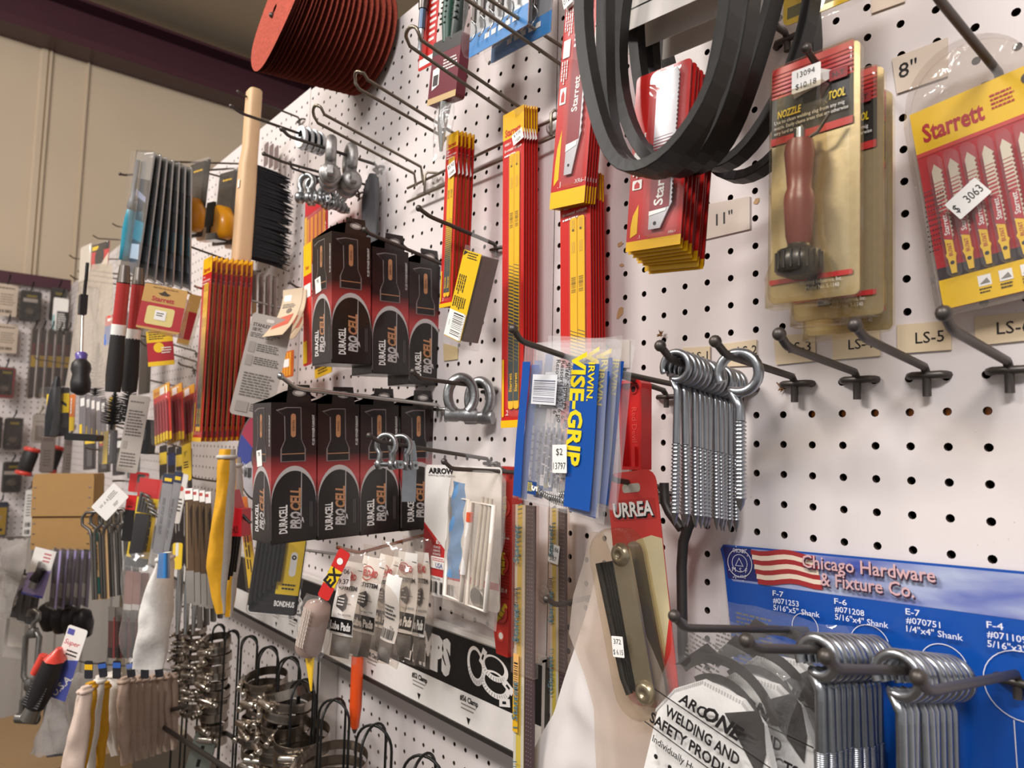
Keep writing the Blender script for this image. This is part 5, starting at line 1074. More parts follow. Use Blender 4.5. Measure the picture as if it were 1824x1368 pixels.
mb = MB(); o = rr(W * 1.05, H * 1.02, .006); mb.loft([[(x, .0005, z) for x, z in o], [(x, -.0022, z) for x, z in o]], C('#b9b7b4', .25, .4, .05), True, False); mb.loft([[(x * .99, -.0022, z) for x, z in o], [(x * .8, -.014, z * .95) for x, z in o]], clr); sub(root, mb, 'clamshell')
root['group'] = 'fanned chisel packs'; ln_ = lambda i: 'clear pack with a teal handled chisel, %s in the fan' % od(i, 7); root['label'] = ln_(0)
top = M @ Vector((0, 0, H / 2))
for i in range(1, 7):
    T_ = Matrix.Translation((.0, .0100 * i, -.002 * i)) @ Matrix.Translation(top) @ Matrix.Rotation(math.radians(1.35 * i), 4, 'X') @ Matrix.Translation(-top); dup(root, T_ @ M, ln_(i), 'fanned chisel packs')
hook('dark hook carrying the fan of chisel packs', (420, 300), (222, 312), (214, 310), r=.0024)
wire_hook('thin wire hook across the top of the chisel packs', (440, 292), (262, 287), (252, 284))
wire_hook('thin wire hook between the chisel packs and the tape measures', (450, 330), (330, 298), (315, 290))
# ---------------------------------------------------------------- tape measures
org = PR('#f0a012', .35)
def tape(root, W, H):
    mb = MB(); w_, h_ = W * 1.3, H * .52; o = [(-.5, -.42), (.42, -.42), (.5, -.30), (.48, .15), (.30, .42), (-.10, .5), (-.42, .36), (-.5, .05)]; o = [(x * w_, z * h_ - .24 * H) for x, z in o]
    mb.loft([[(x * .92, -.002, -.24 * H + (z + .24 * H) * .92) for x, z in o], [(x, -.008, z) for x, z in o], [(x, -.026, z) for x, z in o], [(x * .88, -.032, -.24 * H + (z + .24 * H) * .88) for x, z in o]], org); cs = sub(root, mb, 'case', label='yellow case')
    mb = MB(); mb.plate(rr(w_ * .30, h_ * .62, .003, w_ * .05, -.24 * H + h_ * .20), -.034, -.030, C('#26221f', .5)); mb.plate(rr(w_ * .12, h_ * .25, .002, w_ * .05, -.24 * H - h_ * .15), -.034, -.030, C('#26221f', .5)); sub(cs, mb, 'thumb_lock', label='black thumb lock')
    mb = MB(); mb.box(w_ * .0, w_ * .40, -.035, -.012, -.24 * H - h_ * .47, -.24 * H - h_ * .30, ste); sub(cs, mb, 'blade_hook', label='steel end hook')
pack('tape_measure_pack', '', 'tape measure', (344, 300), (380, 276), (322, 432), -.15, 5, C('#3a3430', .4), [('r', 0, 0, 1, .18, C('#2a2624', .4)), ('l', .2, .10, .8, .15, 1, PR('#e8b81c'))], clam=.010, inner=tape, n=3, step=(.0, .058, -.004), labels=lambda i: 'yellow tape measure in a clear pack, %s of three beside the brush' % ('left', 'middle', 'right')[i], group='tape measures')
# ---------------------------------------------------------------- long blade cards left
M, W, H = frN((368, 462), (381, 453), (342, 787), -.17, 0); s2 = saw_strip(M, W * 1.25, H, '')
stack(s2, M, 9, (.0, .0090, .0004), lambda i: 'long yellow and red blade card, %s below the tape measures' % od(i, 9), 'left long blade cards', (.0006, .3), 13)
wire_hook('wire hook through the long blade cards below the tape measures', (452, 480), (340, 440), (332, 432))
# ---------------------------------------------------------------- tan boxed bandsaw card and small red pack below
tan = C('#c99a52', .55, 0, .08, 30)
def boxy(root, W, H):
    mb = MB(); mb.box(-W / 2, W / 2, .0006, .045, -H / 2, H / 2 - .012, FILM('#f0ece4', .22, .1, .4, .1)); sub(root, mb, 'tray', label='clear plastic tray')
    mb = MB(); mb.loft([[(-W / 2, 0, H / 2), (W / 2, 0, H / 2), (W / 2, .001, H / 2), (-W / 2, .001, H / 2)], [(-W / 2, .045, H / 2 + .004), (W / 2, .045, H / 2 + .004), (W / 2, .046, H / 2 + .003), (-W / 2, .046, H / 2 + .003)]], tan, False); sub(root, mb, 'top_flap')
pack('blade_coil_box', 'tan and red boxed blade coil turned towards the camera, below the chisel packs', 'box', (256, 500), (331, 521), (246, 580), -.27, 66, tan, [('r', 0, .40, 1, .95, PR('#b32028')), ('o', .16, .47, .80, .88, .004, C('#e2cd83', .5)), ('t', 'Starrett', .48, .30, .10, PR('#b32028'), dict(bold=.03, w=.52)), ('p', [(.34, .17), (.42, .15), (.48, .10), (.55, .15), (.63, .17), (.56, .21), (.42, .21)], C('#3a2a16', .6)), ('l', .2, .04, .8, .10, 1, C('#9a7236', .5)), ('o', .36, .55, .62, .76, .001, W_()), ('l', .40, .60, .58, .70, 2, INK())], inner=boxy)
pack('blade_coil_box', 'second tan and red boxed blade coil half hidden behind the first', 'box', (332, 520), (352, 528), (322, 610), -.10, 66, tan, [('r', 0, .35, 1, .9, PR('#a81f26'))], inner=boxy)
pack('blade_packet', 'small yellow and red packet hanging tilted under the tan box', 'packet', (252, 585), (298, 592), (273, 646), -.24, 55, PR('#b3202a'), [('r', 0, 0, 1, .35, PR('#f0c21a')), ('c', .45, .5, .20, PR('#f0c21a')), ('r', 0, .88, 1, 1, PR('#f0c21a')), ('l', .1, .06, .8, .3, 4, INK()), ('l', .55, .5, .95, .7, 3, W_())], r=.003)
wire_hook('wire hook in front of the red and black handles', (350, 626), (200, 583), (188, 578))
wire_hook('long wire hook below the small yellow and red packet', (352, 645), (258, 615), (246, 604))
wire_hook('short wire hook on the bare board under the packet', (346, 656), (322, 650), (317, 645))
# ---------------------------------------------------------------- red and black long handles
def handle(lb, a, b, c, d, Y):
    P_ = [at(*q, Y) for q in (a, b, c, d)]; o = P_[0]; root = thing('long_handled_tool', lb, 'hand tool', Matrix.Translation(tuple(o)), 'red and black handled tools'); P_ = [p - o for p in P_]
    mb = MB(); mb.tube([P_[0] + np.array([0, 0, .03]), P_[0]], [.008, .011], C('#6e6760', .4, .8), 12); sub(root, mb, 'ferrule', label='steel ferrule'); mb = MB(); mb.tube([P_[0], P_[1]], [.0105, .0108], PR('#b3302c'), 12); mb.text('Bosch' * 0 + '', 0, 0, .01, W_(), 0); sub(root, mb, 'shank', label='red handle')
    mb = MB(); mb.tube([P_[1], P_[2]], [.0115, .0115], W_(), 12); sub(root, mb, 'collar', label='white collar'); mb = MB(); mb.tube([P_[2], P_[2] * .7 + P_[3] * .3, P_[2] * .3 + P_[3] * .7, P_[3]], [.0115, .0125, .0135, .0120], C('#1f1d1d', .7, 0, .2, 200, .4), 14); sub(root, mb, 'grip', label='black grip')
handle('red and black tool handle with a white collar, left of the pair', (220, 505), (212, 578), (210, 597), (201, 698), -.30)
handle('red and black tool handle with a white collar, right of the pair', (246, 508), (239, 586), (237, 604), (230, 698), -.27)
# ---------------------------------------------------------------- clear card with print, curled discs, strips
gy = C('#b3a9a0', .5, 0, .05)
pack('hang_card', 'large grey printed card back hanging tilted left of the upper flashlight boxes', 'hang card', (446, 553), (517, 573), (414, 735), -.16, 62, gy, [('t', 'STANLEY', .28, .11, .032, C('#4a423e', .5), dict(bold=.04, w=.42)), ('t', '100 PC.', .20, .155, .034, C('#4a423e', .5), dict(bold=.03, w=.24)), ('o', .36, .035, .56, .07, .003, C('#ded6cc', .5)), ('l', .06, .19, .8, .24, 3, C('#5a524c', .5)), ('r', .08, .28, .24, .38, C('#9d938a', .5)), ('r', .08, .41, .24, .51, C('#9d938a', .5)), ('l', .28, .29, .85, .37, 4, C('#5a524c', .5)), ('l', .28, .42, .9, .50, 4, C('#5a524c', .5)), ('l', .12, .58, .9, .82, 9, C('#6a625c', .5)), ('r', .1, .86, .4, .96, C('#9d938a', .5)), ('l', .45, .87, .9, .95, 4, C('#6a625c', .5))], r=.006)
def curl(lb, i, tl, tr, bl, Y):
    M, W, H = frN(tl, tr, bl, Y, 20); mb = MB(); m = C('#cdb698', .6, 0, .08, 30)
    for dy in (0, .001): mb.surf(6, 12, lambda u, v: ((u - .5) * W, dy - .045 * v * v + .01 * u, (.5 - v) * H), m)
    st = len(mb.v); prt(mb, W, H, [('r', .1, .12, .45, .24, W_()), ('p', [(.1, .60), (.8, .52), (.8, .75), (.1, .85)], PR('#c8604a')), ('c', .5, .45, .14, C('#6a5848', .5)), ('l', .1, .3, .8, .4, 3, INK())], 0)
    mb.v[st:] = [(x, y - .045 * (.5 - z / H) ** 2 + .01 * (x / W + .5), z) for x, y, z in mb.v[st:]]
    o = mb.build('sanding_sheet', None, M); tag(o, lb, 'sanding sheet', 'curled sheets by the boxes')
for i in range(3): curl('curled tan sanding sheet left of the upper boxes, ' + od(i, 3), i, (512 + 9 * i, 520 + i * 2), (538 + 6 * i, 505 + i * 3), (500 + 12 * i, 612 + i * 3), -.12 + .03 * i)
hook('dark peg hook with the curled sanding sheets', (560, 520), (529, 512), (516, 503), r=.0022)
pack('blade_packet', 'red packet of orange blades below the cluster of small shackles', 'packet', (540, 358), (579, 343), (548, 466), -.05, 0, PR('#c22432'), [('r', .3, .02, .6, .12, W_())] + [('o', .08 + .18 * i, .30, .20 + .18 * i, .98, .002, PR('#e8932a')) for i in range(5)] + [('r', .0, .25, .12, .9, PR('#e9b02a'))], bub=(.05, .25, .95, .98, .006))
pack('blade_packet', 'narrow yellow and red card left edge beside the upper flashlight box', 'packet', (539, 440), (553, 432), (543, 652), -.075, 0, PR('#cf2a22'), [('r', 0, 0, 1, .26, PR('#f2c21a')), ('t', 'Star', .5, .2, .03, PR('#b3201f'), dict(bold=.03)), ('r', .1, .34, .9, .45, W_()), ('r', 0, .80, .5, .98, PR('#f2c21a'))])
for i in range(5):
    pack('abrasive_stick_pack', 'clear pack of a grey brown abrasive stick, %s below the wooden brush' % od(i, 5), 'pack', (437 + 12 * i, 484 + 3 * i), (445 + 12 * i, 480 + 3 * i), (437 + 12 * i, 556 + 3 * i), -.08 + .012 * i, 0, C('#8f7a70', .6, 0, .15, 40), [('r', 0, .70, 1, 1, PR('#efc01c'))] if i < 2 else [], clam=.006, group='abrasive stick packs')
for i in range(3): pack('abrasive_stick_pack', 'clear pack of a grey brown abrasive stick, %s by the brush handle' % od(i, 3), 'pack', (470 + 9 * i, 258 + 3 * i), (477 + 9 * i, 254 + 3 * i), (471 + 9 * i, 296 + 3 * i), -.03, 0, C('#7d6a68', .6, 0, .15, 40), [], clam=.006, group='abrasive sticks high up')
pack('blade_packet', 'packet of orange blades behind the curled sheets', 'packet', (500, 630), (524, 622), (498, 676), -.06, 0, PR('#c9642a'), [('o', .1 + .2 * i, .05, .24 + .2 * i, .95, .001, PR('#e9a23a')) for i in range(4)] + [('r', .3, .3, .7, .6, W_())])
pack('flat_packet', 'yellow bottomed packet showing under the front upper flashlight box', 'packet', (560, 640), (590, 632), (562, 672), -.03, 0, C('#4a4038', .4), [('r', 0, .5, 1, 1, PR('#e9bd2a')), ('l', .2, .6, .8, .9, 2, INK())])
yb = PR('#f0c91a')
def knf(root, W, H):
    mb = MB(); mb.plate(rr(W * .7, H * .42, .004, 0, -.20 * H), -.012, -.004, C('#3b393b', .45)); sub(root, mb, 'tool', label='dark tool'); 
pack('tool_blister_card', '', 'blister pack', (366, 622), (386, 614), (348, 776), -.15, 0, yb, [('r', 0, .28, 1, 1, C('#39363a', .4)), ('l', .15, .10, .85, .22, 3, INK()), ('r', .08, .62, .32, .97, yb)], clam=.012, inner=knf, n=3, step=(.0, .036, -.002), labels=lambda i: 'yellow topped blister card with a dark tool, %s of three' % od(i, 3), group='yellow topped blister cards')
wire_hook('long bright wire hook pointing left over the blister cards', (512, 551), (352, 512), (346, 509), mat=STEEL())
wire_hook('short bright wire hook above the grey printed card', (505, 575), (388, 548), (376, 556), mat=STEEL())
def rblades(root, W, H):
    for k in range(5): mb = MB(); x = (-.34 + .17 * k) * W; mb.plate(rr(.10 * W, .70 * H, .001, x, -.12 * H), -.004, -.003, PR('#a5343c')); mb.plate(rr(.10 * W, .14 * H, .001, x, -.42 * H), -.0045, -.003, yb); sub(root, mb, 'blade', label='red blade with a yellow shank')
pack('jigsaw_blade_pack', '', 'blister pack', (271, 694), (300, 684), (279, 790), -.20, 10, PR('#cf3a34'), [('r', 0, 0, 1, .16, PR('#e9a51c')), ('r', 0, .86, 1, 1, yb), ('t', 'Starrett', .4, .09, .07, PR('#b3201f'), dict(w=.7)), ('r', .42, .03, .7, .16, W_())], clam=.008, inner=rblades, n=3, step=(.0, .022, .0), labels=lambda i: 'small pack of red jigsaw blades, %s of three' % od(i, 3), group='small jigsaw packs')
wire_hook('wire hook through the small jigsaw blade packs', (322, 690), (262, 676), (250, 668))
# ---------------------------------------------------------------- grinding disc, gloves, hex key sets under the left boxes
M, W, H = frN((430, 740), (500, 715), (430, 905), -.12, 8); mb = MB(); R0 = .074
mb.lathe([(.011, 0), (R0, 0), (R0, .004), (.011, .004)], C('#55504e', .8, 0, .2, 500, .3), (0, -.002, 0), (0, 1, 0), 40); gyl = C('#a8a4a8', .5)
for a0, a1, cc in ((0, 360, gyl), (100, 150, PR('#9a2744')), (60, 100, PR('#9a2744')), (150, 200, PR('#2b3a86')), (20, 60, PR('#2b3a86'))):
    o = arc(0, 0, R0 * .95, a0, a1, 30); i_ = arc(0, 0, R0 * .35, a1, a0, 30); mb.flat(o + i_, -.0024 - .0001 * (a1 != 360), cc)
mb.text('U.S.', -.044, -.018, .008, W_(), -.0027, rot=-20); mb.text('AL/SI 25', -.040, -.030, .007, INK(), -.0027, rot=-20); prt(mb, .1, .1, [('b', .05, .70, .3, .86, INK())], -.0026)
o = mb.build('grinding_disc', None, pose(M.translation, yaw=8)); tag(o, 'grinding disc with a red, blue and grey label, left of the lower flashlight boxes', 'grinding disc')
def glove(name, lb, pts, Y, yaw, m1, m2, cat='glove', group=None, seed=1, th=.018):
    """flat work glove hanging by its cuff; pts [(x_left, x_right, y)] in the picture"""
    mid = pts[len(pts) // 2]; P0 = at((mid[0] + mid[1]) / 2, mid[2], Y); a = math.radians(yaw); n_ = np.array([math.sin(a), -math.cos(a), 0.0]); o = plane_pt((pts[0][0] + pts[0][1]) / 2, pts[0][2], P0, n_); root = thing(name, lb, cat, Matrix.Translation(tuple(o)), group)
    mb = MB(); mb2 = MB(); rings = []; O = Vector((seed, seed * 2.2, 3)); K = 22; ys = [p[2] for p in pts]; rows = []
    for k in range(K):
        y = ys[0] + (ys[-1] - ys[0]) * k / (K - 1); xl, xr = np.interp(y, ys, [p[0] for p in pts]), np.interp(y, ys, [p[1] for p in pts]); A, B = plane_pt(xl, y, P0, n_) - o, plane_pt(xr, y, P0, n_) - o; c, hw = (A + B) / 2, (B - A) / 2; e = math.sqrt(max(.02, math.sin(math.pi * min(.97, .10 + .9 * k / (K - 1)))))
        rows.append([tuple(c + hw * math.cos(q) + n_ * (th * e * (1 + .25 * noise.noise(Vector((q, k * .3, seed)))) * math.sin(q)) + n_ * .006 * noise.noise(Vector((k * .25, math.cos(q) * 1.5, seed)))) for q in [2 * math.pi * j / 20 for j in range(20)]])
    half = m2 is not None
    if half:
        vs = [p for r_ in rows for p in r_]; f1, f2 = [], []
        for k in range(K - 1):
            for j in range(20):
                j2 = (j + 1) % 20; (f1 if math.cos(2 * math.pi * (j + .5) / 20) < .72 else f2).append((k * 20 + j, k * 20 + j2, (k + 1) * 20 + j2, (k + 1) * 20 + j))
        mb.add(vs, f1, m1, True); mb2.add(vs, f2, m2, True); mb.add(rows[-1], [tuple(range(20))], m1); sub(root, mb, 'back_panel'); sub(root, mb2, 'palm_panel')
    else: mb.loft(rows, m1); sub(root, mb, 'body')
    A, B = np.array(rows[0][10]), np.array(rows[0][0]); mb = MB(); mb.tube([np.array(rows[1][j]) * 1.0 for j in range(20)], .0032, m2 or m1, 6, True); sub(root, mb, 'cuff_hem'); return root, o, rows
yel = C('#d99f1c', .85, 0, .15, 120, .3); grw = C('#c9c3ba', .85, 0, .10, 120, .3)
glove('work_glove', 'yellow leather glove with a grey white palm hanging left of the lower boxes', [(394, 418, 800), (392, 416, 850), (386, 412, 905), (377, 408, 960), (372, 404, 1010), (376, 402, 1060), (384, 402, 1092)], -.22, 40, yel, grw, seed=3)
glove('work_glove', 'second yellow leather glove showing behind the first by the grinding disc', [(412, 428, 815), (410, 428, 900), (404, 424, 990), (402, 416, 1075), (404, 414, 1098)], -.17, 40, yel, grw, seed=5)
def hexset(lb, hx, Y, ang, col, second=False):
    """hx: (left, right, top, mid, bottom) of the key holder"""
    l, r_, t, m_, b = hx; M, W, H = frN((l, m_ - 60), (r_, m_ - 60), (l - 2, m_), Y, ang); root = thing('hex_key_set', lb, 'hex key set', M); mb = MB(); rd = PR(col)
    mb.plate([(-W / 2, -H / 2), (W / 2, -H / 2), (W / 2, H * .30), (W * .2, H * .32), (-W * .05, H * .85), (-W * .15, H * .80), (-W * .5, H * .3)], -.014, .008, rd); mb.text('BONDHUS', 0, -.30 * H, .010, INK(), -.0143, wid=W * .7); hd = sub(root, mb, 'holder', label='red holder' if not second else 'black holder')
    for k in range(6):
        mb = MB(); x = (-.38 + .15 * k) * W; L = H * (2.5 - .28 * k if True else 1); mb.tube([(x, -.006 - .001 * k, -H / 2), (x - .01, -.006, -H / 2 - H * (1.65 - .12 * k))], .0030 - .0002 * k, C('#201d1c', .4, .3), 6); mb.tube([(x, -.008, H * .2), (x + .004, -.010, H * .42 - k * .003), (x + .016, -.010, H * .30 - k * .004)], .0030 - .0002 * k, C('#201d1c', .4, .3), 6); sub(hd, mb, 'hex_key', label='black hex key')
    return root, M, W, H
hexset('red holder with black hex keys, hanging left of the lower flashlight boxes', (403, 442, 862, 953, 1062), -.19, 35, '#cf2230')
pack('tool_edge_card', 'clear clamshell edge with an orange and yellow printed card beside the red hex keys', 'blister pack', (447, 890), (461, 880), (424, 1068), -.165, 25, PR('#d9781e'), [('r', 0, .45, 1, .9, PR('#f0c11a')), ('r', 0, .9, 1, 1, C('#2a3050', .4)), ('lv', .2, .1, .8, .85, 2, C('#3a2410', .5))], clam=.006)
def keys2(root, W, H):
    for k in range(7): mb = MB(); x = (-.46 + .085 * k) * W; mb.tube([(x, -.006, H * .48), (x, -.007, -H * .40 + k * .006)], .0034, C('#1d1a1a', .4, .3), 6); sub(root, mb, 'hex_key', label='black hex key')
pack('hex_key_card', 'clear pack of black hex keys on a black and yellow card under the lower boxes', 'hex key set', (452, 945), (534, 968), (455, 1082), -.15, 55, C('#1e1a1a', .4), [('r', .50, .0, .98, .74, yb), ('o', .72, .18, .86, .50, .006, W_()), ('g', .79, .25, .02, .05, INK()), ('l', .62, .60, .92, .70, 2, INK()), ('t', 'BONDHUS', .72, .86, .07, W_(), dict(bold=.03, w=.42))], clam=.012, inner=keys2)
wire_hook('bright wire hook below the lower flashlight boxes', (605, 988), (522, 977), (503, 986), mat=STEEL())
# ================================================================ clamp rack under the board
mb = MB(); bkm, whm = C('#141313', .4), C('#ebe6e1', .45); xs0, xs1 = -2.2, SEAM + .006; o = np.array([(xs0 + xs1) / 2, -.012, 1.207]); Wd, Hd = xs1 - xs0, .112
mb.plate(rr(Wd, Hd, 0), -.0006, .004, whm); mb.box(-Wd / 2, Wd / 2, -.004, .006, Hd / 2 - .003, Hd / 2 + .003, C('#d9d4ce', .35)); mb.box(-Wd / 2, Wd / 2, -.003, .03, -Hd / 2 - .006, -Hd / 2, C('#2a2523', .5)); mb.box(-Wd / 2, Wd / 2, .004, .012, -Hd / 2, Hd / 2, C('#4a4540', .5))  # dark strip below the sign is the shadow gap, put in as colour
mb.flat([(-Wd / 2, -.015), (Wd / 2, -.015), (Wd / 2, .050), (-Wd / 2, .050)], -.0009, bkm)
root = thing('rack_sign', 'long black and white clamp rack sign with block letters and clamp drawings', 'sign', Matrix.Translation(tuple(o)))
def sx(px, py): return at(px, py, -.012)[0] - o[0]
xr = sx(804, 1170); mb.text('CLAMPS', xr - .068, .0175, .040, whm, -.0011, bold=.07, wid=.136)
for xc in (sx(872, 1210), sx(520, 1085)):
    for cx, cz, rx, rz, a in ((-.026, .012, .017, .032, 8), (.010, .019, .026, .020, -12), (.012, -.004, .028, .021, -10)):
        ca, sa = math.cos(math.radians(a)), math.sin(math.radians(a)); out = [(xc + cx + x * ca - z * sa, .012 + cz * .8 + (x * sa + z * ca) * .72) for x, z in circ(rx, 0, 0, 30, rz)]; inn = [(xc + cx + (x * ca - z * sa) * .72, .012 + cz * .8 + (x * sa + z * ca) * .52 + .002) for x, z in circ(rx, 0, 0, 30, rz)]
        mb.frame(out, inn, -.0011 - abs(cx) * .004, whm)
        for k in range(16, 29): p, q = out[k], inn[k]; mb.flat([(p[0] * .9 + q[0] * .1, p[1] * .9 + q[1] * .1), (p[0] * .9 + q[0] * .1 + .0008, p[1] * .9 + q[1] * .1), (p[0] * .2 + q[0] * .8 + .0008, p[1] * .2 + q[1] * .8), (p[0] * .2 + q[0] * .8, p[1] * .2 + q[1] * .8)], -.0014, bkm)
    for cx, cz, a in ((-.012, .036, 70), (.036, .004, -25), (.030, -.024, 15)):
        ca, sa = math.cos(math.radians(a)), math.sin(math.radians(a))
        for s0, m_ in ((1, whm), (.35, bkm)): mb.flat([(xc + cx + (x * ca - z * sa) * s0, .010 + cz * .7 + (x * sa + z * ca) * s0) for x, z in ((-.010, -.004), (.010, -.005), (.011, .004), (-.008, .005))], -.0016 - .0002 * (s0 < 1), m_)
for t, px, py in (('#52 Clamp', 748, 1210), ('#56 Clamp', 836, 1257), ('#48 Clamp', 665, 1165), ('#20 Clamp', 494, 1083), ('#24 Clamp', 523, 1098)):
    x = sx(px, py); mb.text(t, x, -.023, .0065, bkm, -.0011, bold=.03, wid=.037)
    for k in range(2): mb.flat([(x - .016, -.031 - k * .005), (x + .014 - k * .004, -.031 - k * .005), (x + .014 - k * .004, -.0295 - k * .005), (x - .016, -.0295 - k * .005)], -.0011, C('#8a847e', .5))
    mb.flat([(x - .004, -.044), (x + .004, -.044), (x, -.052)][::-1], -.0011, bkm)
sub(root, mb, 'sign_board')
# slotted upright of the rack
mb = MB(); xa = at(585, 1250, .045)[0]; mb.box(xa - .012, xa + .03, .012, .046, .6, 1.26, C('#d2cac3', .4)); mb.box(xa - .004, xa + .002, .011, .0125, .6, 1.19, C('#100f0f', .8)); mb.box(xa + .020, xa + .026, .011, .0125, .6, 1.19, C('#100f0f', .8)); struct(mb, 'trim_3')
posts = [((755, 1346), .058), ((667, 1292), .056), ((596, 1247), .054), ((540, 1212), .050), ((516, 1172), .046), ((479, 1153), .044), ((445, 1134), .038), ((414, 1124), .034), ((390, 1113), .030), ((352, 1102), .028), ((328, 1080), .026)]
PP = []
for i, (px, d) in enumerate(posts):
    p = at(*px, -.07); PP.append((p, d)); side = ('rightmost', 'second from the right', 'third from the right', 'fourth from the right', 'fifth from the right', 'sixth from the right', 'fifth from the left', 'fourth from the left', 'third from the left', 'second from the left', 'leftmost')[i]
    root = thing('wire_post', 'black wire loop post of the clamp rack, ' + side, 'rack post', Matrix.Translation(tuple(p)), 'wire posts of the clamp rack'); H0 = .42 if i < 4 else .34
    for ang in (25, 115):
        mb = MB(); c, s_ = math.cos(math.radians(ang)), math.sin(math.radians(ang)); r0 = d / 2; pts = [(c * r0, s_ * r0, -H0)] + [(c * r0 * math.cos(a), s_ * r0 * math.cos(a), -r0 + r0 * math.sin(a) + (.001 if ang > 90 else 0)) for a in [math.pi * k / 12 for k in range(13)]] + [(-c * r0, -s_ * r0, -H0)]
        mb.tube(pts, .0019 if i < 8 else .0017, BLACKW(), 8); sub(root, mb, 'loop')
# hose clamps stacked round the posts
CSS = C('#a89e93', .27, 1.0, .25, 90, .25); CBR = C('#cfc8bd', .22, 1.0, .1, 60, .1)
CLN = [0]
def clamp(p, R0, h, ang, lb, grp, tilt=(0, 0), big=1.0):
    root = thing('hose_clamp', lb, 'hose clamp', pose(p, roll=tilt[0], tilt=tilt[1]), grp); n = 48; mb = MB()
    mb.loft([[((R0 + dr) * math.cos(a), (R0 + dr) * math.sin(a), dz) for a in [2 * math.pi * k / n for k in range(n)]] for dr, dz in ((0, -h / 2), (.0008, -h / 2), (.0008, h / 2), (0, h / 2))], CSS, False, False, True)
    for k in range(22):   # worm slots along part of the band
        a = ang + .5 + k * .055; c, s_ = math.cos(a), math.sin(a); q = [(R0 + .0010, a - .012, -h * .28), (R0 + .0010, a + .012, -h * .28), (R0 + .0010, a + .012, h * .28), (R0 + .0010, a - .012, h * .28)]
        mb.add([(r_ * math.cos(t), r_ * math.sin(t), z) for r_, t, z in q], [(0, 1, 2, 3)], C('#4a443e', .5, .6))
    sub(root, mb, 'band'); c, s_ = math.cos(ang), math.sin(ang); t = np.array([-s_, c, 0]); q = np.array([c, s_, 0]) * (R0 + .0036 * big)
    mb = MB(); Lh = .0115 * big; rings = []
    for u in (-1, -.8, .8, 1):
        k = .8 if abs(u) == 1 else 1; rings.append([tuple(q + t * Lh * u + np.array([c, s_, 0]) * .0038 * big * k * math.cos(w_) + np.array([0, 0, 1]) * .0046 * big * k * math.sin(w_)) for w_ in [2 * math.pi * j / 12 for j in range(12)]])
    mb.loft(rings, CBR); sh = sub(root, mb, 'screw_housing'); mb = MB(); a = q + t * Lh; mb.lathe([(.0026 * big, 0), (.0026 * big, .0030 * big), (.0040 * big, .0030 * big), (.0040 * big, .0075 * big), (.0026 * big, .0080 * big)], CBR, tuple(a), tuple(t), 6); sub(sh, mb, 'hex_screw'); return root
for pi_, n_, z0, step_, R0, seed, where in ((4, 11, -.050, .0160, .037, 1, 'tall stack under the tilted band'), (5, 11, -.052, .0160, .034, 2, 'stack behind the tall one'), (8, 13, -.030, .0155, .024, 3, 'dark stack on the left posts'), (9, 11, -.022, .0165, .020, 4, 'narrow stack left of the dark one'), (3, 5, -.085, .0175, .041, 5, 'low bright stack in the middle'), (2, 4, -.088, .0175, .049, 6, 'low stack of large clamps'), (10, 10, -.06, .0160, .014, 7, 'leftmost stack by the gloves')):
    Rr = random.Random(seed); p, d = PP[pi_]
    for k in range(n_):
        a = math.radians(Rr.uniform(245, 315) if k % 3 else Rr.uniform(200, 240)); q = p + np.array([Rr.uniform(-.003, .003), Rr.uniform(-.003, .003), z0 - k * step_])
        tl_ = (Rr.uniform(-7, 7), Rr.uniform(-7, 7)) if k else (Rr.uniform(-16, -8) if pi_ == 4 else 6, 8)
        od_ = 'topmost' if k == 0 else 'lowest' if k == n_ - 1 else ('second', 'third', 'fourth', 'fifth', 'sixth', 'seventh', 'eighth', 'ninth', 'tenth', 'eleventh', 'twelfth', 'thirteenth')[k - 1] + ' from the top'
        clamp(q, R0, (.0165 if pi_ == 3 else .0145) if R0 > .02 else .010, a, 'steel hose clamp, %s in the %s' % (od_, where), 'hose clamps on the rack', tl_, 1.3 if R0 > .02 else .95)
# rack base bars
for k, (a, b, Y) in enumerate((((275, 1285), (452, 1400), -.15), ((330, 1262), (560, 1400), -.05), ((262, 1276), (330, 1258), -.13))):
    A, B = at(*a, Y), at(*b, Y); mb = MB(); mb.tube([A - A, B - A], .004, C('#3a3531', .5, .4), 8); o = mb.build('rack_bar', None, Matrix.Translation(tuple(A))); tag(o, 'dark bar of the clamp rack base, ' + ('front rail', 'rear rail', 'short cross bar')[k], 'rack bar')
M, W, H = frN((333, 1305), (368, 1322), (333, 1420), -.10, 60); mb = MB(); mb.box(-W / 2, W / 2, -.004, .02, -H / 2, H / 2, C('#7f857b', .45, .2)); [mb.flat(rr(W * .16, .014, .001, 0, H / 2 - .02 - k * .025), -.0042, C('#151413', .8)) for k in range(4)]; tag(mb.build('slotted_upright', None, M), 'grey green slotted upright at the foot of the clamp rack', 'upright')
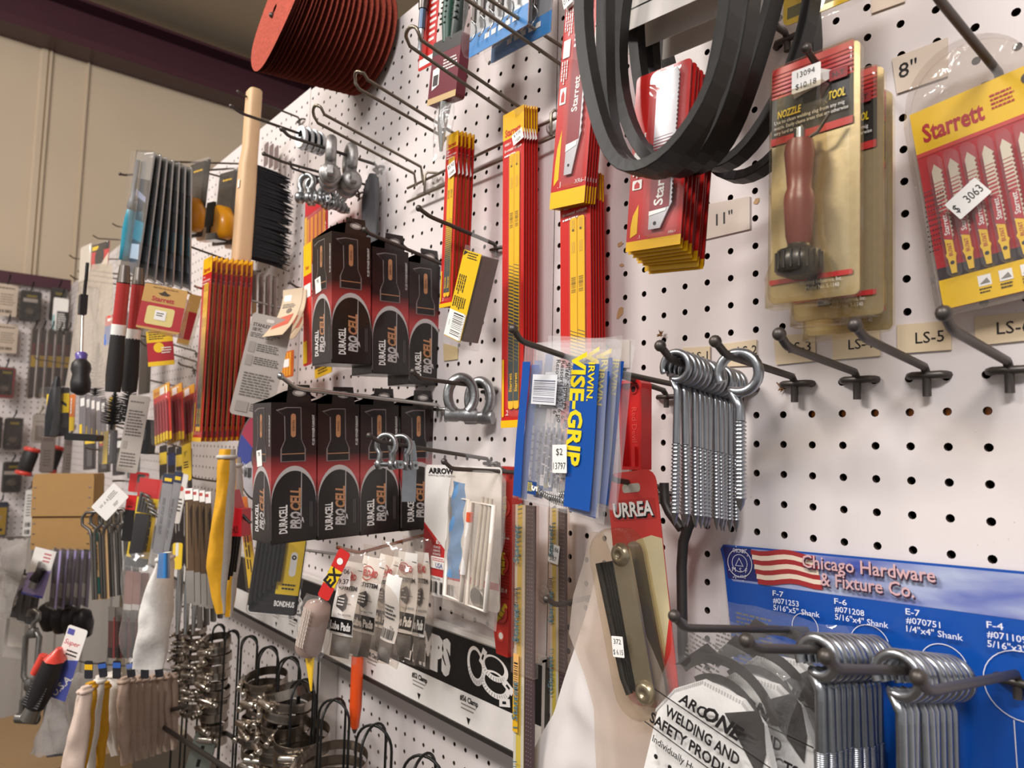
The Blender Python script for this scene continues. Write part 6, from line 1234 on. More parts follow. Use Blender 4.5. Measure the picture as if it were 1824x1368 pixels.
# ---------------------------------------------------------------- bagged brake pads under the lower boxes
def pad_bag(lb, tl, tr, bl, Y, yaw, seed, back=False, n_t='C SYSTEM'):
    M, W, H = frN(tl, tr, bl, Y, yaw); root = thing('pad_bag', lb, 'bagged pads', M, 'bags of pads'); sub(root, pouch_mb(W * 1.15, H * 1.02, .022, FILM('#f8f4f0', .045, .1, .5, .18, 30), seed, .006, 14, 24, .5, .4, .12), 'bag', label='clear crumpled bag'); mb = MB(); card = W_()
    def bent(u, v): return ((u - .5) * W * .92, -.006 + .004 * math.sin(v * 5 + seed) + .008 * (u - .5) ** 2, (.40 - v * .66) * H)
    mb.surf(6, 14, bent, card); st = len(mb.v); rd = PR('#c23a34')
    if back: prt(mb, W, H, [('l', .15, .40, .85, .56, 4, INK()), ('t', '. To', .6, .62, .03, INK()), ('b', .12, .64, .88, .73, INK())], -.0012)
    else: prt(mb, W, H, [('r', .05, .17, .95, .175, INK()), ('g', .38, .235, .22, .25, rd), ('t', 'WELD-AID', .42, .235, .05, rd, dict(bold=.04, w=.70)), ('t', n_t, .50, .33, .034, INK(), dict(bold=.04, w=.75)), ('p', [(.2, .42), (.5, .38), (.62, .42), (.62, .50), (.5, .53), (.22, .50)], C('#4a4644', .4)), ('l', .25, .42, .55, .50, 3, card), ('r', .55, .46, .8, .464, INK()), ('t', 'For #30700', .62, .56, .018, INK()), ('r', .05, .60, .95, .73, INK()), ('t', 'Lube Pads', .5, .665, .07, card, dict(bold=.05, w=.82))], -.0012)
    mb.v[st:] = [(x, y - .006 + .004 * math.sin((.40 - z / H) / .66 * 5 + seed) + .008 * (x / W / .92) ** 2, z) for x, y, z in mb.v[st:]]; sub(root, mb, 'header_card'); mb = MB()
    mb.surf(10, 8, lambda u, v: ((u - .5) * W * .8, -.004 - .007 * math.sin(math.pi * u) * math.sin(math.pi * v), (-.26 - .20 * v) * H), C('#7a736d', .9, 0, .3, 120, .4)); sub(root, mb, 'pad', label='grey felt pads'); return root, M, W, H
pb_ = [('front clear bag of pads with a red ringed card, leftmost under the lower boxes', (613, 978), (656, 984), (582, 1172), -.21, 35, 1, False), ('second clear bag of pads from the left under the lower boxes', (646, 966), (690, 978), (622, 1168), -.17, 35, 2, False), ('third clear bag of pads from the left, red lettering at its top', (676, 962), (715, 974), (660, 1160), -.13, 30, 3, False), ('clear bag of pads turned to show its barcode', (700, 1000), (728, 1010), (672, 1178), -.175, 20, 4, True), ('fifth clear bag of pads from the left, beside the barcode one', (712, 956), (748, 964), (704, 1172), -.09, 25, 5, False), ('rearmost clear bag of pads, next to the white and red card', (742, 958), (768, 962), (738, 1182), -.05, 15, 6, False)]
for i, a in enumerate(pb_):
    r, M, W, H = pad_bag(*a)
    if i == 0: sticker(r, -.12 * W, .28 * H, .018, .020, -.0135, 5, ('11706', '$9.37'))
pack('oil_packet', 'red and yellow tilted packet left of the bagged pads', 'packet', (596, 968), (612, 985), (578, 1062), -.235, 35, PR('#cf2622'), [('r', 0, .38, 1, .72, PR('#e8c41a')), ('t', 'EX', .5, .55, .2, INK(), dict(rot=75, bold=.04)), ('c', .5, .22, .25, W_())])
wire_hook('bright hook behind the bags of pads', (775, 948), (640, 985), (600, 975), mat=C('#a0654a', .3, .8))
# tube in a bag, its yellow tip, orange marker
A, B = at(568, 1072, -.245), at(548, 1160, -.245); root = thing('cord_tube', 'brown tube in a clear bag with a yellow tip, hanging below the black hex keys', 'tube', Matrix.Translation(tuple(A))); d = B - A; mb = MB(); mb.lathe([(.004, 0), (.0125, .004), (.0135, .010), (.0135, np.linalg.norm(d) - .004), (.012, np.linalg.norm(d))], C('#9a8378', .6, 0, .08, 40), (0, 0, 0), tuple(d), 20)
tb = sub(root, mb, 'tube'); mb = MB()
for k in range(5):
    for j in range(9):
        q = A * 0 + d * (.12 + .085 * j); mb.box(q[0] + .001 + k * .0035 - .004, q[0] + .0022 + k * .0035 - .004, q[1] - .0145 + abs(k - 2) * .0004, q[1] - .0138 + abs(k - 2) * .0004, q[2] - .0022, q[2] + .0022, C('#d6c8bc', .5))
sub(tb, mb, 'print', label='pale lettering'); mb = MB(); q = d * 1.02; mb.loft([[(q[0] - .008, q[1], q[2]), (q[0] + .012, q[1], q[2]), (q[0] + .012, q[1] + .002, q[2]), (q[0] - .008, q[1] + .002, q[2])], [(q[0] + .010, q[1], q[2] - .035), (q[0] + .012, q[1], q[2] - .035), (q[0] + .012, q[1] + .001, q[2] - .035), (q[0] + .010, q[1] + .001, q[2] - .035)]], PR('#e6b91c'), False); sub(tb, mb, 'tip', label='yellow tip')
pm = pouch_mb(.030, np.linalg.norm(d) * 1.1, .030, FILM('#ffffff', .05, .1, .5, .3, 40), 9, .003, 10, 14); sub(root, pm, 'bag', Matrix.Translation(tuple(d / 2)), 'clear bag')
A, B = at(637, 1168, -.03), at(641, 1312, -.03); root = thing('orange_marker', 'bright orange marker hanging under the bagged pads', 'marker', Matrix.Translation(tuple(A))); L = A[2] - B[2]; mb = MB(); mb.lathe([(.0085, 0), (.0090, -.005), (.0090, -L * .68), (.0062, -L * .92), (.0045, -L * .94)][::-1], PR('#f0561a', .35), (0, 0, 0), (0, 0, 1), 16); sub(root, mb, 'barrel'); mb = MB(); mb.lathe([(.002, -L), (.0045, -L * .94)], C('#3a3432', .5), (0, 0, 0), (0, 0, 1), 10); mb.lathe([(.0070, .0), (.0070, .018)], C('#3a2c28', .5), (0, 0, 0), (0, 0, 1), 12); sub(root, mb, 'cap')
# ================================================================ the far left
# cardboard box flap pack, tag, scissors, knives
cb = C('#a8824f', .8, 0, .07, 60, .1); M, W, H = frN((60, 850), (168, 850), (54, 979), -.24, 52); root = thing('cardboard_box', 'brown stapled cardboard box hanging among the packs at the left edge', 'box', M); mb = MB(); mb.box(-W / 2, W / 2, 0, .05, -H / 2, H / 2, cb); mb.box(-W / 2 - .001, W / 2 + .001, -.003, .0, -H * .04, H / 2, cb); mb.plate([(-W / 2, H / 2), (W / 2, H / 2), (W * .485, H * .5 + .008), (-W * .485, H * .5 + .008)], -.002, .05, cb); mb.box(-W / 2, W / 2, -.0005, .0, -H * .065, -H * .04, C('#5a3a1a', .9)); ct = sub(root, mb, 'carton'); mb = MB()
for sx_ in (-.46, .44):
    for z in (.36, .22, .07, -.14, -.28, -.42): mb.box(sx_ * W - .003, sx_ * W + .003, -.0042 if z > 0 else -.0012, -.003 if z > 0 else 0, z * H - .0012, z * H + .0012, STEEL())
sub(ct, mb, 'staple', label='row of metal staples')
wire_hook('wire hook tip in front of the cardboard box', (290, 920), (150, 905), (141, 898), mat=STEEL())
M, W, H = frN((157, 902), (204, 866), (188, 922), -.30, 50); mb = MB(); mb.plate(rr(W, H, .002), -.0004, .0004, W_()); prt(mb, W, H, [('t', 'W A R', .35, .35, .14, C('#6a645e', .5)), ('l', .55, .25, .9, .5, 3, C('#8a847e', .5)), ('l', .5, .7, .7, .85, 2, C('#8a847e', .5))], -.0004); tag(mb.build('paper_tag', None, M), 'white paper tag hanging tilted right of the cardboard box', 'tag')
M, W, H = frN((163, 944), (193, 940), (162, 1070), -.26, 45); root = thing('steel_fork_set', 'bunch of bent grey steel forks with a cardboard strip, right of the cardboard box', 'tool set', M); mb = MB(); mb.plate(rr(W, H, .002), 0, .001, C('#c9a679', .7)); prt(mb, W, H, [('r', .05, .05, .45, .18, PR('#1f6b60')), ('r', .05, .68, .8, .92, PR('#1f6b60')), ('lv', .1, .22, .5, .62, 2, C('#6a5236', .5))], 0); sub(root, mb, 'cardboard_strip')
for k in range(6):
    mb = MB(); x = -.1 * W + k * W * .30; g = C('#77736f', .35, .8, .15, 60); y = -.012 + .01 * k
    for s_ in (-1, 1): mb.tube([(x + s_ * .020, y, H * .68), (x + s_ * .020, y, H * .58), (x + s_ * .006, y, H * .50), (x + s_ * .003, y, H * .40), (x + s_ * .003, y, -H * .48)], .0030, g, 8)
    mb.tube([(x - .020, y, H * .68), (x - .012, y, H * .75), (x + .012, y, H * .75), (x + .020, y, H * .68)], .0030, g, 8); sub(root, mb, 'fork')
def kn(root, W, H):
    mb = MB(); mb.plate([(-.30 * W, .10 * H), (.30 * W, .10 * H), (.28 * W, -.30 * H), (.0, -.42 * H), (-.28 * W, -.34 * H)][::-1], -.012, -.003, C('#1d1b1c', .45)); hd = sub(root, mb, 'holder', label='black key holder')
    for k in range(5): mb = MB(); x = (-.2 + .13 * k) * W; mb.tube([(x, -.010, .12 * H), (x, -.010, .34 * H - k * .008), (x + .016, -.010, .30 * H - k * .008)], .0034, C('#6a6660', .3, .8), 6); sub(hd, mb, 'hex_key')
pack('hex_key_card', 'yellow and black hex key holder on a card with diagonal print', 'hex key set', (238, 846), (276, 858), (236, 1004), -.22, 50, yb, [('r', .0, .0, 1, .22, PR('#cf2a2a')), ('r', .55, .45, 1, 1, PR('#e0b416')), ('r', 0, .9, 1, 1, C('#2a2826', .5)), ('lv', .66, .48, .90, .88, 2, INK())], clam=.014, inner=kn)
pack('hex_key_card', 'small red topped black hex key holder left of the yellow one', 'hex key set', (221, 880), (238, 884), (222, 962), -.27, 50, C('#1e1b1b', .4), [('r', 0, 0, 1, .32, PR('#d02a2c')), ('l', .2, .24, .8, .3, 1, INK())], r=.002)
pack('red_tool_card', 'red holder peeking over the yellow and black one', 'packet', (230, 836), (262, 846), (232, 872), -.19, 50, PR('#c9302f'), [('r', .4, .1, .8, .5, C('#5a5652', .4, .6))])
wire_hook('thin wire hook over the hex key holders', (330, 866), (215, 856), (200, 857))
# grey silver packs, brown sheathed packs
gs = C('#9f9da0', .35, .3, .1, 40)
for i, (a, b, c, Y, lb) in enumerate((((288, 842), (306, 846), (276, 985), -.22, 'leftmost of three'), ((306, 838), (320, 842), (290, 1000), -.19, 'middle of three'), ((318, 842), (334, 846), (306, 930), -.16, 'right of three, white with a red mark'))):
    pack('hand_tool_pack', 'tall grey blister pack, ' + lb, 'blister pack', a, b, c, Y, 40, gs if i < 2 else W_(), [('r', 0, 0, 1, .12, C('#1e2a4a', .4)), ('r', .15, .05, .85, .09, yb), ('lv', .3, .3, .6, .8, 2, C('#6a666a', .5))] if i < 2 else [('c', .5, .3, .25, PR('#d24a3a')), ('l', .2, .5, .9, .8, 4, INK())], clam=.008, group='tall grey packs')
pack('yellow_price_card', 'tall yellow strip card above the brown packs', 'card', (324, 790), (340, 786), (325, 858), -.14, 10, yb, [('t', '9"', .4, .3, .14, INK()), ('l', .2, .5, .8, .7, 3, INK())])
pack('yellow_tool_pack', 'small yellow packet with a hooked tool below the white card', 'packet', (307, 966), (324, 968), (308, 1013), -.21, 40, yb, [('r', .3, .0, .6, .5, C('#e9e4d8', .4))], clam=.006)
br = C('#59442f', .5, 0, .6, 14, 0, 0, (6, 1, .5))
for i in range(4):
    pack('sheathed_blade_pack', 'clear pack with brown paper and steel tools, %s of four' % od(i, 4), 'blister pack', (340 + 11 * i, 872 + 2 * i), (354 + 11 * i, 868 + 2 * i), (322 + 11 * i, 1075 + 3 * i), -.21 + .025 * i, 25, br, [('r', .0, .0, 1, .10, W_()), ('r', 0, .72, 1, 1, C('#b3ada6', .3, .6)), ('l', .1, .02, .8, .08, 1, PR('#c23a34')), ('p', [(.15, .12), (.4, .12), (.3, .7), (.1, .7)], C('#9a8464', .3, .3)), ('p', [(.6, .2), (.9, .14), (.8, .55)], C('#2e2219', .4))], group='brown sheathed packs')
    if i < 3:
        A, B = at(322 + 14 * i, 1010, -.20 + .03 * i), at(316 + 14 * i, 1130, -.20 + .03 * i); mb = MB(); mb.tube([A - A, (B - A) * .5, B - A], [.005, .0055, .003], STEEL(), 8, False, True, (1, .5)); tag(mb.build('steel_chisel', None, Matrix.Translation(tuple(A))), 'bright long steel bar under the brown packs, ' + ('leftmost', 'middle', 'rightmost')[i], 'steel bar', 'bright steel bars')
wire_hook('wire hook through the brown packs', (420, 862), (345, 852), (337, 845))
# cotton mop in a bag
root, o_, rows = glove('cotton_mop', 'white cotton mop head in a clear bag under a blue tie, above the gloves', [(288, 300, 985), (282, 300, 1010), (272, 302, 1035), (258, 302, 1080), (246, 299, 1130), (236, 292, 1190)], -.27, 45, C('#dcd8d2', .9, 0, .14, 150, .6), None, 'mop', None, 9, .028)
mb = MB(); bl = PR('#2f7cc0'); mb.surf(8, 8, lambda u, v: tuple(at(283 + 20 * u - 4 * v * (1 - u), 985 + 45 * v, -.30 - .012 * math.sin(u * 3.1)) - o_), bl); sub(root, mb, 'tie', label='blue film tie')
mb = MB(); pm = pouch_mb(.050, .165, .05, FILM('#ffffff', .05, .1, .5, .25, 30), 12, .005, 12, 18, .6, .6, .25); sub(root, pm, 'bag', Matrix.Translation((-.03, -.02, -.085)) @ Matrix.Rotation(math.radians(45), 4, 'Z') @ Matrix.Rotation(math.radians(-6), 4, 'Y'), 'clear bag')
# gloves in a row
pk, wc, be = C('#d9c3b4', .9, 0, .1, 140, .35), C('#ddd6cc', .9, 0, .08, 140, .35), C('#b39c8c', .9, 0, .12, 140, .35)
gl = [('pinkish cotton glove with a yellow leather stripe, frontmost at the left', [(146, 160, 1222), (138, 160, 1245), (128, 158, 1290), (116, 152, 1340), (108, 146, 1400)], -.335, pk, None), ('yellow leather glove, second from the front', [(156, 168, 1215), (150, 170, 1245), (142, 162, 1300), (136, 156, 1350), (130, 152, 1400)], -.32, yel, None),
      ('white glove with folded cuff, third from the front', [(172, 186, 1203), (166, 184, 1230), (160, 176, 1275), (156, 170, 1330), (150, 166, 1400)], -.30, wc, None), ('second yellow leather glove, fourth from the front', [(180, 194, 1215), (178, 190, 1260), (172, 188, 1310), (170, 186, 1350), (168, 182, 1400)], -.285, yel, None),
      ('large white glove with a looped cuff, fifth from the front', [(194, 214, 1196), (188, 212, 1225), (186, 210, 1270), (188, 208, 1310), (196, 212, 1345)], -.265, wc, None)]
for i, (lb, pts, Y, m1, m2) in enumerate(gl): glove('work_glove', lb + ' in the row', pts, Y, 42, m1, m2, seed=11 + i, th=.012, group='gloves in a row at the bottom left')
for i in range(8):
    x = 214 + 12.5 * i; glove('work_glove', 'beige cotton glove, %s in the row beside the clamp rack' % ('leftmost', 'second', 'third', 'fourth', 'fifth', 'sixth', 'seventh', 'rightmost')[i], [(x + 1, x + 12, 1206 - i), (x - 1, x + 13, 1225), (x - 1, x + 13, 1270), (x + 1, x + 14, 1320 - i * 3), (x + 3, x + 12, 1362 - i * 4)], -.25 + .018 * i, 45, be, None, seed=21 + i, th=.013, group='gloves in a row at the bottom left')
for i in range(6):
    x = 150 + 25 * i; pack('glove_tag', 'blue and black tag at the cuff of the gloves, %s from the left' % ('first', 'second', 'third', 'fourth', 'fifth', 'sixth')[i], 'tag', (x, 1176 + (i % 2) * 5), (x + 14, 1178), (x + 2, 1208), -.33 + .02 * i, 40, C('#26252b', .4), [('r', 0, .1, 1, .4, PR('#3a62b0'))] if i else [('r', 0, .2, 1, .5, PR('#e8b414'))], group='tags on the gloves')
wire_hook('long wire hook carrying the gloves', (330, 1195), (150, 1180), (138, 1176), mat=STEEL())
# purple carded tools, turnbuckle, red and black tool
pu = PR('#a596cf', .4)
def pt_(root, W, H):
    mb = MB(); mb.tube([(0, -.008, .25 * H), (.002, -.010, -.05 * H), (0, -.008, -.30 * H)], [.004, .006, .010], STEEL(), 8); mb.tube([(.2 * W, -.010, .12 * H), (.05 * W, -.014, -.15 * H)], [.010, .012], C('#1f1d1f', .5), 8); sub(root, mb, 'hinge')
pack('hinge_card', 'white and purple card with a small black and steel tool, hanging tilted', 'hang card', (72, 982), (111, 982), (28, 1058), -.30, 50, pu, [('p', [(0, 0), (1, 0), (1, .4), (0, .55)], W_()), ('l', .5, .08, .9, .3, 3, PR('#c23a4a')), ('r', 0, .96, 1, 1, PR('#3a4ac0'))], bub=(.2, .25, .8, .95, .02), inner=pt_)
for i in range(5): pack('hinge_card', 'purple card with a dark tool seen nearly edge-on, %s behind the tilted one' % ('first', 'second', 'third', 'fourth', 'fifth')[i], 'hang card', (100 + 13 * i, 982), (114 + 13 * i, 980), (84 + 14 * i, 1078), -.27 + .022 * i, 8, C('#3a343c', .5), [('r', .72, 0, 1, 1, pu), ('r', .1, .6, .6, .85, C('#8f8a8a', .3, .7))], group='purple cards', clam=.010, r=.002)
for i in range(4):
    mb = MB(); p = at(88 + 20 * i, 1100 + 4 * i, -.26 + .02 * i); mb.lathe([(.006, .04), (.020, .03), (.024, .0), (.018, -.028), (.005, -.032)], C('#252224', .4, .2), (0, 0, 0), (.3, -.2, 1), 12); o = mb.build('caster_bracket', None, Matrix.Translation(tuple(p))); tag(o, 'dark metal bracket below the purple cards, ' + ('leftmost', 'second', 'third', 'rightmost')[i], 'bracket', 'dark brackets')
sl = C('#8e8b87', .3, .9, .15, 80, .2); A, B = at(61, 1092, -.31), at(48, 1288, -.31); root = thing('turnbuckle', 'steel turnbuckle with a hook above and a clevis below, at the left edge', 'turnbuckle', Matrix.Translation(tuple(A))); d = (B - A); e = np.array([.72, .69, 0])
def al(t, s_=0, w_=0): return tuple(d * t + e * s_)
mb = MB(); [mb.tube([al(.18, s_ * .008), al(.22, s_ * .016), al(.58, s_ * .015), al(.62, s_ * .008)], .0062, sl, 8) for s_ in (-1, 1)]; mb.lathe([(.011, 0), (.012, .004), (.012, .02), (.010, .024)], sl, al(.60), tuple(d), 6); mb.lathe([(.011, 0), (.012, .004), (.012, .016), (.010, .02)], sl, al(.14), tuple(d), 6); sub(root, mb, 'body')
mb = MB(); mb.tube([al(.16), al(.09), al(.05, .012), al(.0, .012), al(-.03, 0), al(-.01, -.012), al(.03, -.014)], .0055, sl, 8); sub(root, mb, 'hook'); mb = MB(); mb.tube([al(.64), al(.76)], .0065, sl, 8); [mb.tube([al(.75), al(.80, s_ * .014), al(.92, s_ * .014), al(.98, s_ * .013)], .0062, sl, 8) for s_ in (-1, 1)]; mb.tube([al(.96, -.024), al(.96, .024)], .011, sl, 10); sub(root, mb, 'clevis')
r, M, W, H = pack('staple_gun_card', 'white and blue card with a red and black hand tool, hanging tilted', 'hand tool', (118, 1109), (151, 1124), (88, 1238), -.33, 45, W_(), [('p', [(0, .5), (1, .42), (1, 1), (0, 1)], PR('#5a64b8')), ('r', .06, .04, .4, .12, PR('#5a5aa8')), ('t', 'Super', .45, .22, .07, PR('#d23a4a'), dict(shear=.3)), ('l', .3, .32, .9, .42, 2, INK()), ('t', 'U.S.A.', .6, .8, .1, W_(), dict(rot=60, bold=.02))])
P_ = [np.array(p) for p in ((-.30 * W, -.016, .22 * H), (-.34 * W, -.016, .06 * H), (-.44 * W, -.016, -.30 * H), (-.58 * W, -.016, -.62 * H), (-.66 * W, -.016, -.80 * H))]; mb = MB(); mb.tube(P_[1:4], [.016, .019, .015], C('#1a1819', .5, 0, .1), 12); [mb.tube([P_[2] + (P_[3] - P_[2]) * k / 9 + np.array([-.014, -.012, 0]), P_[2] + (P_[3] - P_[2]) * k / 9 + np.array([.014, -.012, 0])], .0026, C('#2a2829', .5), 5) for k in range(9)]; sub(r, mb, 'grip', label='black ribbed grip')
mb = MB(); mb.tube([P_[0], P_[0] * .5 + P_[1] * .5, P_[1]], [.006, .012, .022], PR('#e2483a'), 8, False, True, (1, .7)); mb.tube([P_[1] + np.array([-.02, 0, 0]), P_[2] + np.array([-.024, 0, .01])], [.008, .006], PR('#e2483a'), 6); sub(r, mb, 'head', label='red head'); mb = MB(); mb.tube([P_[3], P_[4]], [.012, .014], C('#8d8982', .3, .8), 10); sub(r, mb, 'ferrule', label='steel end')
sheet_pts('tool_bag', 'clear bag of dark grey tools under the red and black hand tool', 'bag', [(100, 150, 1200), (84, 148, 1250), (72, 140, 1300), (60, 124, 1342)], -.30, FILM('#d9d4d0', .30, .1, .5, .2, 25), .02, 14, 16)
A = at(112, 1225, -.25); mb = MB(); mb.loft([[tuple(np.array([.74 * x, .62 * x + .01 * math.sin(a * 2), z]) + np.array([.3, -.9, 0]) * .012 * math.sin(a)) for x, a in [(.03 * wv * math.cos(a_), a_) for a_ in [2 * math.pi * k / 12 for k in range(12)]]] for wv, z in ((.5, 0), (1, -.03), (1.1, -.08), (.9, -.12), (.4, -.145))], C('#4d4a4c', .6, 0, .2, 60)); tag(mb.build('dark_glove', None, Matrix.Translation(tuple(A))), 'dark grey folded glove inside the clear bag at the bottom left', 'glove')
sheet_pts('parts_bag', 'large crumpled clear bag at the left edge below the back pegboard', 'bag', [(0, 50, 960), (-10, 44, 1010), (-20, 28, 1060), (-30, 16, 1100)], -.36, FILM('#dcd6d0', .30, .1, .5, .25, 22), .03, 17, 18)
pack('framed_pack', 'grey framed clear pack at the left edge next to the turnbuckle', 'pack', (8, 1070), (46, 1082), (14, 1165), -.30, 45, C('#a79e96', .4), [('o', .15, .2, .85, .8, .004, C('#cfc8bf', .4))], clam=.012)
# screwdriver, wire tube brushes, long clear bags
A, B = at(147, 556, -.33), at(143, 703, -.33); d = B - A; root = thing('screwdriver', 'long screwdriver with a black and purple grip hanging before the clear bags', 'screwdriver', Matrix.Translation(tuple(A))); L = np.linalg.norm(d); mb = MB(); mb.lathe([(.0028, 0), (.0028, L * .56)], CBR, (0, 0, 0), tuple(d), 10); sub(root, mb, 'shaft', label='steel shaft'); mb = MB(); mb.lathe([(.008, L * .50), (.0105, L * .52), (.0085, L * .60)], PR('#5a4a9a'), (0, 0, 0), tuple(d), 12); sub(root, mb, 'ferrule', label='purple collar'); mb = MB(); mb.lathe([(.010, L * .59), (.0150, L * .63), (.0165, L * .70), (.0135, L * .76), (.0165, L * .86), (.0155, L * .96), (.006, L)], C('#1c1a1a', .5), (0, 0, 0), tuple(d), 14); sub(root, mb, 'grip', label='black grip'); mb = MB(); mb.box(-.012, .008, -.006, .006, -.004, .032, C('#1b191a', .5)); mb.tube([(.006, 0, .03), (.008, 0, .05), (.012, 0, .062), (.013, 0, .09)], .003, C('#1b191a', .5), 6); sub(root, mb, 'hanger', label='black plastic hanger')
for i, (a, b) in enumerate((((175, 622), (166, 742)), ((205, 704), (198, 770)), ((232, 690), (226, 768)))):
    A, B = at(*a, -.235), at(*b, -.235); d = B - A; L = np.linalg.norm(d); root = thing('tube_brush', 'black bristled tube brush behind the red and black handles, ' + ('left of three', 'middle of three', 'right of three')[i], 'brush', Matrix.Translation(tuple(A)), 'tube brushes'); mb = MB(); Rb = random.Random(i)
    mb.tube([(0, 0, .015), tuple(d)], .003, C('#1d1b1b', .5), 6); sub(root, mb, 'stem'); mb = MB(); bm = C('#1d1a1b', .7)
    for k in range(110):
        t = k / 110; q = d * t * .8; r_ = .004 + .018 * min(1, t * 2.2); a_ = k * 2.4; mb.tube([q, q + np.array([r_ * math.cos(a_), r_ * math.sin(a_), .004])], [.0014, .0006], bm, 4, False, False)
    sub(root, mb, 'bristles')
bagm = FILM('#f0e9de', .28, .1, .45, .2, 22)
sheet_pts('long_bag', 'long clear plastic bag hanging left of the red handles', 'plastic bag', [(142, 200, 470), (138, 202, 520), (132, 200, 580), (124, 196, 640), (116, 190, 690)], -.25, bagm, .012, 21, 16)
pack('red_black_card', 'red and black card with a yellow mark on a high hook', 'hang card', (164, 438), (196, 428), (160, 482), -.20, 10, PR('#c9303a'), [('r', 0, 0, 1, .3, C('#2a2626', .4)), ('r', .05, .08, .4, .24, yb), ('c', .5, .55, .25, C('#2e2a2a', .4)), ('p', [(.5, 1), (1, .45), (1, 1)], C('#d8c8b4', .5))], clam=.008)
pack('clear_hang_card', 'empty clear pack on a hook left of the red and black card', 'hang card', (143, 440), (162, 436), (142, 500), -.26, 10, C('#cfc4b6', .4), [], clam=.006)
for lb, b, n, t in (('dark hook tip above the red and black card', (260, 430), (175, 425), (165, 419)), ('dark hook tip at the empty clear pack', (255, 462), (133, 461), (123, 454)), ('topmost of three parallel wire hooks above the screwdriver', (300, 500), (156, 481), (149, 476)), ('middle of three parallel wire hooks above the screwdriver', (300, 509), (146, 488), (138, 482)), ('lowest of three parallel wire hooks above the screwdriver', (300, 518), (134, 497), (125, 490)), ('dark hook left of the chisel packs', (300, 420), (208, 403), (200, 398)), ('wire hook among the yellow and black cards', (345, 765), (175, 752), (166, 745)), ('wire hook low on the left with bright tips', (330, 800), (165, 745), (158, 738)), ('long bright wire under the small jigsaw packs', (350, 754), (180, 744), (170, 738)), ('long grey wire across the yellow cards', (330, 812), (160, 800), (152, 796)), ('bright wire hook above the back packs', (170, 655), (66, 640), (60, 634))):
    wire_hook(lb, b, n, t, .002)
pack('card_back', 'grey printed card back hanging below the tube brushes', 'hang card', (226, 700), (262, 708), (213, 838), -.24, 55, gy, [('l', .1, .08, .8, .12, 1, C('#5a524c', .5)), ('l', .1, .2, .9, .55, 9, C('#5a524c', .5)), ('r', .1, .6, .3, .7, C('#9d938a', .5)), ('l', .1, .75, .9, .95, 5, C('#6a625c', .5))])
pack('utility_knife_card', 'yellow and black card with white print, left of the grey card back', 'hang card', (186, 770), (210, 764), (182, 828), -.24, 10, C('#2c2a2e', .4), [('r', 0, 0, .35, 1, yb), ('lv', .42, .1, .55, .8, 1, W_())], clam=.008)
pack('utility_knife_card', 'tall yellow and black knife card under the screwdriver', 'hang card', (196, 708), (208, 704), (192, 785), -.23, 10, yb, [('l', .2, .1, .8, .3, 3, INK()), ('r', 0, .6, 1, 1, C('#4a474a', .4))], clam=.006)
def kb(root, W, H): mb = MB(); mb.lathe([(.012, -.04), (.014, .0), (.011, .05), (.005, .08)], C('#232124', .4), (0, -.012, -.1 * H), (.1, 0, 1), 10); sub(root, mb, 'tool', label='dark tool')
pack('glue_gun_pack', 'yellow and black blister pack under a clear dome, left of the screwdriver grip', 'blister pack', (84, 692), (124, 690), (82, 778), -.33, 40, C('#2a2728', .4), [('r', 0, .12, 1, .52, yb), ('p', [(.1, .16), (.5, .3), (.4, .4), (.1, .3)], INK()), ('p', [(.5, .2), (.9, .34), (.9, .4), (.55, .3)], INK())], clam=.022, inner=kb)
pack('orange_strip_card', 'narrow orange and yellow card beside the yellow and black pack', 'hang card', (124, 703), (135, 702), (121, 768), -.30, 20, PR('#e07a2a'), [('r', 0, .62, 1, 1, yb), ('lv', .3, .1, .7, .6, 1, W_())])
for i in range(5): pack('grey_tool_pack', 'clear grey tool pack below the screwdriver, ' + od(i, 5), 'blister pack', (142 + 9 * i, 704 + 2 * i), (154 + 9 * i, 700 + 2 * i), (140 + 9 * i, 775 + 4 * i), -.30 + .02 * i, 15, C('#8a8588', .35, .3), [('r', .2, .1, .8, .3, W_()), ('r', .1, .75, .5, 1, yb)], clam=.01, group='grey tool packs')
pack('clamp_tool', 'black lever tool lying across below the grey tool packs', 'hand tool', (122, 768), (178, 778), (122, 780), -.33, 45, C('#1b191a', .4), [], r=.004, T=.02)
pack('red_blue_packet', 'small red and blue packet peeking left of the red handles', 'packet', (188, 563), (206, 560), (186, 614), -.25, 10, PR('#2f6fd0'), [('r', 0, 0, 1, .35, PR('#e04a3a')), ('r', .2, .1, .8, .2, W_())])
pack('black_case', 'black boxed tool right of the grey card back', 'box', (254, 745), (274, 750), (252, 806), -.20, 40, C('#1d1c1d', .4), [('r', .3, .3, .6, .6, C('#4a4848', .4))], T=.02)
pack('clear_case', 'wide clear plastic pack behind the hex key holders', 'blister pack', (216, 806), (272, 814), (222, 1012), -.17, 45, FILM('#ffffff', .14, .1, .5, .1), [], clam=.012)
for i in range(3): pack('thin_blade_pack', 'pack of thin reddish rods below the hex key holders, ' + od(i, 3), 'pack', (222 + 14 * i, 1015 + 2 * i), (236 + 14 * i, 1018 + 2 * i), (222 + 14 * i, 1085), -.24 + .03 * i, 30, C('#7a5348', .5, 0, .3, 60, 0, 0, (40, 1, 1)), [('r', .0, .85, 1, 1, C('#a9a39d', .4))], group='packs of thin rods')
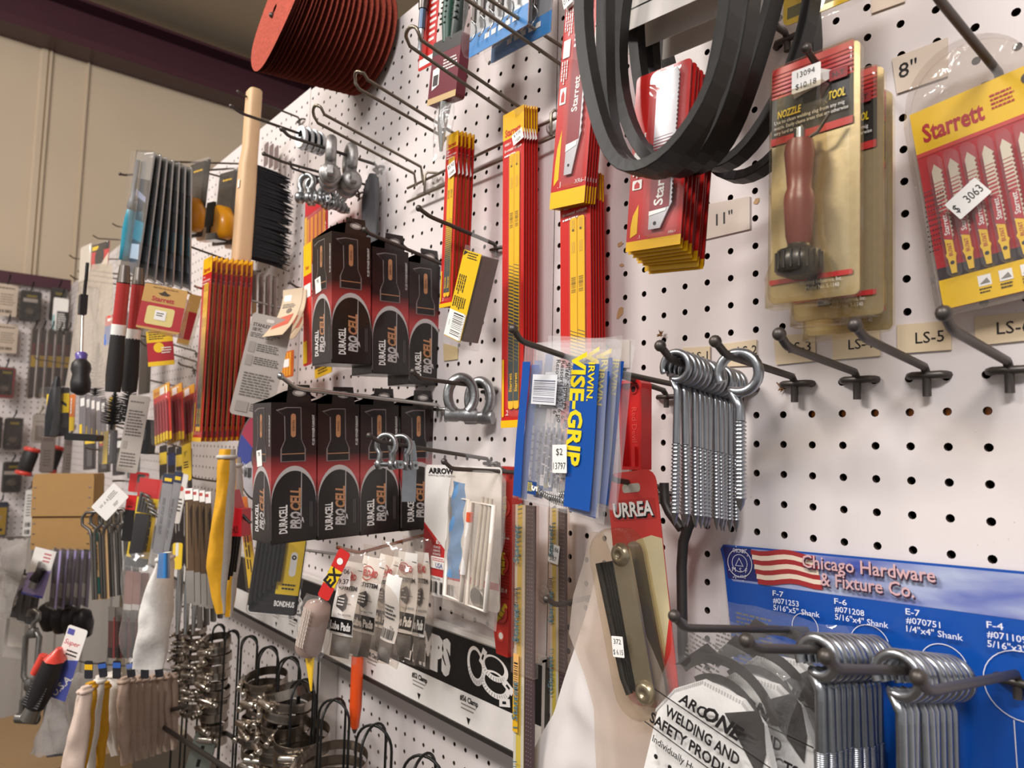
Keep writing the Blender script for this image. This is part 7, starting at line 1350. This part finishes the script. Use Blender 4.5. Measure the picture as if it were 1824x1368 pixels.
# ---------------------------------------------------------------- back pegboard goods, facing down the aisle
XBk = -3.845
def backpack(name, lb, cat, tl, tr, bl, body, layers, clam=.02, dx=.03, **k):
    A, B, C_ = (atX(*q, XBk + dx) for q in (tl, tr, bl)); W, H = np.linalg.norm(B - A), np.linalg.norm(A - C_); cen = (B + C_) / 2; z = (A - C_) / H; M = Matrix(((0, -1, 0, cen[0]), (1, 0, 0, cen[1]), (0, 0, 1, cen[2]), (0, 0, 0, 1))); root = thing(name, lb, cat, M, k.get('group')); sub(root, card_mb(W, H, .001, body, list(layers), .006), 'card')
    if k.get('inner'): k['inner'](root, W, H)
    if clam: mb = MB(); o = rr(W * 1.06, H * 1.04, .012); mb.loft([[(x, .002, z_) for x, z_ in o], [(x, -clam * .6, z_) for x, z_ in o], [(x * .85, -clam, z_ * .94) for x, z_ in o]], FILM('#cfc9c4', .06, .08, .5, .05), True, True); sub(root, mb, 'clamshell')
    mb = MB(); mb.tube([(0, .03, H / 2 + .004), (0, .0, H / 2 + .008), (.0, -.05, H / 2 + .02), (0, -.06, H / 2 + .035)], .003, BLACKW(), 6); o = mb.build('peg_hook', None, M); tag(o, 'hook of the ' + lb, 'hook', 'hooks on the back pegboard'); return root
blk = C('#2b2725', .4)
def lockset(root, W, H): mb = MB(); mb.lathe([(.02, 0), (.022, .012), (.012, .02)], C('#6a625a', .3, .6), (0, -.002, -.2 * H), (0, -1, 0), 16); sub(root, mb, 'fitting')
yl2 = ('r', .3, .12, .8, .2, C('#b3a42a', .5))
for lb, a, b, c, lay in (('black blister pack, upper row left', (36, 518), (73, 520), (34, 572), [yl2, ('r', .15, .24, .85, .36, W_()), ('o', .4, .52, .6, .6, .002, PR('#b33a2a'))]), ('black blister pack, upper row right', (90, 512), (118, 516), (88, 570), [yl2]), ('black blister pack, lower row right of two', (8, 744), (40, 746), (6, 800), [yl2, ('r', .2, .8, .8, .86, C('#8a8480', .5))]), ('black blister pack with a white strip', (4, 822), (38, 824), (4, 876), [yl2, ('r', .08, .30, .92, .42, W_())]), ('black blister pack at the left edge', (-26, 742), (2, 744), (-26, 798), [yl2])):
    backpack('lock_pack', lb + ' on the back pegboard', 'blister pack', a, b, c, blk, lay, inner=lockset, group='black packs on the back pegboard')
pt = C('#c9b7a4', .5)
for lb, a, b, c in (('upper printed tan card on the back pegboard', (-6, 505), (32, 508), (-8, 562)), ('lower printed tan card on the back pegboard', (-6, 576), (32, 578), (-8, 628))): backpack('printed_card', lb, 'card', a, b, c, pt, [('l', .1, .1, .9, .2, 1, C('#6a5a4a', .5)), ('l', .2, .3, .9, .7, 5, C('#8a7a6a', .5)), ('b', .2, .8, .8, .9, C('#4a3a2a', .5))], 0, .012, group='tan printed cards')
backpack('red_case_pack', 'red rimmed black pack with a steel lock on the back pegboard', 'blister pack', (-6, 654), (27, 656), (-8, 708), PR('#b83a42'), [('r', 0, .06, .88, .9, blk), yl2], inner=lockset)
backpack('white_black_card', 'white and black printed card hanging over the right black pack', 'card', (95, 530), (122, 532), (92, 596), W_(), [('r', .28, .36, 1, .98, blk), ('l', .34, .42, .9, .9, 8, W_()), ('p', [(0, .5), (.15, .45), (.2, .9), (0, .95)], PR('#9ec4c4'))], 0, .10)
backpack('yellow_pack', 'yellow pack with a blue rim on the back pegboard', 'blister pack', (-14, 894), (13, 896), (-14, 955), PR('#2a3a6a'), [('r', .05, .15, .92, .95, yb), ('c', .6, .8, .12, INK()), ('l', .2, .4, .7, .55, 2, W_())], .01)
backpack('white_tall_card', 'tall white printed card left of the cardboard box', 'card', (42, 872), (56, 874), (44, 954), W_(), [('l', .2, .1, .9, .6, 8, C('#6a645e', .5)), ('b', .2, .7, .9, .8, INK()), ('b', .2, .86, .9, .96, INK())], 0, .15)
backpack('white_pack', 'white and grey pack above the scissors packs', 'card', (56, 738), (80, 738), (60, 788), W_(), [('l', .2, .25, .9, .3, 1, C('#6a645e', .5)), ('o', .2, .4, .8, .95, .004, C('#b9b2ac', .4))], .01, .08)
for i in range(5):
    a = (52 + 15 * i, 586 + 1 * i); backpack('edge_tool_pack', 'silver edged pack with a yellow label, %s on the back pegboard' % ('leftmost', 'second', 'third', 'fourth', 'rightmost')[i], 'blister pack', a, (a[0] + 12, a[1] + 1), (a[0] - 2, 708), C('#3a2a26', .4), [('r', .0, .0, .22, 1, C('#c9c5c0', .25, .7)), ('r', .3, .38, 1, .55, yb), ('r', .3, .2, .8, .36, PR('#7a2a2a'))], .03, .12, group='silver edged packs')
for i, (x, y) in enumerate(((54, 810), (98, 806))):
    A = atX(x, y, XBk + .2); root = thing('pipe_clamp_tool', 'red and black rounded tool pack above the cardboard box, ' + ('left', 'right')[i] + ' of two', 'hand tool', Matrix.Translation(tuple(A)), 'red and black tools'); mb = MB(); mb.lathe([(.024, -.08), (.028, -.075), (.030, 0), (.026, .02)], C('#2a2726', .5), (0, 0, 0), (.0, .25, 1), 14); sub(root, mb, 'body', label='black body'); mb = MB(); mb.lathe([(.026, .012), (.032, .016), (.032, .026), (.026, .030)], PR('#e2483a'), (0, 0, 0), (0, .25, 1), 14); sub(root, mb, 'band', label='red band'); mb = MB(); mb.lathe([(.026, -.088), (.032, -.084), (.032, -.074), (.026, -.070)], PR('#e2483a'), (0, 0, 0), (0, .25, 1), 14); sub(root, mb, 'band', label='red band')
for i, (a, b, c) in enumerate((((74, 762), (98, 764), (72, 840)), ((104, 770), (128, 776), (124, 842)))): backpack('clear_card', 'grey see-through pack hanging above the cardboard box, ' + ('left', 'right')[i] + ' of two', 'card', a, b, c, C('#a9a09c', .3), [('l', .2, .5, .8, .9, 6, C('#6a6460', .5)), ('r', .1, .1, .9, .3, C('#8a7a7a', .4))], .01, .30, group='grey see-through packs')
# pale ribbed sheet below the back pegboard, box at the bottom left
mb = MB(); mb.box(-3.905, -3.89, -3.2, .3, 0, 1.06, C('#b9b0a8', .5, 0, .05, 6))
for k in range(14): mb.box(-3.89, -3.882, -1.2 + k * .11, -1.17 + k * .11, 0, 1.06, C('#b3aaa2', .5, 0, .05, 6))
struct(mb, 'wall_wainscot')
A = at(40, 1352, -.45); mb = MB(); mb.box(-.45, .10, -.25, .30, -.30, 0, C('#8f7452', .8, 0, .08, 30)); o = mb.build('carton', None, pose(atX(20, 1366, -2.6), yaw=8)); tag(o, 'brown cardboard carton standing at the bottom left corner', 'box'); o.scale = (1, 1, (o.location.z) / .30)
# ================================================================ more packs in the dense left half
dk = C('#2a2324', .4, 0, .3, 40)
for i in range(8):
    x = 196 + 13 * i; pack('rod_pack', 'dark reddish rod pack in the row above the gloves, %s from the left' % ('first', 'second', 'third', 'fourth', 'fifth', 'sixth', 'seventh', 'eighth')[i], 'pack', (x, 1082 + i), (x + 12, 1080 + i), (x - 6, 1172), -.24 + .015 * i, 15, C('#4f302c', .45, 0, .4, 40, 0, 0, (8, 1, 1)), [('r', 0, 0, 1, .28, C('#8d8782', .3, .6)), ('r', .8, .2, 1, 1, PR('#7d2a2c')), ('r', 0, .8, .6, 1, dk)], group='row of dark rod packs')
for i in range(4):
    x = 286 + 15 * i; pack('drill_bit_pack', 'dark narrow pack behind the brown packs, %s from the left' % ('first', 'second', 'third', 'fourth')[i], 'pack', (x, 795 + 2 * i), (x + 13, 791 + 2 * i), (x - 4, 1010), -.10, 10, dk, [('r', 0, .06, 1, .16, PR('#1f3060') if i % 2 else yb), ('lv', .3, .25, .7, .8, 1, C('#a9a4a0', .4))], group='dark narrow packs')
for i in range(5):
    x = 352 + 12 * i; pack('metal_shank_pack', 'pack of bright metal shanks above the hose clamps, %s from the left' % ('first', 'second', 'third', 'fourth', 'fifth')[i], 'pack', (x, 1000), (x + 10, 998), (x - 4, 1120 - 6 * i), -.13 + .01 * i, 15, C('#8e8882', .3, .7, .3, 30, 0, 0, (10, 1, .6)), [('r', .0, 0, 1, .2, C('#3a2e28', .5))], group='bright shank packs')
for i in range(4):
    x = 300 + 9 * i; pack('dark_tool_card', 'dark tool card behind the yellow and black knives, %s of four' % ('first', 'second', 'third', 'fourth')[i], 'hang card', (150 + 26 * i, 776 + 3 * i), (172 + 26 * i, 772 + 3 * i), (148 + 26 * i, 838 + 5 * i), -.16, 20, dk, [('r', .1, .08, .9, .26, (yb, PR('#b3302c'), W_(), yb)[i]), ('r', .3, .4, .7, .9, C('#6a6664', .35, .5))], clam=.01, group='dark tool cards')
for i in range(3):
    pack('dark_handle_pack', 'dark pack between the red handles and the tan box, %s of three' % ('first', 'second', 'third')[i], 'pack', (206 + 22 * i, 560 + 10 * i), (226 + 22 * i, 556 + 10 * i), (204 + 22 * i, 690 + 6 * i), -.12, 10, C('#3a3330', .4, 0, .3, 30), [('r', .1, .05, .9, .2, (C('#b59a5a', .5), W_(), C('#8d8782', .4))[i])], clam=.008, group='dark packs behind the handles')
for i in range(4):
    pack('bagged_fitting', 'dark fitting in a grey bag at the left edge, %s of four' % ('first', 'second', 'third', 'fourth')[i], 'bag', (10 + 16 * i, 1000 + 10 * i), (28 + 16 * i, 1004 + 10 * i), (4 + 13 * i, 1092 + 6 * i), -.34 + .02 * i, 40, C('#4a4543', .35, .3, .4, 22), [('r', .3, .1, .8, .4, C('#b9b3ae', .35))], clam=.014, group='bagged fittings at the left edge')
# orange strip added behind the right-hand board for the orange light in its holes
mb = MB(); a, b = at(1430, 738), at(1830, 730); mb.box(a[0], b[0], .006, .0066, a[2] - .006, a[2] + .006, PR('#f08a3a')); o = mb.build('orange_strip', None); tag(o, 'orange strip glimpsed through the row of peg holes below the empty hooks', 'strip')
# wood fibres torn out at two peg holes
for i, (x, y) in enumerate(((1177, 596), (1392, 690))):
    A = at(x, y, -.003); mb = MB(); Rb = random.Random(i + 4)
    for k in range(12): q = np.array([Rb.uniform(-.004, .004), Rb.uniform(-.003, 0), Rb.uniform(-.004, .005)]); mb.tube([q * .2, q], [.0011, .0004], C('#8a6540', .9), 4)
    tag(mb.build('torn_fibre', None, Matrix.Translation(tuple(A))), ('tuft of torn brown board fibre above the bunch of eye screws', 'tuft of torn brown board fibre at the foot of the second big hook')[i], 'fibre')
# tan glue scars left by old tags
for i, (x, y, w_, h_, rt) in enumerate(((1105, 556, .009, .016, 35), (1348, 358, .008, .006, -20), (1105, 435, .010, .006, 0), (1108, 472, .008, .004, 10))):
    A = at(x, y, -.0004); mb = MB(); Rb = random.Random(i); mb.plate([(w_ * math.cos(t) * Rb.uniform(.6, 1) * .5, h_ * math.sin(t) * Rb.uniform(.6, 1) * .5) for t in [2 * math.pi * k / 11 for k in range(11)]], -.0003, .0003, C('#c9a374', .7, 0, .2, 80)); tag(mb.build('glue_scar', None, pose(A, roll=rt)), 'tan glue scar on the board, ' + ('long one left of the eye screws', 'right of the 11 inch tag', 'left of the red blade cards', 'small one under the red blade cards')[i], 'stain')
# round washer heads that fasten the board
for i, (x, y) in enumerate(((968, 1058), (984, 222))):
    A = at(x, y, -.001); mb = MB(); mb.lathe([(.0105, 0), (.0105, .0006), (.0080, .0012), (.0045, .0014), (.0042, .0024), (.0015, .0026), (.0012, .0018)], C('#d2cbc6', .35, 0, .05), (0, 0, 0), (0, -1, 0), 24); tag(mb.build('washer_screw', None, Matrix.Translation(tuple(A))), ('white painted washer screw between the two long blade strips', 'white painted washer screw by the wire rail near the silver blade cards')[i], 'screw')
